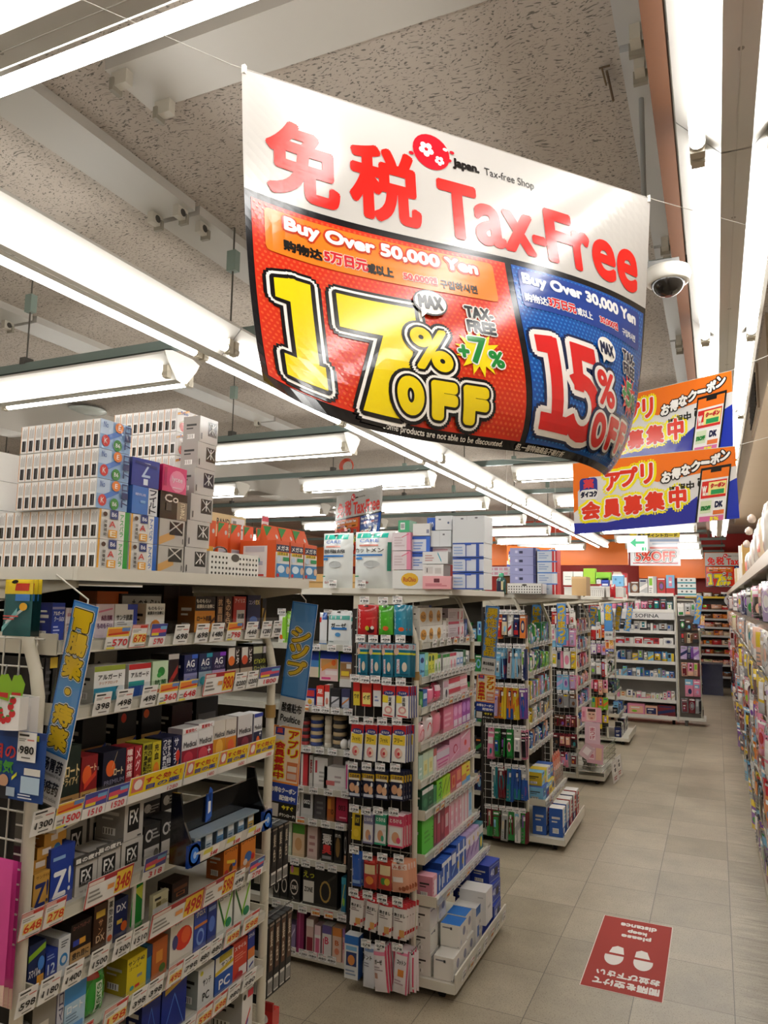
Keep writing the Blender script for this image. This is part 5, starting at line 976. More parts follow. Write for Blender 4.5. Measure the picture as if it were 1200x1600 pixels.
for k in range(9): mb.box(-.010, .010, -.0008, 0, -.115+.028*k, -.112+.028*k, 'c8c2b8', PRINT)
put('clip_strip', mb, (p.x, 1.10, p.z), label='clear empty clip strip hanging beside the corner pipe', cat='clip strip')
for x, z in ((onx(1, 1, 1).x*0-1.43, 1.785), (-1.43, 1.64), (-1.43, 1.40), (-1.43, 1.52)): hook(GA, x, PN, 1.0, z)

# ------------------------------------------------------------------ department signs hung at the gondola ends
ENDS = [(-1.27, y, 1.836) for y in (AY0-.03, AY1+.05, 3.305, 4.25, 5.555, 6.49, 7.69, 8.63, 9.95, 10.91)] + [(-1.10, 12.0, 1.90), (-.245, 12.03, 1.6)]
def arm(a, zoff, parent=None, mb=None):
    t = min(ENDS, key=lambda e_: (Vector(e_)-a).length); q = Vector(t) if a.z > 1.62 else Vector((-1.318 if t[1] < 11 else t[0], t[1], a.z+.006)); m = mb or MB(); D_ = q-a; m.tube([(0, .003, -.006), (0, .004, .008), D_*max(0, 1-(.001 if a.z > 1.62 else .0155)/max(D_.length, .03))+Vector((0, 0, .003))], .0018, 'c9c4b8', METAL, 6)
    return m
def dept_sign(px, py0, py1, y, wid, txt, sub, label, tilt, yaw, text_top=.96, ch=.12, top_gap=.0):
    a, b = ony(px[0], py0, y), ony(px[1], py1, y); h = (a-b).length; w = wid; mb = MB(); F = flat(0)
    hb = h*.24 if sub else 0
    mb.box(-w/2, w/2, 0, .002, -h, 0, 'e2e0dc', PRINT); mb.rect(F, -w/2, -h+hb, w/2, 0, '2f78c4', 1); mb.rect(F, -w*.44, -h+hb+w*.05, w*.44, -w*.05, '5a9ad8', 2)
    n = len(txt); s = (h-hb)*ch*8/8; z = -(h-hb)*(1-text_top)
    sh = min((h-hb)*(text_top-.03)/n, w*1.02)
    if top_gap: sh = (h-hb)*.172
    z = -(h-hb)*(1-text_top) if top_gap == 0 else -(h-hb)*top_gap
    for i, c in enumerate(txt):
        hh = sh*.84 if c not in '・' else sh*.2; zz = z-sh*(i+.5); ww = w*.70 if c not in '・' else w*.18
        for j, (b_, cl) in enumerate(((w*.085, 'f2efe4'), (w*.058, '2a2010'), (w*.030, 'f2c818'))): mb.text(F, c, 0, zz, ww, hh, cl, 3+j, PRINT, b_, 10, 2 if j == 0 else 1)
    for i, (t, zz, hh) in enumerate(sub): mb.text(F, t, 0, -h+hb*zz, w*.78, hb*hh, '24211f', 3, PRINT, .0008 if hh > .15 else 0, 4)
    G = MB(); G.mesh([(-w*.52, -.006, -h), (w*.52, -.006, -h), (w*.52, -.006, h*.035), (-w*.52, -.006, h*.035)], [(0, 1, 2, 3)], 'fff', CLEAR)
    e = empty('department_sign', a, label, 'sign', 'blue department signs'); e.rotation_euler = (0, R(tilt), R(yaw))
    put('card', mb, parent=e); put('clear_sleeve', G, parent=e)
    hm = arm(a, 0); hm.tf(e.matrix_basis.to_3x3().inverted().to_4x4()); put('hanger_arm', hm, parent=e)
    return e
def tilt_of(px, py0, py1, y):
    a, b = ony(px[0], py0, y), ony(px[1], py1, y); return math.degrees(math.atan2(a.x-b.x, a.z-b.z))
dept_sign((135, 69), 943, 1255, 1.125, .072, '胃腸薬・痔薬', (('肠胃药', .78, .26), ('Gastrointestinal drug', .58, .09), ('痔疮药', .34, .26), ('Hemorrhoid medicine', .12, .09)), 'blue sign with yellow stomach-medicine lettering at the nearest corner', tilt_of((135, 69), 943, 1255, 1.125), -2)
dept_sign((477, 452), 942, 1138, 2.16, .098, 'シップ', (('酸痛贴布', .66, .30), ('Poultice', .30, .22)), 'blue sign with yellow poultice lettering at the gondola far end', tilt_of((477, 452), 942, 1138, 2.16), 0, ch=.2, top_gap=.26)
def app_strip(px, py0, py1, y, wid, label, tilt, yaw=0, detail=True):
    a, b = ony(px[0], py0, y), ony(px[1], py1, y); h = (a-b).length; w = wid; mb = MB(); F = flat(0)
    mb.box(-w/2, w/2, 0, .002, -h, 0, 'e2ddd6', PRINT); mb.rect(F, -w/2, -h*.62, w/2, 0, 'f08a2a', 1); mb.rect(F, -w*.46, -h*.60, w*.46, -h*.02, 'f2d8b8', 2); mb.rect(F, -w/2, -h*.82, w/2, -h*.62, '2340a0', 2); mb.rect(F, -w/2, -h, w/2, -h*.82, '1c1a18', 2)
    mb.rect(F, -w*.42, -h*.10, -w*.10, -h*.02, '2d3a90', 3); mb.text(F, '薬', -w*.26, -h*.055, w*.2, h*.05, 'e04a4a', 4, PRINT, .001, 4); mb.rect(F, -w*.42, -h*.15, -w*.10, -h*.11, 'd8d8dc', 3)
    for t, x, z0, s in (('会員募集中', -.22, -.17, .082), ('アプリ', .24, -.04, .098)):
        for i, c in enumerate(t):
            zz = h*(z0-s*(i+.5)); mb.text(F, c, w*x, zz, w*.34, h*s*.82, 'f0e020', 4, PRINT, w*.045, 8); mb.text(F, c, w*x, zz, w*.34, h*s*.82, 'c8281c', 5, PRINT, w*.014, 6)
    mb.rect(F, w*.06, -h*.58, w*.44, -h*.38, 'd87a4a', 3); mb.rect(F, w*.09, -h*.48, w*.41, -h*.42, 'e8d8c8', 4); mb.rect(F, w*.09, -h*.56, w*.41, -h*.50, 'd8b8a8', 4)
    mb.text(F, 'お得なクーポン', 0, -h*.69, w*.88, h*.055, 'f0f0f4', 4, PRINT, .001, 4); mb.text(F, '配信中!', w*.15, -h*.77, w*.55, h*.05, 'f0f0f4', 4, PRINT, .001, 4); mb.text(F, '今すぐ', w*.18, -h*.87, w*.4, h*.045, 'e8d83a', 4, PRINT, .001, 4); mb.text(F, 'ダウンロード!', w*.18, -h*.95, w*.56, h*.035, 'f0f0e8', 4, PRINT, .0005, 4)
    mb.rect(F, -w*.44, -h*.98, -w*.14, -h*.84, 'd8d4ce', 3)
    o = empty('app_strip', a, label, 'sign', 'orange app strips'); o.rotation_euler = (0, R(tilt), R(yaw)); put('card', mb, parent=o); hm = arm(a, 0); hm.tf(o.matrix_basis.to_3x3().inverted().to_4x4()); put('hanger_arm', hm, parent=o); return o
app_strip((450, 440), 1135, 1280, 2.155, .108, 'orange app strip with red lettering under the poultice sign', tilt_of((450, 440), 1135, 1280, 2.155))
# packs hung at the far end of the nearest gondola
for r_, (py0, py1, n, nm) in enumerate(((1285, 1375, 4, 'upper'), (1430, 1545, 5, 'lower'))):
    zt = ony(430, py0, AY1+.12).z; zb = ony(430, py1, AY1+.12).z
    for k in range(n):
        y = AY1+.036+.036*k; me = box_mesh(.033, zt-zb, .05, '171413', '100e0d', 'R .1 .03 .9 .24 d8d4cc;C .14 .05 .86 .2 1c1a18;R .2 .34 .8 .93 %s;V .5 .9 .4 .4 c8b8a0 髪色;R .1 .95 .9 .98 8a7a6a' % ('5a3a28' if r_ else '2a2624'))
        goods('hair_dye_pack', 'box', 'slim black pack, %s out on the %s far-end hook' % (nth(k+1), nm), '', me, (-1.325, y, zb), EAST, 'black packs at the far end')
    hook(GA, -1.35, AY1+.015, AY1+.25, zt+.004)
mb = MB(); mb.box(-.03, .03, -.02, .02, 0, .05, 'c82a28', GLOSS); mb.box(-.03, .03, -.02, -.012, .05, .075, 'b02424', GLOSS); mb.ell(flat(-.0205), 0, .025, .014, .014, 'e8dcd8'); p = ony(418, 1600, AY1+.12); put('red_gift_box', mb, (p.x, AY1+.12, p.z), label='red box with a raised flap low at the far end', cat='box')

# ------------------------------------------------------------------ second gondola: plasters, poultices, cotton, masks
BY0, BY1 = 3.335, 4.20
BZ = [1.558, 1.394, 1.250, 1.080, .910, .770, .573, .395]
BROW = [1.535, 1.222, 1.022, .826, .673, .479, .262]
GB = gondola('second store gondola along the aisle, with plasters, poultices and cotton', BY0, BY1, [z+.004 for z in BZ], -1.135, rowzs=BROW, lowdeep=[0, 0, 0, 0, 0, .025, .025, .085], backcol='3a302c')
def s_row(text, where, grp, y, zbase=None, cnt='pipe'):
    """each line: px0 px1 pytop pybottom depth [dy shape yaw] | name | description | base | side | print"""
    n = 0; L = [l for l in text.strip().split('\n')]; N = len(L)
    for ln in L:
        q = [c.strip() for c in ln.split('|')]; f = q[0].split(); a, b, top, bot, d = map(float, f[:5]); yy = y+(float(f[5]) if len(f) > 5 else 0); n += 1
        shp = f[6] if len(f) > 6 else 'box'; yaw = R(float(f[7])) if len(f) > 7 else 0
        A, B = ony(a, (top+bot)/2, yy), ony(b, (top+bot)/2, yy); B.x = min(B.x, -1.688) if zbase is not None or yy > 3.3 else B.x; zt = ony((a+b)/2, top, yy).z; zb = zbase if zbase is not None else ony((a+b)/2, bot, yy).z
        up = [z for z in BROW if z > zb+.05] if zbase is not None else []; zt = min([zt]+([min(up)-.01] if up else [])); w, h = max(B.x-A.x-.002, .012), max(zt-zb, .02); wh = nth(N+1-n)+' from '+cnt+', '+where if where else ''
        kind = {'box': 'box', 'pouch': 'pouch', 'card': 'pack', 'stick': 'pack'}[shp]
        goods(q[1], kind, q[2], wh, SHAPES[shp](w, h, d, q[3], q[4], q[5] if len(q) > 5 else ''), ((A.x+B.x)/2, yy, zb), SOUTH+yaw, grp)
def s_tags(text, where, y, z, w=.046, h=.036, st='w'):
    tk = text.split(); N = len(tk)
    for i, t in enumerate(tk):
        px, v = t.split(',')[:2]; s = t.split(',')[2] if t.count(',') > 1 else st; x = ony(float(px), 1150, y).x
        price_tag(v, (x, y, z), w, h, SOUTH, s, '%s from pipe, %s' % (nth(N-i), where), 0)
YB = 3.362
S_ = 'poultice side'
g = 'goods on the poultice side'
s_row('''
433 446 957 1001 .03 .02 pouch|green_pouch|white and green cooling sheet pack|e8e6e0|b8c8a8|R .6 0 1 1 8ac83a;E .5 .2 .2 .08 d86a2a
446 456 955 999 .03 .02 pouch|green_pouch|lime cooling sheet pack|8ac83a|5a9a2a|V .5 .8 .3 .4 f0f4e8 冷却
456 468 955 1001 .03 .01 pouch|pain_patch_pouch|pale grey patch pouch by the blue sign|dcdcd8|b8b8b0|B .5 .8 .6 .1 4a4a4a CT;E .6 .3 .3 .12 a8b8d0
497 509 957 1006 .03 0 pouch|gauze_pouch|narrow white and blue gauze pouch|e6e8ec|3a7ac0|R .5 .78 1 1 3a6ac0;R .1 .7 .4 .85 d83a3a;R 0 0 1 .06 3a7ac0
510 547 954 1010 .04 0 pouch|gauze_pouch|large white gauze pouch with teal lettering|ecefef|c8ced0|R .06 .74 .94 .86 5ab8ac;R .14 .76 .2 .84 ecefef;R .36 .76 .4 .84 ecefef;R .58 .76 .64 .84 ecefef;B .5 .58 .64 .12 2a2826 ガーゼ;R .2 .46 .85 .52 3a7ac0;E .5 .32 .12 .06 5a9ad0;R .1 .1 .3 .13 8a9a98
548 558 957 1010 .04 0 pouch|gauze_pouch|white gauze pouch half behind the plaster panel|e8ecec|c8ced0|R .06 .74 .94 .86 5ab8ac;B .5 .58 .8 .12 2a2826 ガ
''', 'top row, '+S_, g, YB, BROW[0]+.02)
s_row('''
484 500 1018 1058 .05|patch_box|blue-topped pain patch box|4a86c8|2a5a98|R 0 .66 1 1 2440a0;R 0 0 1 .4 d8c8b0;R .9 0 1 1 4aa83a
500 529 1016 1064 .05|patch_box|blue-topped box with pink picture|e8c8c4|4aa83a|R 0 .72 1 1 2440a8;R .05 .4 .95 .7 d8a060;D .1 .3 .9 .6 .15 e89a4a;E .75 .6 .12 .1 e86a2a;R .3 .2 .95 .34 f0e4e0;R .1 .05 .6 .12 d84a8a
531 559 1022 1074 .05|patch_box|blue-topped box with brown picture|c8b098|3f9a3a|R 0 .76 1 1 2440a8;R .05 .3 .95 .72 a87a4a;R .1 .34 .7 .48 e8c83a;R .5 .56 .85 .70 f0ece4;R 0 0 1 .24 dcd8d0
''', 'second row, rear, '+S_, g, YB+.03)
s_row('''
476 493 1077 1104 .04|foot_patch_box|small navy and red box|2a3a8a|1c2660|R .1 .6 .9 .95 c83a3a;R .1 .1 .9 .5 d8d4cc;E .5 .3 .2 .15 e0a83a
494 506 1072 1104 .04|foot_patch_box|small red and white box|d83a2a|a82a1c|R .1 .1 .9 .5 e8e4de;B .5 .75 .7 .2 f4e8e0 足
507 515 1070 1104 .04|foot_patch_box|narrow white and red box|e8e4e0|c8c4c0|R 0 .7 1 1 c8302a;E .5 .3 .3 .15 d88a7a
516 532 1076 1105 .04|foot_patch_box|small black and white picture box|2c2a2c|1c1a1c|R .1 .1 .9 .6 c8c8cc;D .1 .2 .9 .5 .1 5a5a60
533 552 1077 1105 .04|foot_patch_box|small blue and black picture box|3a3a5a|24243c|R .1 .1 .9 .6 b8c0d0;D .1 .2 .9 .5 .1 d8884a
''', 'second row, '+S_, g, YB-.0, BROW[1]+.02)
def wrap_stack(px0, px1, py0, py1, c1, c2, n, label):
    A, B = ony(px0, py1, YB+.03), ony(px1, py1, YB+.03); r = (B.x-A.x)/2; zt = ony(px0, py0, YB+.03).z; zb = BROW[2]+.02; mb = MB(); s = (zt-zb)/n
    for i in range(n):
        mb.lathe([(r*.94, zb+s*i), (r, zb+s*(i+.15)), (r, zb+s*(i+.7)), (r*.94, zb+s*(i+.8)), (r*.94, zb+s*(i+1))], c1 if i % 2 == 0 else c2, PRINT, 18)
    mb.tf(Matrix.Translation((0, 0, -zb))); put('support_bandage_stack', mb, ((A.x+B.x)/2, YB+.03+r, zb), label=label, cat='bandage roll')
wrap_stack(468, 480, 1121, 1160, 'a83030', '2a2222', 8, 'red and black banded support roll on the poultice side')
wrap_stack(481, 499, 1119, 1160, '22387c', 'c8b088', 8, 'navy and beige banded support roll on the poultice side')
wrap_stack(505, 515, 1119, 1160, 'd8d0c0', 'c8bca8', 7, 'white banded support roll on the poultice side')
wrap_stack(516, 536, 1119, 1160, '201e20', 'b8a078', 8, 'black and tan banded support roll on the poultice side')
for k, (px, py) in enumerate(((537, 1150), (545, 1155))):
    mb = MB(); mb.lathe([(.001, 0), (.016, .004), (.022, .018), (.020, .034), (.012, .046), (.002, .05)], 'e4e0da', GLOSS, 14); p = ony(px, 1150, YB+.02); put('bandage_egg', mb, (p.x, YB+.03+.02*k, BROW[2]+.022), label='white egg-shaped support pack, %s of two beside the support rolls' % ('first', 'second')[k], cat='pack')
s_row('''
463 469 1180 1224 .06|medicine_box|red book-like box at the far side|a82c34|721c22|R .2 .1 .4 .9 d8a0a0
470 481 1178 1224 .06|medicine_box|red and white upright box|c83a40|8a262a|R 0 0 .3 1 e0d8d4
483 489 1180 1222 .06|medicine_box|slim grey upright box|c8c4be|98948e|V .5 .9 .4 .6 8a2a30 腰
490 512 1184 1224 .06|medicine_box|large white box with a red stripe|dcd8d4|b0aca6|R .1 .5 .25 .9 b83a44;L 3 .4 .2 .9 .6 a8a4a0
513 536 1182 1202 .07 .06|medicine_box|white and red box lying behind|d8d0cc|b0aca6|R 0 .4 1 .7 b8404a
506 540 1199 1224 .06|medicine_box|white box lying flat in front|e4e0dc|b8b4ae|R .1 .2 .5 .4 c86a6a;L 2 .5 .3 .9 .7 b8a8a8
539 548 1190 1224 .05|medicine_box|narrow pink marked box|e0d8d8|b0aca6|R .3 .1 .7 .9 d83a8a
''', 'fourth row, '+S_, g, YB, BROW[3]+.02)
s_row('''
445 460 1236 1276 .06|supplement_box|cream carton at the far side|d8ccb8|a89c88|R .2 .5 .8 .8 b88a5a
461 469 1238 1276 .06|supplement_box|white slim carton|d8d4d0|a8a4a0|V .5 .9 .2 .5 6a6a6a 健康
470 489 1238 1276 .06|supplement_box|grey-white carton with dark panel|c8c6c4|8a8886|R .2 .4 .8 .95 2a2a2e;B .5 .65 .5 .16 e8e8ea 002
491 509 1240 1277 .06|supplement_box|dark grey transparent carton|4a4648|2e2a2c|L 3 .2 .2 .8 .8 6a6668
511 523 1242 1278 .06|supplement_box|orange-brown carton|b0602a|7a3e1a|R .1 .5 .5 .9 d8903a;B .7 .4 .3 .2 3a1c0c 0
525 549 1243 1279 .06|supplement_box|crimson numbered carton|b02a4a|7a1c34|B .5 .6 .6 .2 3a0c1c 003;R .3 .2 .9 .26 e8a0b0;R 0 0 1 .1 3a0c1c
''', 'fifth row, '+S_, g, YB, BROW[4]+.02)
s_row('''
446 456 1284 1332 .06|supplement_box|pale green carton|c8d0b8|98a088|R .2 .3 .8 .7 e8e8dc
457 476 1288 1334 .05|supplement_pouch|beige and green pouch|d8bc98|a89070|R 0 .72 1 1 5a9a3a;E .5 .4 .3 .2 c89a6a
480 496 1292 1336 .06|supplement_box|pale pink carton|d0b8b0|a08880|L 3 .2 .2 .8 .8 a87a78
502 520 1296 1338 .06|supplement_box|black carton with bold white characters|1f1c1c|141212|B .5 .7 .8 .3 e8e4e0 悪;B .5 .4 .8 .28 d83a3a 臭;R .1 .1 .9 .2 8a8a8a
522 534 1298 1338 .06|supplement_box|black carton with a gold print|1c1a18|141212|E .5 .5 .3 .3 8a6a3a;T .5 .85 .8 .1 d8d4c8 肌色
537 552 1300 1342 .05|supplement_box|dark carton with a loop print|242020|141212|E .5 .6 .34 .26 c8c4c0;E .5 .6 .26 .2 242020;R .2 .05 .8 .3 c89a7a
''', 'sixth row, '+S_, g, YB, BROW[5]+.02)
s_row('''
427 438 1346 1402 .07|condom_box|black carton with a green top|1a1a18|121210|R .1 .7 .9 .9 9ab03a;E .5 .35 .35 .2 c8c4b8;E .5 .35 .26 .15 1a1a18
439 450 1348 1402 .07|condom_box|black carton with a ring and pink label|1b1a1a|121210|R .1 .7 .9 .95 d87aa0;E .5 .4 .4 .2 d0c8bc;E .5 .4 .3 .15 1b1a1a
451 469 1348 1402 .07|condom_box|black carton with a white ring|191818|121210|E .5 .38 .36 .2 d8d0c4;E .5 .38 .30 .16 191818;B .5 .38 .44 .1 e8e0d4 ZONE;R .1 .7 .9 .9 c8c03a;E .3 .84 .14 .1 d87aa0
473 492 1352 1404 .07|condom_box|half white half black carton|201e1c|141212|R .05 .08 .95 .62 dcd8d0;B .5 .4 .7 .12 1c1a18 ZONE;B .5 .78 .9 .16 c8c83a えっ
490 527 1362 1410 .08|condom_box|wide black carton with a gold ring|1e1c1a|141210|E .5 .45 .24 .30 a88a4a;E .5 .45 .18 .24 1e1c1a;D .6 .7 .95 .9 .08 3a3634
533 552 1372 1424 .06|body_lotion_box|teal and yellow carton|2a7a98|1c5870|D .1 .1 .8 .8 .14 d8d04a;R 0 .8 1 1 3aa0c0;E .6 .3 .2 .12 8ac83a
''', 'seventh row, '+S_, g, YB, BROW[5]+.02-.217)
s_row('''
436 446 1440 1486 .06|hand_cream_box|purple upright carton|6a4a88|48305e|R .2 .2 .8 .8 8a6aa8
447 462 1444 1490 .06|hand_cream_box|violet and silver carton|8a7aa0|5e5070|D .1 .1 .9 .8 .1 d0c8d8
463 475 1424 1488 .06|hand_cream_box|tall magenta carton|8a2a5a|5e1c3e|R .3 0 .5 1 b04a7a
478 490 1436 1490 .05|hand_cream_box|cream carton with a dark red picture|d8b8b0|a88880|R .1 .1 .9 .5 8a2a3a;R 0 .8 1 1 e8e0dc
491 501 1446 1492 .05|hand_cream_box|slim pink tube carton|e8c8d0|b89aa2|R .2 .0 .8 .6 d86a8a;R 0 .6 1 .7 f0ece8
503 518 1446 1496 .05|hand_cream_box|white tube carton with a pink letter|e8e4e2|b8b0ae|R 0 .75 1 1 6a5a98;B .5 .55 .4 .2 d84a6a B;R .1 .1 .2 .6 d83a5a
519 534 1450 1500 .05|hand_cream_box|peach tube carton|ecc8b0|bc9880|R 0 .75 1 1 e8904a;E .5 .3 .25 .1 e88a6a;B .5 .55 .4 .14 d86a3a B
535 549 1452 1504 .05|hand_cream_box|pink and orange tube carton|e8b8b8|b88888|R 0 .75 1 1 a87ab8;B .5 .5 .4 .2 d83a5a B;E .5 .2 .2 .1 f0e0d8
''', 'bottom row, '+S_, g, YB, .052)
s_tags('460,798 480,680 500,680 520,798 545,798', 'support roll rail', YB-.036, BROW[2]+.0, .05, .034)
s_tags('475,698,r 493,498 507,798 523,498 543,498', 'small patch box rail', YB-.036, BROW[1]+.0, .05, .034)
s_tags('470,1280 492,1980 515,798 542,798', 'white carton rail', YB-.036, BROW[3]+.0, .05, .034)
s_tags('473,980,r 492,980 512,980 534,1080', 'crimson carton rail', YB-.036, BROW[4]+.0, .05, .034)
s_tags('443,498 466,798 483,798 505,798 524,1280', 'loop carton rail', YB-.036, BROW[5]-.006, .05, .034)
s_tags('440,980 459,698 480,980 500,285,r 520,840,r 540,980', 'black carton rail', YB-.036, BROW[6]-.006, .05, .034)
s_tags('446,798 465,798 483,1380 497,980 512,880 526,880', 'tube carton rail', YB-.036, .056, .05, .034)
s_tags('434,398 456,298 508,498 532,298', 'gauze hanging bar', YB+.02, ony(500, 962, YB).z+.0, .05, .032)
s_tags('490,198 515,298 540,398', 'gauze pouch rail', YB-.036, BROW[0]-.006, .05, .034)
# ---- the wire panel with hung packs
YH = 3.235
def hung(text, row, n_deep, dsp=.022, grp='packs hung on the plaster panel', gg=None, yh=YH, ypanel=BY0, panelname='plaster panel'):
    gg = gg or GB
    L = text.strip().split('\n')
    for i, ln in enumerate(L):
        q = [c.strip() for c in ln.split('|')]; f = q[0].split(); a, b, top, bot, d = map(float, f[:5]); shp = f[5] if len(f) > 5 else 'box'; nd = int(f[6]) if len(f) > 6 else n_deep; price = f[7] if len(f) > 7 else ''
        lean = float(f[8]) if len(f) > 8 else 0
        A, B = ony(a, (top+bot)/2, yh), ony(b, (top+bot)/2, yh); zt = ony((a+b)/2, top, yh).z; zb = ony((a+b)/2, bot, yh).z; w = B.x-A.x-.003; h = zt-zb; me = SHAPES[shp](w, h, d, q[3], q[4], q[5] if len(q) > 5 else ''); x = (A.x+B.x)/2
        for k in range(nd):
            goods(q[1], {'box': 'box', 'pouch': 'pouch', 'card': 'pack', 'stick': 'pack'}[shp], q[2], '%s on hook, %s row, %s' % (('front', 'second', 'third', 'fourth', 'fifth')[k], nth(row), panelname), me, (x+.004*k, yh+dsp*k, zb-.0015*k), SOUTH, grp, rot=(0, R(lean+rnd.uniform(-1.5, 1.5)), 0))
        hook(gg, x, ypanel-.004, yh-.022, zt+.0045)
        if price: price_tag(price, (x+.002, yh-.030, zt+.004), .050, .036, SOUTH, 'w', 'hook end %s from pipe, %s row, %s' % (nth(len(L)-i), nth(row), panelname))
hung('''
557 588 945 992 .03 pouch 3 198|supplement_pouch|red zip pouch with berries|c42a2c|8a1c1e|V .13 .85 .2 .10 f0d8d0 DOCTOR;E .7 .16 .2 .1 4a1c20;E .55 .22 .1 .08 c8c03a;E .8 .24 .08 .06 e0d8d0;D .5 .5 .95 .55 .06 d84a44
590 613 946 992 .03 pouch 3 198|supplement_pouch|lime zip pouch|4fae2c|377a1e|V .15 .85 .2 .10 e8f4e0 DOCTOR;E .55 .22 .2 .08 e06a3a;D .5 .5 .95 .55 .06 6ac83a
614 634 945 993 .03 pouch 3 198|supplement_pouch|turquoise zip pouch|2a8aa8|1c6078|V .15 .85 .2 .10 e0f0f4 DOCTOR;E .65 .2 .22 .07 e0602a;D .5 .5 .95 .55 .06 4aa8c4
''', 1, 3, .03)
B_AID = 'R 0 .80 1 .98 b8c4cc;B .5 .90 .8 .10 d83a34 BAND-AID;R 0 .66 1 .72 c8d03a;E .1 .74 .18 .1 d8b8a0;R .14 .1 .34 .52 c8ced4;V .24 .5 .12 .14 c8302c バンド;E .66 .30 .16 .14 d8cdb8;R .38 .06 .9 .1 1c5870'
hung('''
558 574 1004 1056 .012 pouch 3 498|plaster_pack|teal plaster blister pack, panel outer side|1f6f8a|155068|%s
577 595 1005 1057 .012 pouch 3 498|plaster_pack|teal plaster blister pack, inner side|1f6f8a|155068|%s
597 614 1005 1058 .012 pouch 3 498|plaster_pack|teal plaster blister pack, pipe side|20708a|155068|%s
616 641 1005 1058 .012 pouch 3 498|plaster_pack|wide teal plaster blister pack next to the pipe|20708a|155068|%s
''' % (B_AID, B_AID, B_AID, B_AID), 2, 3, .02)
FT_ = lambda t: 'R 0 .70 1 1 c8262a;E .5 .76 .44 .08 2a3a80;B .5 .77 .6 .07 f0e8e0 フェルタ;R 0 .46 .45 .68 e8d03a;V .62 .64 .36 .24 2a2826 %s;E .5 .24 .32 .12 d89a94;E .5 .24 .2 .07 e8d8c8;D .1 .05 .9 .02 .04 c8262a' % t
hung('''
552 563 1066 1102 .03 box 2 498|corn_plaster_box|small yellow and red tilted box|d8c03a|a83a2a|R 0 .6 1 1 c8302a;B .5 .4 .7 .2 3a2a20 ウオ
565 581 1068 1104 .03 box 2 798|corn_plaster_box|red and yellow tilted box|cc3a2c|8a2420|R .1 .1 .9 .6 e8d87a;B .5 .4 .7 .2 3a2a20 イボ
583 596 1068 1104 .03 box 2 648|corn_plaster_box|white and red tilted box|dcdad8|a83a3a|R 0 .7 1 1 c8302a;L 2 .2 .2 .8 .5 7a8ab8
597 617 1071 1121 .012 box 4 548|corn_plaster_box|red-topped sole plaster box|eae6de|2a3a80|%s
619 639 1072 1122 .012 box 4 548|corn_plaster_box|red-topped toe plaster box|eae6de|2a3a80|%s
''' % (FT_('足裏'), FT_('足指')), 3, 2)
FP = lambda t: 'R 0 .76 1 1 c8262a;E .5 .80 .42 .08 2a3a80;B .5 .80 .6 .07 f0e8e0 ホスピタ;R .06 .46 .94 .72 e8c83a;B .45 .58 .6 .12 2a2826 %s;E .45 .24 .26 .14 d88a84;E .58 .24 .2 .1 e8c8b0;E .5 .22 .1 .05 c8303a' % t
hung('''
546 566 1131 1186 .012 box 4 498 4|bunion_pad_box|red-topped fit S box, leaning|e8e4dc|2a3a80|%s
569 588 1132 1189 .012 box 4 498 2|bunion_pad_box|red-topped free size box, inner|e8e4dc|2a3a80|%s
590 610 1133 1190 .012 box 4 498 2|bunion_pad_box|red-topped fit L box|e8e4dc|2a3a80|%s
612 634 1133 1191 .012 box 4 498|bunion_pad_box|red-topped free size box by the pipe|e8e4dc|2a3a80|%s
''' % (FP('フィットS'), FP('フリー'), FP('フィットL'), FP('フリー')), 4, 4)
NV = 'R 0 .62 1 .86 e0b428;R 0 .62 .9 .70 f0e8d8;B .5 .77 .8 .12 26284a うおのめ;E .3 .36 .24 .16 d8a07a;E .7 .3 .2 .16 e0b08a;R .06 .06 .94 .16 c8ccd8;E .8 .5 .1 .08 f0f0f0'
hung('''
545 564 1202 1246 .012 box 4 598|corn_remover_box|navy and amber box by the poultice rows|23263f|181a30|%s
567 585 1203 1248 .012 box 4 598|corn_remover_box|navy and amber box, inner pair|23263f|181a30|%s
587 607 1204 1250 .012 box 4 398|corn_remover_box|navy and amber box, pipe-side pair|23263f|181a30|%s
610 631 1205 1251 .012 box 4 598|corn_remover_box|navy and amber box by the pipe|23263f|181a30|%s
''' % (NV, NV, NV, NV), 5, 4)
PK = lambda c, d: 'R 0 .66 1 1 %s;B .5 .82 .8 .12 %s とろける;R .08 .06 .92 .62 e8e4e0;E .5 .3 .26 .18 d8a07a;E .7 .22 .14 .1 %s;R 0 0 1 .06 %s' % (c, d, c, c)
hung('''
549 564 1268 1312 .02 box 2 398|lip_care_box|yellow and black box|d8b828|1c1a18|R .3 .5 .9 .9 2a2622;B .6 .7 .4 .2 e8d03a HOT;E .5 .25 .3 .14 e8c83a
567 583 1272 1318 .016 box 4 298|lip_care_box|white and purple box|dcd8de|8a7aa8|%s
585 603 1272 1320 .016 box 4 298|lip_care_box|white and green box|dfe4de|2f8a5a|%s
606 630 1274 1324 .016 box 5 348|lip_care_box|pink-topped box|e8c8cc|c83a5a|%s
''' % (PK('8a88a8', 'f0ece8'), PK('3aa07a', 'f0f4f0'), PK('d84a6a', 'f8ecec')), 6, 4)
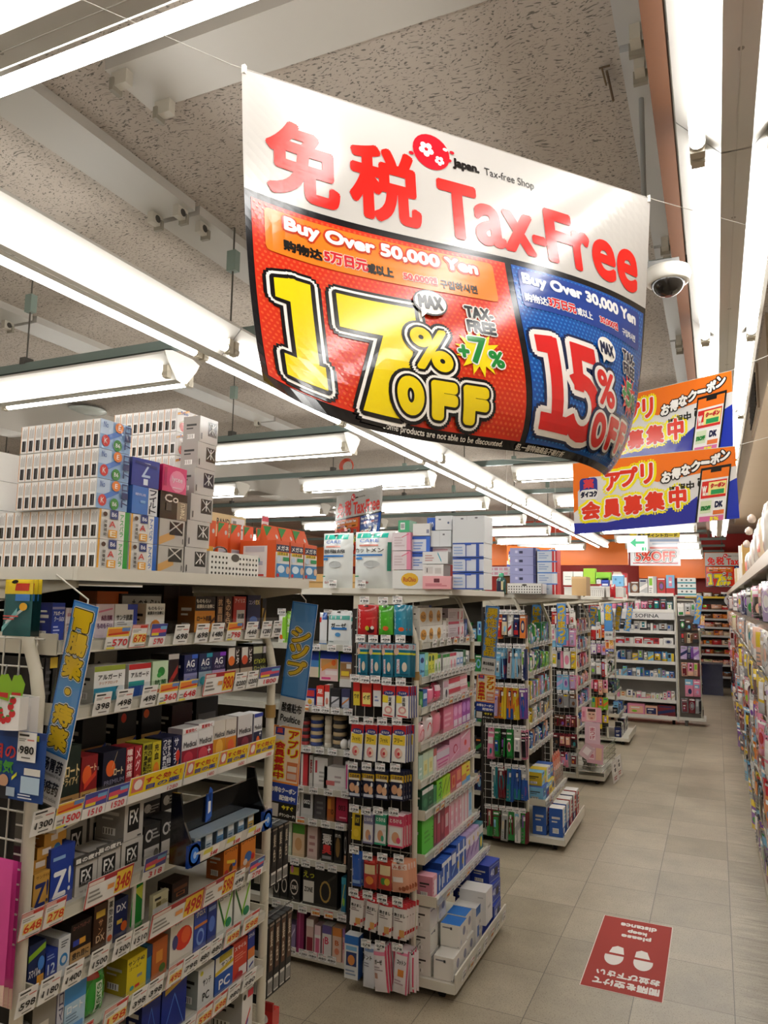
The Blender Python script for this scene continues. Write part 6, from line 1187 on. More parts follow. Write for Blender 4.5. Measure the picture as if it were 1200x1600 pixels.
hung('''
549 564 1332 1386 .02 pouch 2 198|cooling_pack|slim blue and white pack|2a58b0|1c3a78|D .1 .3 .8 .8 .2 dfe6f0;R .1 .1 .9 .2 8ab0e0
567 588 1342 1390 .02 pouch 3 98|hand_warmer_pack|red pack with an orange flame|b83028|7c201a|R .1 .5 .9 .8 e0c89a;E .5 .3 .3 .14 e88a3a;R .1 .86 .9 .96 d8504a
590 611 1344 1392 .02 pouch 3 98|hand_warmer_pack|red pack with a green print|b8382a|7c201a|R .1 .5 .9 .82 e8d0a0;E .4 .3 .2 .12 4a8a3c;E .7 .3 .2 .12 d8b83a
612 640 1346 1396 .02 pouch 4 98 -5|bear_band_pack|peach pack with brown ear shapes|e8a888|c87a58|R .06 .72 .94 .9 f0dcd0;B .5 .8 .7 .1 c84a2a みるく;R .1 .34 .7 .5 f4e8e0;E .7 .14 .12 .08 a8583a;E .9 .18 .1 .08 a8583a;E .5 .14 .08 .06 a8583a
''', 7, 3)
RT = 'R 0 .86 1 1 c8303a;R .3 .90 .7 .96 f0d8d8;B .5 .68 .8 .10 2a2826 熱さまし;L 2 .1 .5 .8 .62 8a7a7a;R .5 .1 .86 .3 d8a05a;D .4 .0 1 .2 .1 d84a4a'
hung('''
545 566 1398 1448 .014 pouch 4 98 3|cooling_sheet_pack|red-topped white sheet pack, outer|e8e2de|c83a44|%s
568 587 1402 1456 .014 pouch 4 98 4|cooling_sheet_pack|red-topped white sheet pack, inner|e8e2de|c83a44|%s
589 611 1408 1464 .014 pouch 4 98 3|cooling_sheet_pack|red-topped white sheet pack, middle|e8e2de|c83a44|%s
613 635 1412 1470 .014 pouch 5 98 2|cooling_sheet_pack|red-topped white sheet pack by the pipe|e8e2de|c83a44|%s
''' % (RT, RT, RT, RT), 8, 4)
LG = lambda t: 'R .1 .80 .9 .88 e88aa8;B .4 .66 .5 .10 2a2826 %s;R .86 0 .98 1 d84a6a;R .1 .3 .3 .42 b88a7a;L 2 .1 .46 .7 .58 a89aa0' % t
hung('''
566 584 1478 1545 .02 pouch 2 278|lint_pouch|pale grey lint pouch with blue header|d6d8e0|a8b0c4|B .4 .72 .8 .10 2a2826 リント;R .1 .86 .9 .94 8aa0c8;L 2 .1 .5 .7 .62 8a8a98
585 609 1480 1552 .02 pouch 4 278 -6|lint_pouch|white and pink gauze pouch|e8dfe2|d84a6a|%s
612 636 1484 1554 .02 pouch 4 278 3|cotton_puff_pouch|white and pink cotton pouch with an orange photo|e6dde0|d8a0b0|R .1 .88 .9 .94 e88aa8;B .5 .72 .6 .1 2a2826 コットン;R .3 .4 .7 .56 e08a3a;R .86 0 .96 1 d86a88;L 2 .1 .2 .8 .34 b8a0a8
638 650 1488 1552 .02 pouch 2|cotton_puff_pouch|narrow white and pink pouch under the pipe|e4d8dc|c8788c|R .5 0 .7 1 d84a6a
''' % LG('ガーゼ'), 9, 4)
s_row('538 560 1462 1530 .05|hydrogel_box|blue and white orange-photo box|dcdcdc|2a5aa8|R 0 .80 1 1 2a6ab8;R .12 .3 .88 .62 2a3a6a;E .5 .44 .26 .12 d8884a;R .1 .66 .9 .76 7ab0d8;L 2 .1 .08 .9 .24 8a98b0', 'foot of the plaster panel', g, 3.24)
# ---- shelves of the second gondola that face the main aisle
def e_row(text, zb, where, grp, x, y0, cnt='near end', hscale=1.0):
    """each line: width height depth [stack rows] | name | description | base | side | print ; laid from y0 towards the far end"""
    y = y0; n = 0; tot = sum(float(l.split()[0])*(int(l.split('|')[0].split()[4]) if len(l.split('|')[0].split()) > 4 else 1) for l in text.strip().split('\n')); ks = min(1, (BY1-.022-y0)/tot)
    for ln in text.strip().split('\n'):
        q = [c.strip() for c in ln.split('|')]; f = q[0].split(); w, h, d = map(float, f[:3]); w *= ks; st = int(f[3]) if len(f) > 3 else 1; rep = int(f[4]) if len(f) > 4 else 1; shp = f[5] if len(f) > 5 else 'box'; dx = float(f[6]) if len(f) > 6 else 0
        if q[1] == 'gap': y += w; continue
        for r_ in range(rep):
            n += 1
            h = min(h, (min([z for z in BZ if z > zb+.05] or [1.80])-.012-zb)/st)
            for s in range(st):
                lv = '' if st == 1 else (('bottom', 'top') if st == 2 else ('bottom', 'middle', 'top') if st == 3 else ('bottom', 'second', 'third', 'top'))[s]+' of '
                goods(q[1], {'box': 'box', 'pouch': 'pouch', 'card': 'pack', 'stick': 'pack'}[shp], q[2], ('%s%s from %s, %s' % (lv, nth(n), cnt, where) if not lv else '%s%s, %s' % (lv, nth(n), where)), SHAPES[shp](w-.002, h-.001, d, q[3], q[4], q[5] if len(q) > 5 else ''), (x+dx-.003*s, y+w/2, zb+h*s), EAST, grp)
            y += w
XB = -1.318; ge = 'goods on the aisle end of the second gondola'; B_ = 'aisle shelf, second gondola'
e_row('''
.10 .088 .10 2 1|cotton_box|white box with a gold oval, corner|e8e4dc|e8e4dc|E .5 .5 .42 .30 e0a03a;B .5 .5 .5 .2 6a3a1c RuCi
.115 .088 .10 2 2|cotton_box|white box with a gold oval|eae6de|ddd8ce|E .5 .52 .26 .34 e0a03a;B .5 .52 .34 .2 6a3a1c RuCi
.05 .11 .06 1 1|cotton_bag|crumpled white bag|e8e4e2|d8d4d2|L 2 .2 .3 .8 .6 c8c4c2
.04 .12 .06 1 1|cotton_box|slim white lettered box|e0dcd8|c8c4c0|V .5 .9 .1 .5 8a6a5a めん棒
.19 .085 .09 2 1|sanitary_box|wide grey and magenta box|c8bcc4|b0a0aa|R 0 0 1 .16 c83a5a;R .86 .3 .96 .8 b82a4a;L 3 .1 .4 .7 .8 a898a2
.085 .085 .09 2 1|sanitary_box|white box with a pink letter J|e2d8da|c8b8bc|B .5 .56 .36 .5 d84a68 J;R .1 .08 .9 .22 d8a0ac
.06 .11 .09 1 1|sanitary_box|dark blue spotted box|2a3a78|1c2852|E .5 .6 .3 .2 8aa0d0;E .4 .3 .2 .14 d8d8e8
''', BZ[0]+.0225, 'top '+B_, ge, XB, BY0+.03)
for k in range(3):
    goods('cotton_box', 'box', 'white box at the back of top aisle shelf, %s from near end' % nth(k+1), '', box_mesh(.13, .085, .1, 'e4e0da', 'd2cdc6', 'E .4 .15 .2 .14 e0a03a' if k < 2 else 'R .7 .6 1 1 4a6ab8;L 2 .1 .3 .5 .6 a8a4a8'), (XB-.10, BY0+.12+.135*k, BZ[0]+.0225+.10), EAST, ge)
e_row('''
.07 .115 .06|pad_box|sky blue box with a fish mark|7ac0e4|4a90b8|E .5 .75 .34 .12 2a3a78;B .5 .3 .7 .12 2a5a90 Blue
.05 .12 .06|pad_box|mint green box|8ad0b0|5aa084|B .5 .6 .3 .2 f0f0ea 緑
.045 .11 .06 1 2|pad_box|lime and yellow box|d8d84a|98983a|E .5 .8 .36 .14 2a5a2a;B .5 .4 .4 .2 6a9a3a S;R 0 0 1 .12 f0f0e4
.045 .11 .06|pad_box|white and yellow-green box|e0e4c8|a8ac98|R 0 .7 1 1 c8d03a;E .5 .35 .2 .2 5a9a3a
.05 .1 .06|pad_box|white box with green capsule|e4e6e0|b0b2ac|R 0 .8 1 1 3a8a3a;E .5 .4 .18 .26 7ab83a
.03 .1 .06|gap
.055 .095 .06 1 2|pad_box|white box with green ribbon|e6e6e2|b4b4b0|R 0 .82 1 1 2a8a3a;D .3 .2 .7 .7 .06 6ab83a
.055 .095 .06 1 2|pad_box|white box with pink ribbon|eae2e2|b8b0b0|R 0 .82 1 1 c83a5a;E .5 .4 .2 .26 e88aa0
.06 .09 .06 1 2|pad_box|white box with blue panel|e0e4ea|aeb2b8|R .1 .3 .9 .7 6aa0d8;E .5 .5 .2 .12 f0f0f4
.05 .1 .06|pad_box|green spray box at the far end|2a6a4a|1c4a34|R .2 .3 .8 .6 c8d8c8
''', BZ[1]+.0225, 'second '+B_, ge, XB, BY0+.03)
e_row('''
.05 .08 .06|pad_pack|green pad pack|3a8a4a|2a6434|E .5 .4 .3 .2 8ac88a
.06 .085 .06|pad_pack|blue pad pack|2a6ab8|1c4a84|R .1 .5 .9 .8 c8d8ec
.13 .09 .05 1 1 pouch|pad_pack|folded pink pad pack|e87a98|d85a80|D .1 .2 .9 .7 .2 f0c8d4;E .7 .3 .14 .14 d84a78
.10 .10 .06 1 1 pouch|pad_pack|crimson pad pack|d84a70|a8304e|R .1 .6 .8 .9 f0d0dc;L 2 .1 .2 .8 .5 f0a8bc
.09 .11 .06|pad_pack|white and grey pad box|e0dcdc|b4b0b0|E .6 .3 .18 .2 3a3a4a;R .1 .6 .9 .9 c8a0b0
.20 .06 .09 2 1|pad_pack|long white and red pad box|e4d4d4|d0b0b4|R 0 .4 1 .9 c83a50;R .1 .1 .5 .3 f0e8e8
.13 .06 .09 2 1|pad_pack|pale pink long pad box|e8d0d4|c8a8ac|R 0 .5 1 .8 e08a9a
''', BZ[2]+.0225, 'third '+B_, ge, XB, BY0+.03)
e_row('''
.11 .10 .05 1 1 pouch|sanitary_pouch|pale pink pouch with red petals|eeb8c0|d88a98|E .5 .4 .24 .3 d83a4a;E .75 .4 .14 .26 e86a7a
.12 .12 .05 1 1 pouch|sanitary_pouch|white and red heart pouch|e8d8d8|d0a0a8|E .36 .4 .18 .34 d82a38;E .7 .4 .18 .34 d82a38;R .1 .8 .9 .95 f0e8e8
.12 .13 .05 1 1 pouch|sanitary_pouch|pink pouch with a white flash|e88a9c|c86a80|D .2 .1 .6 .9 .14 f4ecec;E .75 .3 .16 .26 d83040
.16 .15 .07|sanitary_pouch|rose pink bulky pack|dc7a94|b85a74|L 3 .1 .2 .8 .8 eaaabc
.075 .13 .06 1 2|sanitary_pouch|orchid pink pack|d878b0|a85486|E .5 .7 .4 .2 e8a8d0;R .1 .1 .9 .36 e8d8e4
.075 .14 .06 1 2|sanitary_pouch|purple pack with a white foot|a04aa8|743478|E .5 .7 .4 .2 c88ad0;R .1 .1 .9 .36 e0d4e4
''', BZ[3]+.0225, 'fourth '+B_, ge, XB, BY0+.03)
e_row('''
.06 .12 .06|tissue_box|mint tissue box|b0d0c0|88a898|L 2 .2 .2 .8 .6 e0ece4
.075 .125 .06 1 2|tissue_box|mint and lemon tissue box|c8dcc0|98ac90|R .14 .14 .86 .7 e4e0a0;R .3 .3 .7 .55 d0c878
.05 .12 .06|tissue_box|white slim box with red foot|e2dedc|b4b0ae|R 0 .7 1 1 b85a5a
.20 .10 .07|napkin_pack|long pink and lilac napkin pack|e0a8c0|c08aa2|R 0 .55 1 .9 d8ccd8;D 0 .5 1 .45 .08 d060a0;L 2 .1 .1 .9 .4 c84a88
.19 .125 .07|napkin_pack|pink napkin pack with a red ring|dc98b4|b87894|E .55 .5 .2 .2 c83a5a;E .55 .5 .14 .14 dc98b4;D .1 .1 .9 .4 .06 e8c0d0
.19 .14 .07|napkin_pack|pink napkin pack in a shiny film|e0a0b8|b87894|E .5 .5 .12 .12 e84a4a;D .1 .7 .9 .9 .08 f0d8e0;R .8 .0 1 .2 e8783a
''', BZ[4]+.0225, 'fifth '+B_, ge, XB, BY0+.03)
e_row('''
.08 .11 .06|tissue_pack|dark green pack with white top|2a6a48|1d4a32|R 0 .8 1 1 e4e0dc;E .5 .4 .3 .2 4a8a60
.07 .11 .06|tissue_pack|forest green pack|1f5a3a|163e28|R 0 .8 1 1 d8d8d4;L 2 .2 .2 .8 .6 4a8a60
.05 .09 .06|tissue_pack|deep green slim pack|2a7a4a|1c5432|R .3 0 .5 1 4aa86a
.085 .12 .07 1 1|liner_box|lime box with black lettering|7ac82a|4a8a1c|V .6 .9 .1 .5 1c3a10 スイ
.06 .11 .07 1 2|liner_box|lime and yellow box|a8d02a|7a981c|D .1 .2 .9 .8 .12 3a6a1c;R 0 0 1 .1 e8e83a
.09 .11 .06|liner_box|wine red and peach box|b8404a|7e2c34|R .3 .2 .9 .8 d88a5a;E .6 .5 .2 .2 c83a2a
.10 .13 .06|liner_box|red and pink sheer box|c84a5a|8e3440|R .2 .4 .8 .9 e08a6a;R .1 .05 .9 .25 e8c0c8
.08 .14 .06|liner_box|orange and yellow box|e0883a|a86024|R 0 .5 1 1 e8d03a;R 0 0 1 .2 6ab0d8
.07 .14 .06|liner_box|lemon and blue box|e0cc3a|a8982a|R 0 0 1 .3 4a9ad8;L 2 .1 .5 .9 .9 c83a2a
''', BZ[5]+.0225, 'sixth '+B_, ge, XB+.02, BY0+.03)
e_row('''
.16 .17 .09|liner_box|large bright green box|4ab82c|3a9a22|R .06 .06 .94 .94 5ac83a;V .9 .9 .3 .06 1c5a10 エコ;L 3 .2 .3 .8 .7 4aa82e
.05 .15 .07|slim_box|dark red slim box|7a2030|541622|R .3 .1 .6 .9 b04a5a
.05 .16 .07|slim_box|crimson slim box with grey label|a8304a|722032|R .2 .6 .8 .9 b8a8ac
.06 .15 .07|slim_box|wine slim box|8a2438|5e1826|E .5 .5 .3 .3 b0505c
.07 .17 .07|slim_box|red and silver upright box|b83a50|7e2838|R .2 .3 .8 .7 d8b8bc;R 0 .9 1 1 d8d4d4
.07 .15 .07 1 3|slim_box|pale pink upright box|e4b8c4|b48a96|R .2 .1 .4 .9 d86a88;L 2 .5 .2 .9 .8 f0e0e4
.06 .15 .07 1 2|slim_box|white and rose upright box|e6d4d8|b6a4a8|R .6 0 .8 1 d87a94
.06 .16 .07|slim_box|pale blue upright box|b8d4e4|88a4b4|R .2 .2 .8 .8 6aa8d0
''', BZ[6]+.0225, 'seventh '+B_, ge, XB+.02, BY0+.03)
e_row('''
.07 .10 .08|mask_box|pink and white mask box|e8a8b4|c88090|R .3 .1 .9 .8 f0e0e4;L 3 .1 .2 .3 .8 d86a80
.07 .09 .08|mask_box|small blue mask box|2a58b0|1c3c7c|R .4 .1 .6 .9 e8ecf0;E .7 .5 .14 .2 8ab0e0
.075 .12 .10 1 2|mask_box|blue and white striped mask box|2a5ab8|1c4084|R 0 .84 1 1 e8ecf0;R .3 .2 .5 .84 e8ecf0;R .0 .1 .2 .5 e8ecf0
.085 .13 .10 1 1|mask_box|royal blue mask box|2450b0|1a3a80|R .1 .5 .9 .9 dfe4ee;D .1 .1 .9 .4 .1 8ab0e0
.085 .145 .10 1 2|mask_box|blue white-banded mask box|2c5cb8|1c4084|R .4 0 .6 1 e8ecf0;R 0 .6 1 .7 e8ecf0;E .3 .3 .14 .14 d8b84a
.085 .15 .10 1 3|mask_box|lilac and purple mask box|b8a0cc|8a72a0|R 0 .5 1 .9 e6dfec;D .1 .1 .9 .5 .14 7a4aa0;E .7 .7 .12 .1 d8b84a
.08 .15 .10|mask_box|teal and yellow mask box|2a7a88|1c5660|R 0 .6 1 .9 d8d8d4;E .5 .3 .24 .2 e0c83a
''', BZ[7]+.0225, 'eighth '+B_, ge, XB+.075, BY0+.03)
WB = 'R .1 .80 .5 .86 7a7a80;R .5 .76 .6 .88 3a3a40;E .92 .06 .02 .02 3a3a40'
e_row('''
.105 .10 .12 3 1|white_mask_carton|white mask carton at the corner|e0dcd4|dcd8d0|%s
''' % WB, .087, 'base '+B_, ge, -1.245, BY0+.02)
for i, (y, zk, x) in enumerate(((.02, 0, -1.135), (.125, 0, -1.135), (.125, 1, -1.14), (.125, 2, -1.245), (.24, 0, -1.14), (.24, 1, -1.15))):
    mb_ = ('wmc', zk > 0)
    if mb_ not in MESH:
        mb = MB(); mb.box(-.051, .051, 0, .095, 0, .099, 'e2ded6', PRINT, top='2a78d0' if zk else 'd8d4cc', left='e2ded6'); decorate(mb, flat(0), .102, .099, 'R .1 .1 .3 .3 c8c4c8;E .6 .6 .2 .2 8a8aa0'); G = lambda x_, z, L: (-.051-.0005*L, .095-x_, z); decorate(mb, lambda x_, z, L: (-.051-.0005*L, .0475-x_, z), .095, .099, WB); MESH[mb_] = mb.data('mask_carton')
    put('white_mask_carton', MESH[mb_], (x, BY0+y+.051, .087+.1*zk), EAST, label='white mask carton, %s on the base shelf, %s' % (('ground', 'second', 'third')[zk]+' tier', ('outer corner', 'outer second', 'outer second', 'inner second', 'outer third', 'outer third')[i]), cat='box', group='white mask cartons')
A_, B2_ = ony(709, 1437, BY0+.42), ony(750, 1437, BY0+.42); w_ = B2_.x-A_.x; h_ = ony(730, 1390, BY0+.42).z-A_.z
mb = MB(); mb.box(-w_/2, w_/2, 0, .12, 0, h_, 'dcdad8', PRINT, right='e6e4e2', left='cfcdcb'); decorate(mb, flat(0), w_, h_, 'R .7 .8 .9 .84 b8b6b4'); G = lambda x_, z, L: (w_/2+.0005*L, .06+x_, z); mb.text(G, 'mask', 0, h_*.5, .05, .02, '5a5a60', 1); put('mask_carton', mb, ((A_.x+B2_.x)/2+.03, BY0+.42, A_.z), SOUTH, label='plain white carton perched on the blue mask cartons', cat='box')
put('tall_mask_carton', box_mesh(.10, .20, .12, 'e0dedc', 'd8d6d4', 'R 0 .8 1 1 2a68b8;R .2 .3 .5 .55 2a68b8;L 3 .5 .2 .9 .7 b8b8bc'), (-1.13, BY0+.396, .087), EAST, label='tall white mask carton with a blue top and 90', cat='box')
for k in range(6):
    i, j = k % 3, k//3
    if k == 5: continue
    goods('forty_mask_carton', 'box', 'deep blue forty-mask carton, %s tier, %s column' % (('bottom', 'middle', 'top')[i], ('outer', 'inner')[j]), 'far end of base shelf', box_mesh(.155, .098, .11, '2440a8', '1d3690', 'B .3 .55 .3 .34 dfe4f0 40;R .5 .3 .8 .7 1a1c30;R .1 .86 .9 .9 8aa0d8;R .1 .1 .9 .14 8aa0d8;L 2 .82 .3 .96 .6 c8d0e8'), (-1.130-.115*j-.008*i, BY0+.735+.03*j, .087+.1*i), EAST+R(-4*i+2), 'blue forty-mask cartons')
for k in range(2):
    goods('forty_mask_carton', 'box', 'deep blue forty-mask carton lying %s on the base before the tall pile' % ('nearer', 'farther')[k], '', box_mesh(.10, .085, .1, '2038a0', '1a3088', 'B .5 .5 .5 .4 d8def0 0;R .1 .86 .9 .9 8aa0d8'), (-1.15, BY0+.50+.102*k, .087), EAST, 'blue forty-mask cartons')
def e_tags(n, z, x, y0, y1, where, seed, h=.04):
    q = random.Random(seed)
    for k in range(n):
        y = y0+(y1-y0)*(k+.5)/n; st = 'r' if q.random() < .22 else 'w'; t = q.choice(['298', '398', '498', '598', '698', '798', '348', '458', '880', '980', '1280'])
        price_tag(t, (x, y, z), min(.052, (y1-y0)/n*.92), h, EAST, st, '%s from near end, %s' % (nth(k+1), where), -10)
for i, z in enumerate(BZ): e_tags((7, 12, 11, 11, 11, 10, 12, 12)[i], z+.004, (AX if i < 5 else AX+.025 if i < 7 else AX+.085)+.009, BY0+.10, BY1-.02, nth(i+1)+' aisle rail, second gondola', 50+i)
e_tags(7, .075, -1.112, BY0+.03, BY1-.03, 'base rail of second gondola', 61, .048)

# ---- stock on the second gondola's deck
def d_row(text, y, grp):
    for ln in text.strip().split('\n'):
        q = [c.strip() for c in ln.split('|')]; f = q[0].split(); a, b, top, bot, d = map(float, f[:5]); yy = y+(float(f[5]) if len(f) > 5 else 0); shp = f[6] if len(f) > 6 else 'box'
        A, B = ony(a, (top+bot)/2, yy), ony(b, (top+bot)/2, yy); zt = ony((a+b)/2, top, yy).z; zb = ony((a+b)/2, bot, yy).z
        if bot >= 910: zb = 1.8475
        goods(q[1], {'box': 'box', 'pouch': 'bag'}[shp], q[2], '', SHAPES[shp](B.x-A.x-.002, zt-zb, d, q[3], q[4], q[5] if len(q) > 5 else ''), ((A.x+B.x)/2, yy, zb), SOUTH, grp)
PW = lambda a, t: 'R .08 .88 .88 .97 2ab8a4;R .2 .89 .24 .96 e8eeec;R .5 .89 .54 .96 e8eeec;R .7 .89 .74 .96 e8eeec;T .45 .83 .5 .06 3a6ac0 CARE;R .2 .73 .7 .76 d88a7a;%s;R .1 .56 .8 .59 2a7ac8;R .1 .50 .3 .54 3a8ad0;E .55 .42 .2 .06 b8bcbc;R .06 .20 .2 .22 3a9a6a;B .3 .10 .3 .04 c84a4a 白十字' % t
d_row('''
498 545 832 916 .10 0 pouch|cotton_wool_bag|white cotton wool bag, one with three-character lettering|e4e8e6|c8cecb|%s
547 609 829 917 .12 0 pouch|cotton_wool_bag|larger white cotton bag with black katakana lettering|e6eae8|c8cecb|%s;R .90 .3 .97 .8 2a9a7a
613 662 891 917 .12 0|cotton_box|white box with a gold oval under the pink cartons|dcdcd8|c8c8c4|E .56 .5 .28 .36 e0b02c;B .56 .5 .4 .24 b8402a RuChio
613 642 861 890 .10 0|napkin_carton|white and pink napkin carton, lower|dccfd2|d88aa0|R .78 0 1 1 e08aa4;L 4 .1 .2 .7 .8 c8b4b8;D .5 .7 .9 .9 .04 d84a70
613 642 832 860 .10 0|napkin_carton|white and pink napkin carton, upper|dfd3d6|d88aa0|R .78 0 1 1 e493ac;L 4 .1 .2 .7 .8 c8b4b8;D .5 .7 .9 .9 .04 d84a70
622 640 813 831 .10 .08|medicine_carton|green carton on the napkin cartons|3a9a6a|2a7a50|R .2 .2 .6 .8 e0e4e0;C .25 .3 .55 .7 2a2826
643 667 865 890 .10 .02|tissue_carton|white and blue carton, lower of the middle pile|d8dce8|2a4aa8|R 0 .8 1 1 2a58b8;L 3 .1 .2 .8 .7 6a8ac8
643 672 838 864 .10 .02|tissue_carton|blue-banded carton, middle of the middle pile|d4d8e4|2a4aa8|R 0 .82 1 1 2a58b8;R 0 0 1 .1 2a58b8;R .8 0 1 1 3a6ac8;L 3 .1 .2 .7 .7 7a98d0
645 672 818 837 .10 .02|tissue_carton|plain pale carton, top of the middle pile|dcdad8|c8c6c4|R .8 .2 .95 .5 8a8aa0
660 693 882 900 .10 -.01|pad_carton|flat white carton with window marks|e0dedc|a8a4a0|R .1 .2 .5 .8 d0ccc8;R .2 .3 .24 .7 3a3836;R .6 .2 .9 .7 c8c4c0
660 700 862 881 .10 -.01|pad_carton|flat white carton with a teal wave|dedede|a8a4a0|D .6 .8 .75 .1 .2 2aa0b8;L 3 .1 .2 .55 .8 c89a9a
660 705 900 917 .10 -.02|pad_carton|flat pink carton, front|e8a8ac|c88488|R .4 .5 .6 .8 6a2a34;L 2 .1 .2 .9 .45 c05a6a
672 705 855 866 .10 .06|pad_carton|flat white and pink carton behind the wave carton|e0d8d8|a89a9a|L 2 .1 .2 .9 .8 c8808a
667 680 809 829 .10 .05|mask_carton|blue carton showing a forty|2a5ab8|1c4084|B .5 .45 .6 .4 dfe6f0 40
680 706 806 828 .12 .03|white_carton|plain white carton, upper of the pair|d8dadc|c4c6c8|R .2 .7 .35 .8 6a6a70;E .8 .5 .06 .08 5a6a8a
672 705 829 854 .12 .03|white_carton|plain white cartons, lower of the pair|d6d8da|c4c6c8|R .45 0 .46 1 a8aaac;R .6 .7 .7 .8 6a6a70
707 757 806 848 .14 0|white_carton|large plain white carton crowning the aisle-side pile|d6d8da|c8cacc|R .45 .84 .46 1 b0b2b4;E .3 .9 .05 .03 6a6a70;E .75 .92 .05 .03 6a6a70
707 756 848 871 .14 0|drawer_carton|blue-edged white carton, top of the aisle-side pile|d4d8e4|dcdcdc|R 0 .9 1 1 2a50a8;R 0 0 1 .08 2a50a8;R .42 0 .45 1 2a50a8;R .76 0 .86 1 2a50a8;R .4 .84 .6 1 2a58c0;L 3 .04 .2 .4 .8 9ab0d8
707 756 872 894 .14 0|drawer_carton|blue-edged white carton, middle of the aisle-side pile|d4d8e4|dcdcdc|R 0 .9 1 1 2a50a8;R 0 0 1 .08 2a50a8;R .42 0 .45 1 2a50a8;R .76 0 .86 1 2a50a8;R .4 .84 .6 1 2a58c0;L 3 .04 .2 .4 .8 9ab0d8
707 756 895 918 .14 0|drawer_carton|blue-edged white carton, bottom of the aisle-side pile|d4d8e4|dcdcdc|R 0 .9 1 1 2a50a8;R 0 0 1 .08 2a50a8;R .42 0 .45 1 2a50a8;R .76 0 .86 1 2a50a8;R .4 .84 .6 1 2a58c0;L 3 .04 .2 .4 .8 9ab0d8
''' % (PW(0, 'B .48 .66 .7 .07 4a4a4c 脱脂綿'), PW(0, 'B .45 .66 .74 .08 242424 カットメン')), 3.30, 'stock on the second top deck')
for px, t in ((519, '980'), (564, '980')): p = ony(px, 910, 3.28); price_tag(t, (p.x, 3.285, 1.8475), .046, .040, SOUTH, 'w', 'standing before the %s cotton bag' % ('smaller', 'larger')[px > 540])
# shaft of mesh behind the deck of the second gondola: empty far cartons
for k in range(3): goods('stock_carton', 'box', 'brown stock carton, %s along the back of the second deck' % nth(k+1), '', box_mesh(.24, .09, .2, 'b8935c', '96743f', 'R .1 .4 .9 .5 8a6a3a'), (-1.9-.3*k, 3.85, 1.8475), SOUTH, 'brown stock cartons')

# ------------------------------------------------------------------ the gondolas further along the aisle
HUE = dict(white='e6e2dc', pink='e088a4', red='b8282c', blue='2a58a8', navy='1e2a5c', teal='1f7f88', green='2f8a40', lime='86c02c', yellow='e0c030', orange='dc7a2a', purple='8050a0', lilac='bca4cc', black='1d1b1d', grey='8c8c8e', silver='b4b4b2', brown='6a4630', beige='d2c0a0', aqua='7ab4d4', peach='e8b498', maroon='701c2a')
def look(q, names):
    a = q.choice(names); b = q.choice([n for n in names if n != a] or names); c = q.choice(list(HUE)); k = q.randrange(6); A, B, C = HUE[a], HUE[b], HUE[c]
    o = ('R 0 .66 1 1 %s;R .1 .74 .7 .84 f2efe9;E .6 .3 .24 .16 %s;L 2 .1 .06 .9 .2 8a8884' % (B, C), 'R .1 .2 .9 .8 %s;R .2 .6 .7 .7 f2efe9;E .4 .36 .16 .1 %s' % (B, C),
         'D 0 .2 1 .5 .25 %s;R .1 .82 .8 .92 %s;L 2 .1 .06 .7 .16 f0eee8' % (B, C), 'R 0 0 1 .34 %s;R .3 .42 .7 .9 %s;R .36 .6 .64 .7 f0eee8' % (B, C),
         'E .5 .5 .36 .28 %s;E .5 .5 .2 .16 %s;R .1 .88 .9 .95 f0eee8' % (B, C), 'R .6 0 1 1 %s;R .1 .5 .5 .9 %s;L 3 .1 .08 .5 .4 8a8884' % (B, C))[k]
    return a, b, A, HUE[b] if q.random() < .4 else A, o
USED = {}
def fresh(desc, where):
    k = desc+', '+where; USED[k] = USED.get(k, 0)+1; return k
def fill_e(q, y0, y1, zb, x, hmin, hmax, wmin, wmax, d, names, name, cat, where, grp, shp=('box',), gap=.06):
    y = y0; n = 0
    while True:
        w = round(q.uniform(wmin, wmax), 2)
        if y+w > y1: break
        if q.random() < gap: y += w*.6; continue
        h = round(q.uniform(hmin, hmax), 2); a, b, A, B, o = look(q, names); s = q.choice(shp); n += 1
        goods(name, cat, '%s and %s %s' % (a, b, name.replace('_', ' ')), '%s from near end, %s' % (nth(n), where), SHAPES[s](w-.003, h, d, A, B, o), (x, y+w/2, zb), EAST+R(q.uniform(-2, 2)), grp); y += w
def fill_s(q, x0, x1, zb, y, hmin, hmax, wmin, wmax, d, names, name, cat, where, grp, shp=('box',), cnt='pipe', top=None, deep=1, dsp=.02, g=None, ypanel=0, price=False):
    x = x1; n = 0
    while True:
        w = round(q.uniform(wmin, wmax), 3)
        if x-w < x0: break
        h = round(q.uniform(hmin, hmax), 2); a, b, A, B, o = look(q, names); s = q.choice(shp); n += 1; z = (top-h) if top is not None else zb
        for k in range(deep):
            wh = '%s from %s, %s' % (nth(n), cnt, where)
            if deep > 1: wh = ('front', 'second', 'third', 'fourth')[k]+' on hook '+wh
            goods(name, cat, '%s and %s %s' % (a, b, name.replace('_', ' ')), wh, SHAPES[s](w-.006, h, d, A, B, o), (x-w/2+.003*k, y+dsp*k, z), SOUTH, grp, rot=(0, R(q.uniform(-2.5, 2.5)) if top is not None else 0, 0))
        if g is not None: hook(g, x-w/2, ypanel, y-.022, z+h+.0045)
        if price and n < 9: price_tag(q.choice(['298', '398', '498', '798']), (x-w/2, y-.03, z+h+.006), .046, .034, SOUTH, 'w', 'hook end %s from %s, %s' % (nth(n), cnt, where), 0)
        x -= w
q = random.Random(11)
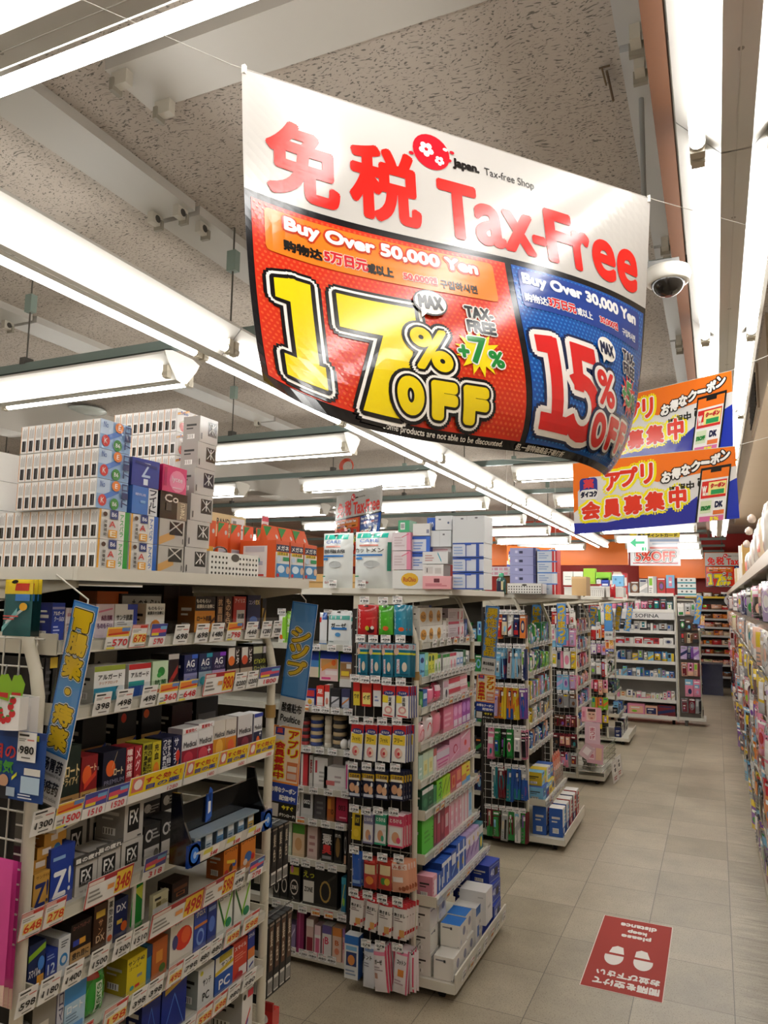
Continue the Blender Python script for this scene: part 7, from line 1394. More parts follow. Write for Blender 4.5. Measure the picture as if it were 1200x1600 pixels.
# third gondola: men's care and toothbrushes
CY0, CY1 = 5.585, 6.44
CZ = [1.44, 1.23, 1.02, .845, .66, .305]
GC = gondola('third store gondola along the aisle, hung with toothbrushes', CY0, CY1, [z+.004 for z in CZ], -1.06, rowzs=[1.45, 1.22, 1.02, .84, .60, .33], lowdeep=[0, 0, 0, 0, 0, .11], rowx=-3.6, basex=-1.05, backcol='3a3430')
gc = 'toothbrushes and pastes on the third gondola'
for r_, (top, hm, hx, names, nm, shp) in enumerate((
        (1.690, .15, .19, ['red', 'white', 'beige', 'orange', 'navy'], 'lotion_pack', ('card', 'box')), (1.440, .22, .24, ['white', 'silver', 'navy', 'red', 'aqua'], 'tongue_cleaner_pack', ('stick', 'card')),
        (1.150, .22, .23, ['orange', 'yellow', 'lilac', 'blue', 'purple'], 'toothbrush_pack', ('stick', 'card')), (.850, .20, .23, ['pink', 'green', 'blue', 'white', 'black'], 'brush_case_pack', ('card',)),
        (.570, .21, .24, ['teal', 'white', 'black', 'silver', 'blue', 'maroon'], 'electric_toothbrush_pack', ('stick',)), (.268, .20, .22, ['white', 'black', 'green', 'silver', 'maroon'], 'toothbrush_pack', ('stick', 'card')))):
    fill_s(q, -1.61, -1.30, 0, CY0-.10, hm, hx, .042, .062, .02, names, nm, 'pack', '%s row, toothbrush panel' % nth(r_+1), gc, shp, top=top, deep=2, dsp=.03, g=GC, ypanel=CY0-.004, price=True)
for i, z in enumerate([1.45, 1.22, 1.02, .84, .60, .33, .05]):
    fill_s(q, -2.05, -1.68, z+.02, CY0+.04, .10, .16, .04, .07, .05, ['white', 'navy', 'grey', 'black', 'aqua', 'green'], 'grooming_box', 'box', '%s row of men\'s care side' % nth(i+1), "men's care goods", cnt='corner')
for i, z in enumerate(CZ):
    if i == 5: continue
    fill_e(q, CY0+.04, CY1-.02, z+.0225, AX-.02, .09, (.17, .17, .16, .13, .13)[i], .035, .075, .06, (['aqua', 'blue', 'white', 'green'], ['green', 'white', 'teal', 'lime', 'navy'], ['yellow', 'purple', 'green', 'red', 'aqua', 'lilac'], ['silver', 'grey', 'yellow', 'white', 'black'], ['navy', 'blue', 'aqua', 'silver', 'peach'])[i], ('toothpaste_box', 'mouthwash_box', 'toothbrush_box', 'floss_box', 'denture_care_box')[i], 'box', '%s shelf of third gondola' % nth(i+1), gc, ('box', 'box', 'pouch'))
for k in range(8):
    i, j = k % 4, k//4; a, b, A, B, o = look(q, ['white', 'aqua', 'yellow', 'blue'])
    goods('toothpaste_carton', 'box', '%s and %s toothpaste carton, %s along, %s tier' % (a, b, nth(i+1), ('lower', 'upper')[j]), 'deep shelf of third gondola', box_mesh(.10, .095, .12, A, B, o), (-1.212-.02*j, CY0+.09+.105*i+.05*j, .328+.097*j), EAST, gc)
mb = MB()
for a, b in (((0, 0), (.10, 0)), ((.10, 0), (.10, .30)), ((.10, .30), (0, .30))):
    for z in (0, .04, .08, .12): mb.tube([(a[0], a[1], z), (b[0], b[1], z)], .003, 'd4d2cc', CHROME, 5)
for k in range(9): mb.tube([(.10, .0375*k, 0), (.10, .0375*k, .125)], .003, 'd4d2cc', CHROME, 5)
mb.box(0, .10, 0, .30, -.003, 0, 'dcdad6', METAL); put('wire_bin', mb, (-1.313, CY1-.34, .331), label='small white wire bin on the deep shelf of the third gondola', cat='wire bin')
for k in range(4): goods('peach_tube_pack', 'pack', 'peach upright tube pack, %s in the small wire bin' % nth(k+1), '', pouch_mesh(.055, .24, .03, 'e0927a', 'b06a58', 'R .2 .3 .8 .6 f0d8cc;R .1 .8 .9 .92 d8604a'), (-1.225, CY1-.31+.072*k, .334), EAST, 'tube packs')
for k in range(7):
    i = k if k < 5 else k-5; j = 0 if k < 5 else 1; a, b = [('blue', 'white'), ('blue', 'white'), ('red', 'white'), ('navy', 'white'), ('red', 'navy'), ('blue', 'white'), ('white', 'blue')][k]
    goods('boxed_paste_carton', 'box', '%s and %s tall carton, %s along, %s rank' % (a, b, nth(i+1), ('outer', 'inner')[j]), 'base of third gondola', box_mesh(.11, .20, .10, HUE['white'], HUE[a], 'R 0 0 1 .34 %s;R .5 .34 1 .9 %s;R .1 .5 .44 .85 %s;E .4 .2 .2 .1 f0eee8;L 3 .55 .4 .95 .8 f0eee8' % (HUE[a], HUE['red' if k > 1 else 'aqua'], HUE[b])), (-1.075-.12*j, CY0+.05+.145*i+.06, .087), EAST, gc)
for i, z in enumerate(CZ): e_tags(7, z+.004, AX+(.11 if i == 5 else 0)+.009, CY0+.06, CY1-.03, nth(i+1)+' rail, third gondola', 80+i)
# deck of the third gondola
d3 = 'stock on the third top deck'
for k in range(4): goods('nonwoven_carton', 'box', 'lilac-grey carton, %s of the four-high deck pile' % ('bottom', 'second', 'third', 'topmost')[k], '', box_mesh(.20, .066, .14, '9a9cc8', '34386c', 'R .2 .4 .3 .7 c8c8e4;R .36 .35 .5 .65 23264a;R .9 0 1 1 34386c'), (-1.34, CY0-.02, 1.8475+.0675*k+.085), SOUTH, d3)
for k in range(4): goods('tissue_carton', 'box', 'pale blue and red-ended carton, %s of the outer deck pile' % ('bottom', 'second', 'third', 'topmost')[k], '', box_mesh(.15, .083, .14, 'c8d0dc', 'c82c30', 'R .74 0 1 1 %s;R .86 0 .9 1 f0eeea;L 3 .08 .2 .6 .8 8aa0c8;R 0 .9 1 1 3a78c8' % ('c82c30' if k != 1 else 'd8dce4')), (-1.155, CY0-.015, 1.8475+.084*k), SOUTH, d3)
mb = MB(); mb.box(-.13, .13, 0, .003, 0, .078, 'e4e2dc', GLOSS); mb.box(-.13, -.127, 0, .16, 0, .078, 'd8d6d0', GLOSS); mb.box(.127, .13, 0, .16, 0, .078, 'd8d6d0', GLOSS); mb.box(-.13, .13, .157, .16, 0, .078, 'd8d6d0', GLOSS); mb.box(-.13, .13, 0, .16, 0, .004, 'd0cec8', GLOSS)
for j in range(3):
    for i in range(13): mb.ell(flat(0), -.115+.0192*i, .014+.02*j, .005, .0055, '4a4642', 1, GLOSS, 8)
mb.ell(flat(0), 0, .066, .02, .007, '4a4642', 1, GLOSS, 12); put('basket', mb, (-1.285, CY0-.035-.17, 1.8475), SOUTH, label='white perforated basket before the lilac cartons on the third deck', cat='basket')
COL_B = MB(); COL_B.lathe([(.036, 0), (.038, .01), (.038, .105), (.030, .118), (.016, .124), (.016, .13)], '20564a', GLOSS, 16); COL_B.lathe([(.019, .13), (.019, .158), (.012, .16)], '2fa070', GLOSS, 14)
F_ = flat(-.0385); COL_B.rect(F_, -.024, .02, .024, .098, '1d2444', 1, GLOSS); COL_B.rect(F_, .008, .03, .024, .095, 'd8d0a0', 2, GLOSS); put('mouthwash_bottle', COL_B, (-1.50, CY0-.05, 1.8475), label='dark mouthwash bottle with a green cap on the third deck', cat='bottle')
goods('stock_carton', 'box', 'brown carton behind the green-capped bottle', '', box_mesh(.13, .14, .12, '8a5a2c', '6a4420', 'R .3 0 .34 1 a8743c'), (-1.49, CY0+.04, 1.8475), SOUTH, d3)
for k in range(2): goods('sheet_pack_carton', 'box', 'flat white carton printed with pink faces, %s of two' % ('lower', 'upper')[k], '', box_mesh(.24, .034, .12, 'dcd6d8', 'b8b0b4', 'R .04 .2 .16 .8 d8a0b0;R .2 .2 .32 .8 c890a0;R .36 .2 .48 .8 d8a0b0;R .52 .2 .64 .8 c890a0;L 1 .7 .3 .95 .6 8a8088'), (-1.50, CY0+.01, 1.989+.035*k), SOUTH, d3)
for k in range(3): goods('green_bottle_pack', 'bottle', 'green and black bottle pack lying %s along the third deck' % nth(k+1), '', box_mesh(.07, .05, .06, '1f5a3c', '14301f', 'R .2 .2 .5 .8 2fa070;R .6 .3 .9 .7 d8d8d4'), (-1.70-.08*k, CY0+.01, 1.8475), SOUTH, d3)
goods('stock_carton', 'box', 'open beige carton at the far corner of the third deck', '', box_mesh(.12, .16, .22, 'c8a878', 'a8875a', 'R 0 .9 1 1 d8b888'), (-1.05, CY1-.1, 1.8475), SOUTH, d3)
app_banner(ony(792, 853, 6.3), ony(792, 853, 6.3)+Vector((.42, .02, -.02)), 'small distant app banner behind the lilac cartons', .02, .0, True)
# fourth gondola: false lashes and make-up
DY0, DY1 = 7.72, 8.58
DZ4 = [1.46, 1.28, 1.09, .90, .70, .50]
GD = gondola('fourth store gondola along the aisle, with lashes and make-up', DY0, DY1, [z+.004 for z in DZ4], -1.05, rowzs=[1.45, 1.22, 1.0, .8, .6, .4], rowx=-3.2, basex=-1.06, lowdeep=[0]*6, backcol='4a403c')
gd = 'make-up on the fourth gondola'
for r_, (top, hm, hx, names, nm) in enumerate(((1.69, .12, .14, ['red', 'pink', 'brown', 'white'], 'hair_pack'), (1.525, .18, .19, ['lilac', 'aqua', 'pink', 'white'], 'lash_curler_pack'), (1.295, .16, .18, ['pink', 'white', 'yellow', 'grey'], 'lash_pack'), (1.06, .14, .16, ['white', 'aqua', 'lilac', 'green', 'pink'], 'brow_razor_pack'), (.875, .13, .14, ['black', 'maroon', 'brown', 'grey'], 'lash_pack'), (.66, .10, .11, ['maroon', 'red', 'brown', 'pink'], 'lash_pack'), (.48, .12, .13, ['brown', 'black', 'maroon', 'peach'], 'lash_pack'), (.30, .12, .14, ['maroon', 'pink', 'silver', 'grey'], 'nail_pack'))):
    fill_s(q, -1.56, -1.31, 0, DY0-.08, hm, hx, .05, .07, .014, names, nm, 'pack', '%s row, lash panel' % nth(r_+1), gd, ('card', 'pouch', 'box'), top=top, deep=2, dsp=.03, g=GD, ypanel=DY0-.004, price=r_ < 5)
for i, z in enumerate(DZ4): fill_e(q, DY0+.04, DY1-.02, z+.0225, AX-.02, .09, .14, .05, .09, .05, ['pink', 'beige', 'blue', 'red', 'aqua', 'peach', 'navy', 'lilac'], ('cotton_puff_pack', 'puff_pack', 'sponge_pack', 'mirror_pack', 'comb_pack', 'clip_pack')[i], 'pack', '%s shelf of fourth gondola' % nth(i+1), gd, ('box', 'pouch', 'card'))
for i, z in enumerate(DZ4): e_tags(5, z+.004, AX+.009, DY0+.06, DY1-.03, nth(i+1)+' rail, fourth gondola', 90+i)
mb = MB()
for z in (.0, .05, .10, .15, .20):
    mb.tube([(0, 0, z), (.22, 0, z), (.30, .5, z+.05), (.05, .5, z+.05)], .003, 'd0cec8', CHROME, 5)
for k in range(18): mb.tube([(.013*k, 0, 0), (.013*k, 0, .20)], .0022, 'd0cec8', CHROME, 5)
for k in range(14): mb.tube([(.22+.0057*k, .036*k, .0), (.22+.0057*k, .036*k, .20+.0036*k)], .0022, 'd0cec8', CHROME, 5)
mb.box(0, .24, 0, .5, -.004, 0, 'c8c4ba', METAL); put('wire_dump_bin', mb, (-1.30, DY0-.06, .137), label='wire dump bin at the foot of the fourth gondola', cat='wire bin')
for k in range(7):
    a, b, A, B, o = look(q, ['silver', 'grey', 'lilac', 'pink', 'black']); goods('bargain_pack', 'pack', '%s and %s bargain pack, %s in the wire dump bin' % (a, b, nth(k+1)), '', pouch_mesh(.10, .12, .03, A, B, o), (-1.24+.02*(k % 3), DY0-.02+.065*k, .15+.03*(k % 2)), SOUTH+R(20*(k % 4)-30), gd, rot=(R(-24), 0, R(20*(k % 4)-30)))
for k in range(3): goods('lime_pouch', 'pouch', 'lime green pouch, %s leaning in the far half of the dump bin' % nth(k+1), '', pouch_mesh(.15, .17, .04, '86b83a', '5a8a24', 'R .2 .6 .8 .9 a8d05a;E .5 .3 .25 .16 4a7a24;D .1 .1 .9 .3 .06 d8e0b8'), (-1.11, DY0+.02+.16*k, .20+.015*k), EAST, gd, rot=(R(-22), 0, EAST))
def poster(px0, px1, py0, py1, y, ops, base, label, tilt=0, yaw=0):
    A, B, C_ = ony(px0, py1, y), ony(px1, py1, y), ony(px0, py0, y); w, h = B.x-A.x, C_.z-A.z; mb = MB(); mb.box(-w/2, w/2, 0, .002, 0, h, base); decorate(mb, flat(0), w, h, ops); mb.tube([(0, .003, h*.5), (0, .05, h*.4), (.0, .11, .31-A.z)], .002, 'd8d4cc', METAL, 5); o = put('pop_card', mb, ((A.x+B.x)/2, y, A.z), label=label, cat='sign'); o.rotation_euler = (0, R(tilt), R(yaw))
poster(909, 940, 1104, 1127, DY0-.17, 'R .24 .1 .74 .9 f0d0c8;E .5 .46 .2 .34 e8b8a0;D .30 .7 .7 .7 .2 4a2a24;R .36 .5 .46 .56 4a2a24;R .54 .5 .64 .56 4a2a24;R .44 .24 .56 .3 c83a4a;R .04 .3 .16 .7 d87a90', 'e8a8b8', 'pink card with a drawn face above the dump bin')
poster(914, 938, 1128, 1162, DY0-.174, 'R .3 .2 .7 .8 f0d8dc;V .5 .78 .22 .3 c85a70 まつげ', 'dcb8c4', 'middle pink card above the dump bin')
poster(917, 942, 1161, 1192, DY0-.178, 'R .1 .2 .46 .8 f0d4d8;R .54 .2 .9 .8 e8c0a0;V .28 .75 .25 .26 c85a70 特価', 'd8a8b4', 'lowest pink card, touching the wire dump bin', 3)
poster(902, 919, 1160, 1182, DY0-.184, 'R .2 .3 .8 .8 f0e4e4', 'd8b8c0', 'slanted pink card at the side of the dump bin', 34)
for k in range(2): mb = MB(); mb.box(0, .003, 0, .24, 0, .20, 'd4cfc8'); decorate(mb, lambda x_, z, L: (.003+.0005*L, .12+x_, z), .24, .20, 'R .2 .4 .8 .9 e8e4de;V .5 .85 .45 .3 3a3836 半額;L 2 .2 .1 .8 .3 b84a4a'); put('price_board', mb, (-.978+.006*k, DY0+.02+.27*k, .025), label='pale price board, %s hung on the aisle side of the dump bin' % ('nearer', 'farther')[k], cat='sign', rot=(0, R(-6), R(-6)))
for k, (px0, px1, t, b, c, o, n) in enumerate(((880, 895, 893, 914, 'e0e2dc', 'R .2 .6 .8 .64 8a8a86;R .2 .4 .8 .44 8a8a86', 'white carton, nearer of two on the fourth deck'), (896, 911, 893, 914, 'e2e4de', 'R .2 .6 .8 .64 8a8a86;R .2 .4 .8 .44 8a8a86', 'white carton, farther of two on the fourth deck'), (912, 930, 888, 912, 'a0cc3a', 'R .1 .08 .9 .12 7aa82a', 'tall lime carton on the fourth deck'), (931, 954, 894, 906, '8cc83a', 'R .1 .2 .9 .3 6aa82a', 'lime pack sticking out on the fourth deck'), (940, 951, 902, 918, '1f3a9a', 'R .1 .1 .9 .3 e0e2ea;R .1 .5 .9 .6 4a68c8', 'deep blue pack on the fourth deck'), (932, 939, 903, 912, 'dcdcdc', 'R .2 .2 .8 .8 c8c8c8', 'little white pack beside the deep blue pack'), (957, 974, 898, 916, '7ab4dc', 'E .3 .6 .1 .1 4a80b0;E .7 .3 .1 .1 4a80b0;R 0 .9 1 1 e8ecf0', 'sky blue spotted case on the fourth deck'))):
    A, B = ony(px0, b, 8.0), ony(px1, b, 8.0); zt = ony(px0, t, 8.0).z; zb = max(ony(px0, b, 8.0).z, 1.96); goods('deck_carton', 'box', n, '', box_mesh(B.x-A.x, zt-zb, .12, c, c, o), ((A.x+B.x)/2, 8.0, zb), SOUTH, 'stock on the fourth top deck')
for k, (x0, w, n) in enumerate(((-1.40, .19, 'plain'), (-1.19, .19, 'dotted'), (-.99, .17, 'grey-lipped'))):
    mb = MB(); mb.box(-w/2, w/2, 0, .22, 0, .10, 'dad8d2', GLOSS, top='b8b4ac')
    if k == 1: [mb.ell(flat(0), -.08+.02*i, .02+.02*j, .004, .005, '5a5650', 1, GLOSS, 6) for i in range(9) for j in range(3)]
    mb.box(-w/2-.004, w/2+.004, -.004, .0, .092, .10, 'e4e2dc', GLOSS); put('storage_tray', mb, (x0+.06, 7.76, 1.8475), label='%s white storage tray at the front of the fourth deck' % n, cat='tray')
mb = MB(); mb.box(-.16, .16, 0, .2, 0, .115, 'd0ccc4', GLOSS); put('storage_crate', mb, (-1.16, 7.995, 1.8475), label='low white crate carrying the coloured cartons of the fourth deck', cat='crate')
goods('red_bottle', 'bottle', 'red bottle-shaped pack on the fourth deck corner', '', pouch_mesh(.055, .13, .05, 'b8242c', '801820', 'R .3 .8 .7 1 d8d0cc'), (-.95, 7.73, 1.8475), SOUTH, 'stock on the fourth top deck')
# fifth gondola
EY0, EY1 = 9.98, 10.86
GE = gondola('fifth store gondola along the aisle, small and far off', EY0, EY1, [1.50, 1.28, 1.06, .84, .60, .34], -1.04, rowzs=[1.4, 1.1, .8, .5], rowx=-3.0, basex=-1.06, lowdeep=[0, 0, 0, 0, .06, .12], backcol='3a3634')
ge5 = 'goods on the fifth gondola'
for r_, top in enumerate((1.70, 1.50, 1.26, 1.03, .80, .58, .36)): fill_s(q, -1.55, -1.30, 0, EY0-.05, .12, .19, .055, .08, .02, (['white', 'green', 'black'], ['orange', 'red', 'white'], ['lilac', 'white', 'pink'], ['grey', 'white', 'beige', 'red'], ['red', 'pink', 'peach'], ['yellow', 'orange', 'lime'], ['yellow', 'black', 'grey'])[r_], 'hanging_pack', 'pack', '%s row, fifth gondola panel' % nth(r_+1), ge5, ('card', 'pouch', 'box'), top=top, deep=1, g=GE, ypanel=EY0-.004, price=r_ < 4)
for i, z in enumerate([1.50, 1.28, 1.06, .84, .60, .34]): fill_e(q, EY0+.04, EY1-.02, z+.019, AX-.02+(0, 0, 0, 0, .06, .12)[i], .10, .17, .06, .10, .06, (['white', 'navy', 'yellow'], ['lilac', 'pink', 'silver'], ['lilac', 'white', 'peach'], ['green', 'black', 'white'], ['black', 'green', 'navy'], ['aqua', 'black', 'blue'])[i], 'hair_care_box', 'box', '%s shelf of fifth gondola' % nth(i+1), ge5, ('box', 'pouch'))
fill_e(q, EY0+.04, EY1-.02, .087, -1.16, .12, .2, .06, .10, .08, ['black', 'navy', 'white'], 'hair_care_box', 'box', 'base of fifth gondola', ge5)
for k in range(9):
    i, j = k % 3, k//3; goods('red_check_carton', 'box', 'red and white chequered carton, %s across, %s tier, fifth deck' % (nth(i+1), ('lower', 'middle', 'upper')[j]), '', box_mesh(.115, .11, .14, 'd8d0cc', 'b8282c', 'R 0 .5 .5 1 c02c30;R .5 0 1 .5 c02c30;L 1 .55 .6 .9 .9 c02c30;L 1 .1 .1 .4 .4 c02c30' if (i+j) % 2 else 'R .5 .5 1 1 c02c30;R 0 0 .5 .5 c02c30'), (-1.36+.118*i, 10.2, 1.8475+.111*j), SOUTH, 'red chequered cartons')
# ------------------------------------------------------------------ white cosmetics bay that faces the camera, with its end panel
FX0, FX1, FY = -1.62, -.585, 12.0
e = empty('cosmetics_bay', (-1.1, FY, 0), 'white cosmetics bay facing the camera at the aisle bend', 'shelving'); O_ = Vector((-1.1, FY, 0))
def PF(name, mb, parent=e): mb.tf(Matrix.Translation(-O_)); return put(name, mb, parent=parent)
FZ = [1.90, 1.655, 1.335, 1.130, .880, .640, .32, .085]
mb = MB(); mb.box(FX0, FX1, FY+.36, FY+.38, .05, 1.92, 'c8c6c2', METAL); PF('back_panel', mb)
for x in (FX0-.02, FX1): mb = MB(); mb.box(x, x+.02, FY, FY+.38, .05, 1.90, 'd8d5ce', METAL); PF('side_panel', mb)
for i, z in enumerate(FZ): mb = MB(); d = (0, .05, 0, 0, 0, .03, .05, .07)[i]; mb.box(FX0, FX1, FY-d, FY+.355, z, z+.02, 'dedcd6', METAL); mb.box(FX0, FX1, FY-d-.012, FY-d-.002, z-.004, z+.045, 'e0ddd6', METAL); PF('shelf', mb)
mb = MB(); mb.box(FX0, FX1, FY-.055, FY-.045, 1.545, 1.655, 'dcdad8', GLOSS); F_ = flat(FY-.055); mb.text(F_, 'SOFINA', -.97, 1.60, .34, .055, '5a5a5c', 1, GLOSS, .002, 4); PF('header_sign', mb)
for x in (FX0+.1, FX1-.05): mb = MB(); mb.tube([(x-.02, FY+.05, .03), (x+.02, FY+.05, .03)], .03, '1b1918', MATTE, 12); mb.box(x-.015, x+.015, FY+.035, FY+.065, .03, .086, '6a665e', METAL); PF('caster', mb)
gf = 'goods in the white cosmetics bay'
for i, (z, names, nm, h0, h1, w0, w1, shp) in enumerate(((1.676, ['pink', 'maroon', 'white', 'teal'], 'cosmetic_pack', .14, .2, .07, .10, ('pouch', 'card')), (1.358, ['white', 'black', 'silver', 'grey'], 'lipstick_rack', .10, .17, .08, .14, ('box',)), (1.153, ['white', 'silver', 'red', 'white'], 'foundation_rack', .09, .13, .12, .2, ('box',)), (.903, ['blue', 'aqua', 'white', 'yellow', 'grey'], 'lotion_pack', .12, .19, .07, .11, ('pouch', 'box')), (.663, ['aqua', 'white', 'grey', 'blue'], 'lotion_box', .10, .16, .05, .08, ('box',)), (.343, ['white', 'pink', 'white', 'beige'], 'cream_box', .08, .14, .05, .10, ('box',)), (.108, ['maroon', 'pink', 'navy', 'peach'], 'gift_carton', .14, .17, .16, .26, ('box',)))):
    fill_s(q, FX0+.05, FX1-.02, z, FY+.01-(0, 0, 0, 0, .02, .03, .05)[i], h0, h1, w0, w1, .09, names, nm, 'box', '%s shelf, cosmetics bay' % nth(i+1), gf, shp, cnt='its aisle end')
for k in range(8):
    a, b, A, B, o = look(q, ['red', 'white', 'silver', 'beige', 'brown', 'aqua']); goods('stock_carton', 'box', '%s and %s carton, %s along the cosmetics bay top' % (a, b, nth(k+1)), '', box_mesh(.12, (.36, .35, .18, .2, .24, .28, .26, .3)[k], .14, A, B, o), (FX0+.08+.13*k, FY+.10, 1.9225), SOUTH, gf)
for k in range(3): goods('teal_carton', 'box', 'white and teal carton, %s in the pile at the bay end' % ('bottom', 'middle', 'top')[k], '', box_mesh(.26, .085, .16, 'dcdcd8', '2a8a98', 'R 0 0 1 .25 2a8a98;E .25 .6 .06 .16 5a5a5a;E .5 .6 .06 .16 5a5a5a;E .75 .6 .06 .16 5a5a5a'), (-.40, FY+.06, 1.9225+.0865*k), SOUTH, gf)
mb = MB()
g6 = empty('end_panel_stand', (-.40, FY, 0), 'slim end stand with hung packs beside the cosmetics bay', 'shelving'); O6 = Vector((-.40, FY, 0))
mb = MB(); mb.box(-.555, -.245, FY+.05, FY+.06, .12, 1.88, '6a625a', METAL); mb.tf(Matrix.Translation(-O6)); put('back_panel', mb, parent=g6)
mb = MB(); mb.tube([(-.245, FY+.03, .1), (-.245, FY+.03, 1.66), (-.31, FY+.03, 1.84), (-.54, FY+.03, 1.845)], .012, CREAM, METAL, 8); mb.tf(Matrix.Translation(-O6)); put('corner_pipe', mb, parent=g6)
mb = MB(); mb.box(-.56, -.19, FY-.02, FY+.36, .08, .12, 'd2cec4', METAL); mb.tf(Matrix.Translation(-O6)); put('base_shelf', mb, parent=g6)
mb = MB(); mb.box(-.56, -.20, FY-.02, FY+.36, 1.90, 1.92, 'd4d0c6', METAL); mb.tf(Matrix.Translation(-O6)); put('top_deck', mb, parent=g6)
for y in (FY, FY+.34): mb = MB(); mb.box(-.56, -.545, y-.01, y+.01, .12, 1.90, CREAM, METAL); mb.box(-.48, -.44, y-.01, y+.01, 0, .08, '4a4742', METAL); mb.tf(Matrix.Translation(-O6)); put('leg', mb, parent=g6)
for r_, (top, names, h) in enumerate(((1.80, ['white', 'green', 'peach', 'silver'], .2), (1.56, ['brown', 'black', 'green'], .17), (1.36, ['beige', 'black', 'brown'], .16), (1.16, ['navy', 'lilac', 'purple'], .2), (.92, ['maroon', 'peach', 'pink'], .2), (.68, ['pink', 'aqua'], .26), (.40, ['grey', 'black', 'maroon'], .22), (.31, ['silver', 'grey', 'white'], .17))):
    if r_ == 7: continue
    fill_s(q, -.555, -.25, 0, FY-.03, h-.02, h, .08, .145 if r_ == 5 else .10, .02, names, 'care_pack', 'pack', '%s row, end stand' % nth(r_+1), gf, ('card', 'pouch', 'box'), top=top, deep=1, cnt='its pipe')
for i, z in enumerate([1.70, 1.48, 1.22, .98, .72, .46, .125]): fill_e(q, FY+.08, FY+.34, z, -.225, .14, .2, .06, .09, .03, ['black', 'blue', 'white', 'maroon', 'green'], 'side_pack', 'pack', '%s row down the end stand side' % nth(i+1), gf, ('card', 'pouch'))
# department signs further off
for px, p0, p1, y, w, t, sub, lab in (((770, 762), 947, 1054, 4.33, .085, '男性化粧品', (('男士化妆品', .66, .2), ('Men', .3, .14)), "blue men's cosmetics sign at the second gondola's far end"), ((839, 833), 945, 1036, 6.55, .085, 'はみがき', (('牙膏', .6, .2),), 'blue toothpaste sign at the far end of the third gondola'), ((877, 878), 943, 1008, 7.5, .09, 'つけまつげ', (), 'upright blue lash sign before the fourth gondola'), ((928, 925), 948, 978, 8.75, .085, 'コスメ', (), 'short blue cosmetics sign past the fourth gondola'), ((950, 951), 943, 1000, 9.8, .10, '化粧', (('化妆', .6, .3),), 'blue two-character sign before the fifth gondola'), ((968, 963), 946, 986, 10.95, .085, '基礎化粧品', (), 'narrow blue skincare sign at the fifth gondola'), ((985, 979), 948, 986, 11.8, .085, 'スキンケア', (), 'narrow blue sign leaning before the cosmetics bay'), ((1094, 1088), 931, 975, 11.84, .085, 'ヘアケア', (), 'blue hair-care sign beside the end stand')):
    dept_sign(px, p0, p1, y, w, t, sub, lab, tilt_of(px, p0, p1, y), 0, ch=.13)
app_strip((760, 757), 1054, 1124, 4.34, .115, "orange app strip under the men's cosmetics sign", tilt_of((760, 757), 1054, 1124, 4.34))
app_strip((952, 951), 1000, 1022, 9.82, .10, 'short orange app strip under the two-character sign', 0)
app_strip((1096, 1090), 962, 985, 11.86, .09, 'short orange app strip beside the hair-care sign', 4)

# ------------------------------------------------------------------ wall rack along the other side of the aisle
RX, RY0, RY1 = .222, 2.6, 16.4
RZ = [1.68, 1.40, 1.13, .86, .58, .30]
rack = empty('wall_rack', (.5, 9, 0), 'long wall rack of hung legwear along the aisle', 'shelving'); OR = Vector((.5, 9, 0))
def PR(name, mb, parent=rack): mb.tf(Matrix.Translation(-OR)); return put(name, mb, parent=parent)
mb = MB(); mb.box(RX+.20, RX+.22, RY0, RY1, .05, 1.98, '3c3630', METAL); PR('back_panel', mb)
mb = MB(); mb.box(RX, RX+.55, RY0, RY1, .0, .06, 'b8ad98', METAL); PR('plinth', mb)
mb = MB(); mb.box(RX-.015, RX+.60, RY0, RY1, 1.985, 2.01, 'cfc4ae', METAL); mb.box(RX-.022, RX-.010, RY0, RY1, 1.965, 2.025, 'd4cab6', METAL); PR('top_deck', mb)
for z in RZ+[1.94]:
    mb = MB()
    mb.tube([(RX+.03, RY0, z), (RX+.03, RY1, z)], .010, 'cfcabc', METAL, 6) if z < 1.9 else None
    if z < 1.9: mb.mesh([(RX+.004, RY0, z-.012), (RX+.004, RY1, z-.012), (RX-.012, RY1, z+.034), (RX-.012, RY0, z+.034)], [(0, 1, 2, 3)], 'b8b09e', GLOSS); PR('price_rail', mb)
for y in (RY0, 4.4, 6.2, 8.0, 9.8, 11.6, 13.4, 15.2, RY1): mb = MB(); mb.box(RX+.03, RX+.20, y-.012, y+.012, .06, 1.985, 'c4bfb0', METAL); PR('upright', mb)
gr = 'legwear hung on the wall rack'; q2 = random.Random(23)
for i, z in enumerate([1.94]+RZ):
    y = 4.0 if i < 6 else 4.6; n = 0
    while y < 16.2:
        w = q2.uniform(.17, .22) if y < 9 else q2.uniform(.38, .5); a, b, A, B, o = look(q2, (['white', 'pink', 'lilac', 'grey', 'black', 'navy'], ['white', 'peach', 'silver', 'grey', 'beige'], ['white', 'yellow', 'grey', 'brown', 'silver'], ['white', 'orange', 'pink', 'silver'], ['orange', 'red', 'white', 'aqua', 'black'], ['maroon', 'yellow', 'aqua', 'white', 'black'], ['yellow', 'purple', 'navy', 'aqua', 'grey'])[i]); n += 1
        h = q2.uniform(.19, .225); goods('legwear_pouch', 'pouch', '%s and %s legwear pouch' % (a, b), '%s along the wall rack, %s row' % (nth(n), nth(i+1)), pouch_mesh(round(min(w-.02, .26), 2), round(h, 2), .03, A, B, o), (RX-.004+.02*q2.random(), y+w/2, z-h-.022), -EAST+R(q2.uniform(-8, 24)), gr); y += w
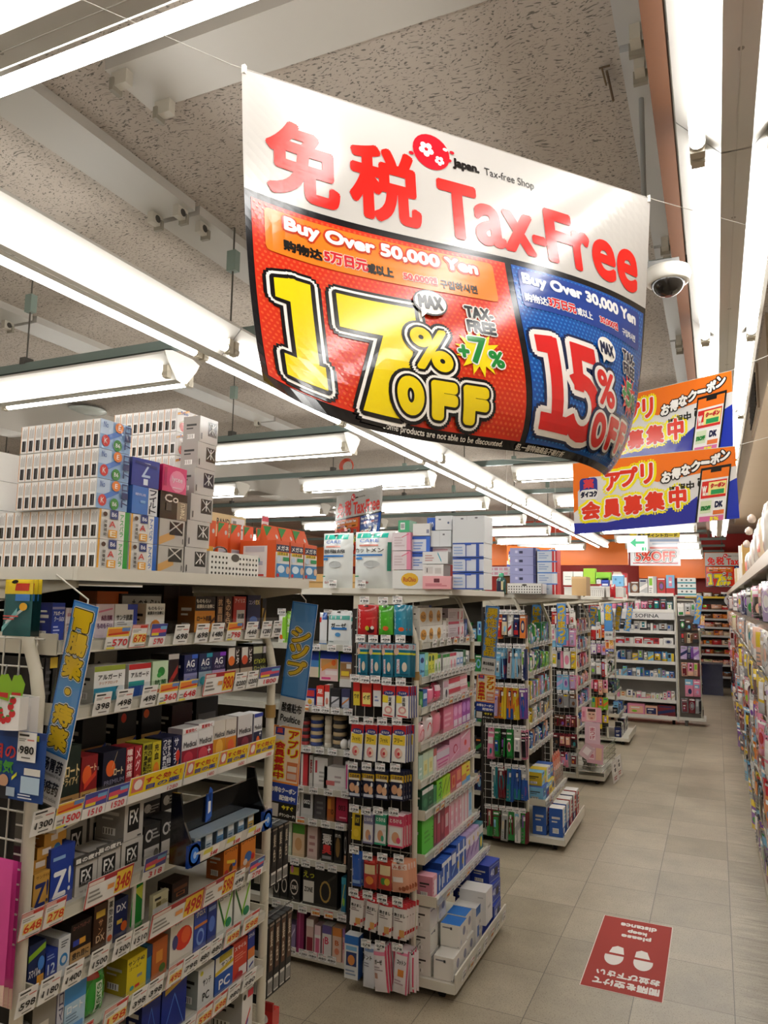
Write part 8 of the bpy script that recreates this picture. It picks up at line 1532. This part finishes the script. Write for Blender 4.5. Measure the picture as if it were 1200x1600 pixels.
RW = (('brown_carton', 'open brown carton on the wall rack top', .24, .36, 'b08a4a', 7.9), ('poster_stand', 'grey folded leaflet on the wall rack top', .16, .26, 'b8b4b4', 7.2), ('white_bag', 'white puffy bag, first on the wall rack top', .22, .24, 'c8c0b4', 6.6), ('white_bag', 'white puffy bag, second on the wall rack top', .2, .3, 'cfc6ba', 6.1), ('white_bag', 'white puffy bag, third on the wall rack top', .2, .34, 'c8beb2', 5.6), ('striped_pack', 'orange-striped pack on the wall rack top', .22, .36, 'e0c8a8', 5.1), ('white_bag', 'white puffy bag nearest on the wall rack top', .22, .38, 'cdc5ba', 4.5), ('board', 'upright white board end on the wall rack top', .06, .42, 'e4e2de', 8.9), ('white_carton', 'white carton far along the wall rack top', .3, .2, 'dcd6ca', 9.6), ('beige_carton', 'beige carton farthest along the wall rack top', .34, .26, 'c8b490', 11.0))
for nm, lab, w, h, c, y in RW:
    m = box_mesh(w, h, .22, c, c, 'R .2 .5 .8 .8 f0ece4;R .1 .1 .5 .3 b89a6a') if 'carton' in nm or nm == 'board' else pouch_mesh(w, h, .12, c, 'd0c8bc', 'R .2 .3 .8 .6 e88a7a;D .1 .1 .9 .8 .1 d8903a' if nm != 'white_bag' else 'L 3 .2 .3 .8 .7 c8b8b0', hole=False)
    goods(nm if nm != 'board' else 'white_board', 'box' if 'carton' in nm else 'bag' if 'bag' in nm else 'pack', lab, '', m, (RX+.02, y, 2.0105), -EAST, 'stock on the wall rack top')
for k in range(3):
    mb = MB(); q_ = random.Random(k); mb.lathe([(.002, 0), (.02, .005), (.028, .025), (.025, .045), (.01, .06), (.002, .063)], 'd0bcae', GLOSS, 10); put('pompom', mb, (RX+.02, (6.6, 6.1, 5.6)[k], 2.0115+(.24, .30, .34)[k]), label='pale round pompom resting on the %s white bag, wall rack top' % nth(k+1), cat='decoration')
# ------------------------------------------------------------------ bread shelves and the blue bin at the aisle end
bx = empty('bread_rack', (0, 17.5, 0), 'tall rack of packed bread at the aisle end', 'shelving')
mb = MB(); mb.box(-.62, .88, .42, .44, 0, 2.0, '3a302a', METAL); put('back_panel', mb, parent=bx)
GZ = [1.93, 1.65, 1.46, 1.28, 1.10, .90, .71, .49, .24]
for i, z in enumerate(GZ):
    mb = MB(); mb.box(-.62, .88, 0, .42, z-.012, z, 'c8c6c0', METAL); mb.box(-.62, .88, -.012, 0, z-.02, z+.022, 'e0bc2c' if i == 0 else 'b8b6b0', METAL); put('shelf', mb, parent=bx)
for x in (-.63, .88): mb = MB(); mb.box(x, x+.02, 0, .44, 0, 2.0, '4a4640', METAL); put('side_panel', mb, parent=bx)
for i, z in enumerate(GZ):
    fill_s(q, -.60, .46, z+.001, 17.53, .09, .13, .14, .22, .12, ['brown', 'orange', 'peach', 'beige', 'red'] if i else ['beige', 'brown', 'black', 'white'], 'bread_bag', 'bag', '%s bread shelf' % nth(i+1), 'bread bags', ('pouch',), cnt='wall rack')
mb = MB(); mb.box(-.33, .09, 0, .45, 0, .58, '12183c', GLOSS); mb.box(-.345, .105, -.015, .465, .58, .61, '12183c', GLOSS); [mb.box(-.34, .10, -.006, 0, .15*k, .15*k+.012, '141a3c', GLOSS) for k in range(1, 4)]; put('blue_bin', mb, (-.02, 16.2, 0), label='dark blue plastic bin standing before the bread rack', cat='bin')
p = ony(1141, 938, 16.9); mb = MB(); mb.lathe([(.115, -.002), (.115, .002)], 'e8e6e2', METAL, 28); mb.tf(Matrix.Rotation(R(90), 4, 'X')); mb.rect(lambda x_, z, L: (x_, -.004, z), -.06, -.01, .06, .01, '8a8a86'); mb.tube([(0, .002, .10), (0, .3, .10), (0, .62, .10)], .005, 'c8c6c0', METAL, 6); put('round_sign', mb, p, label='round white hanging sign before the bread shelves', cat='sign')
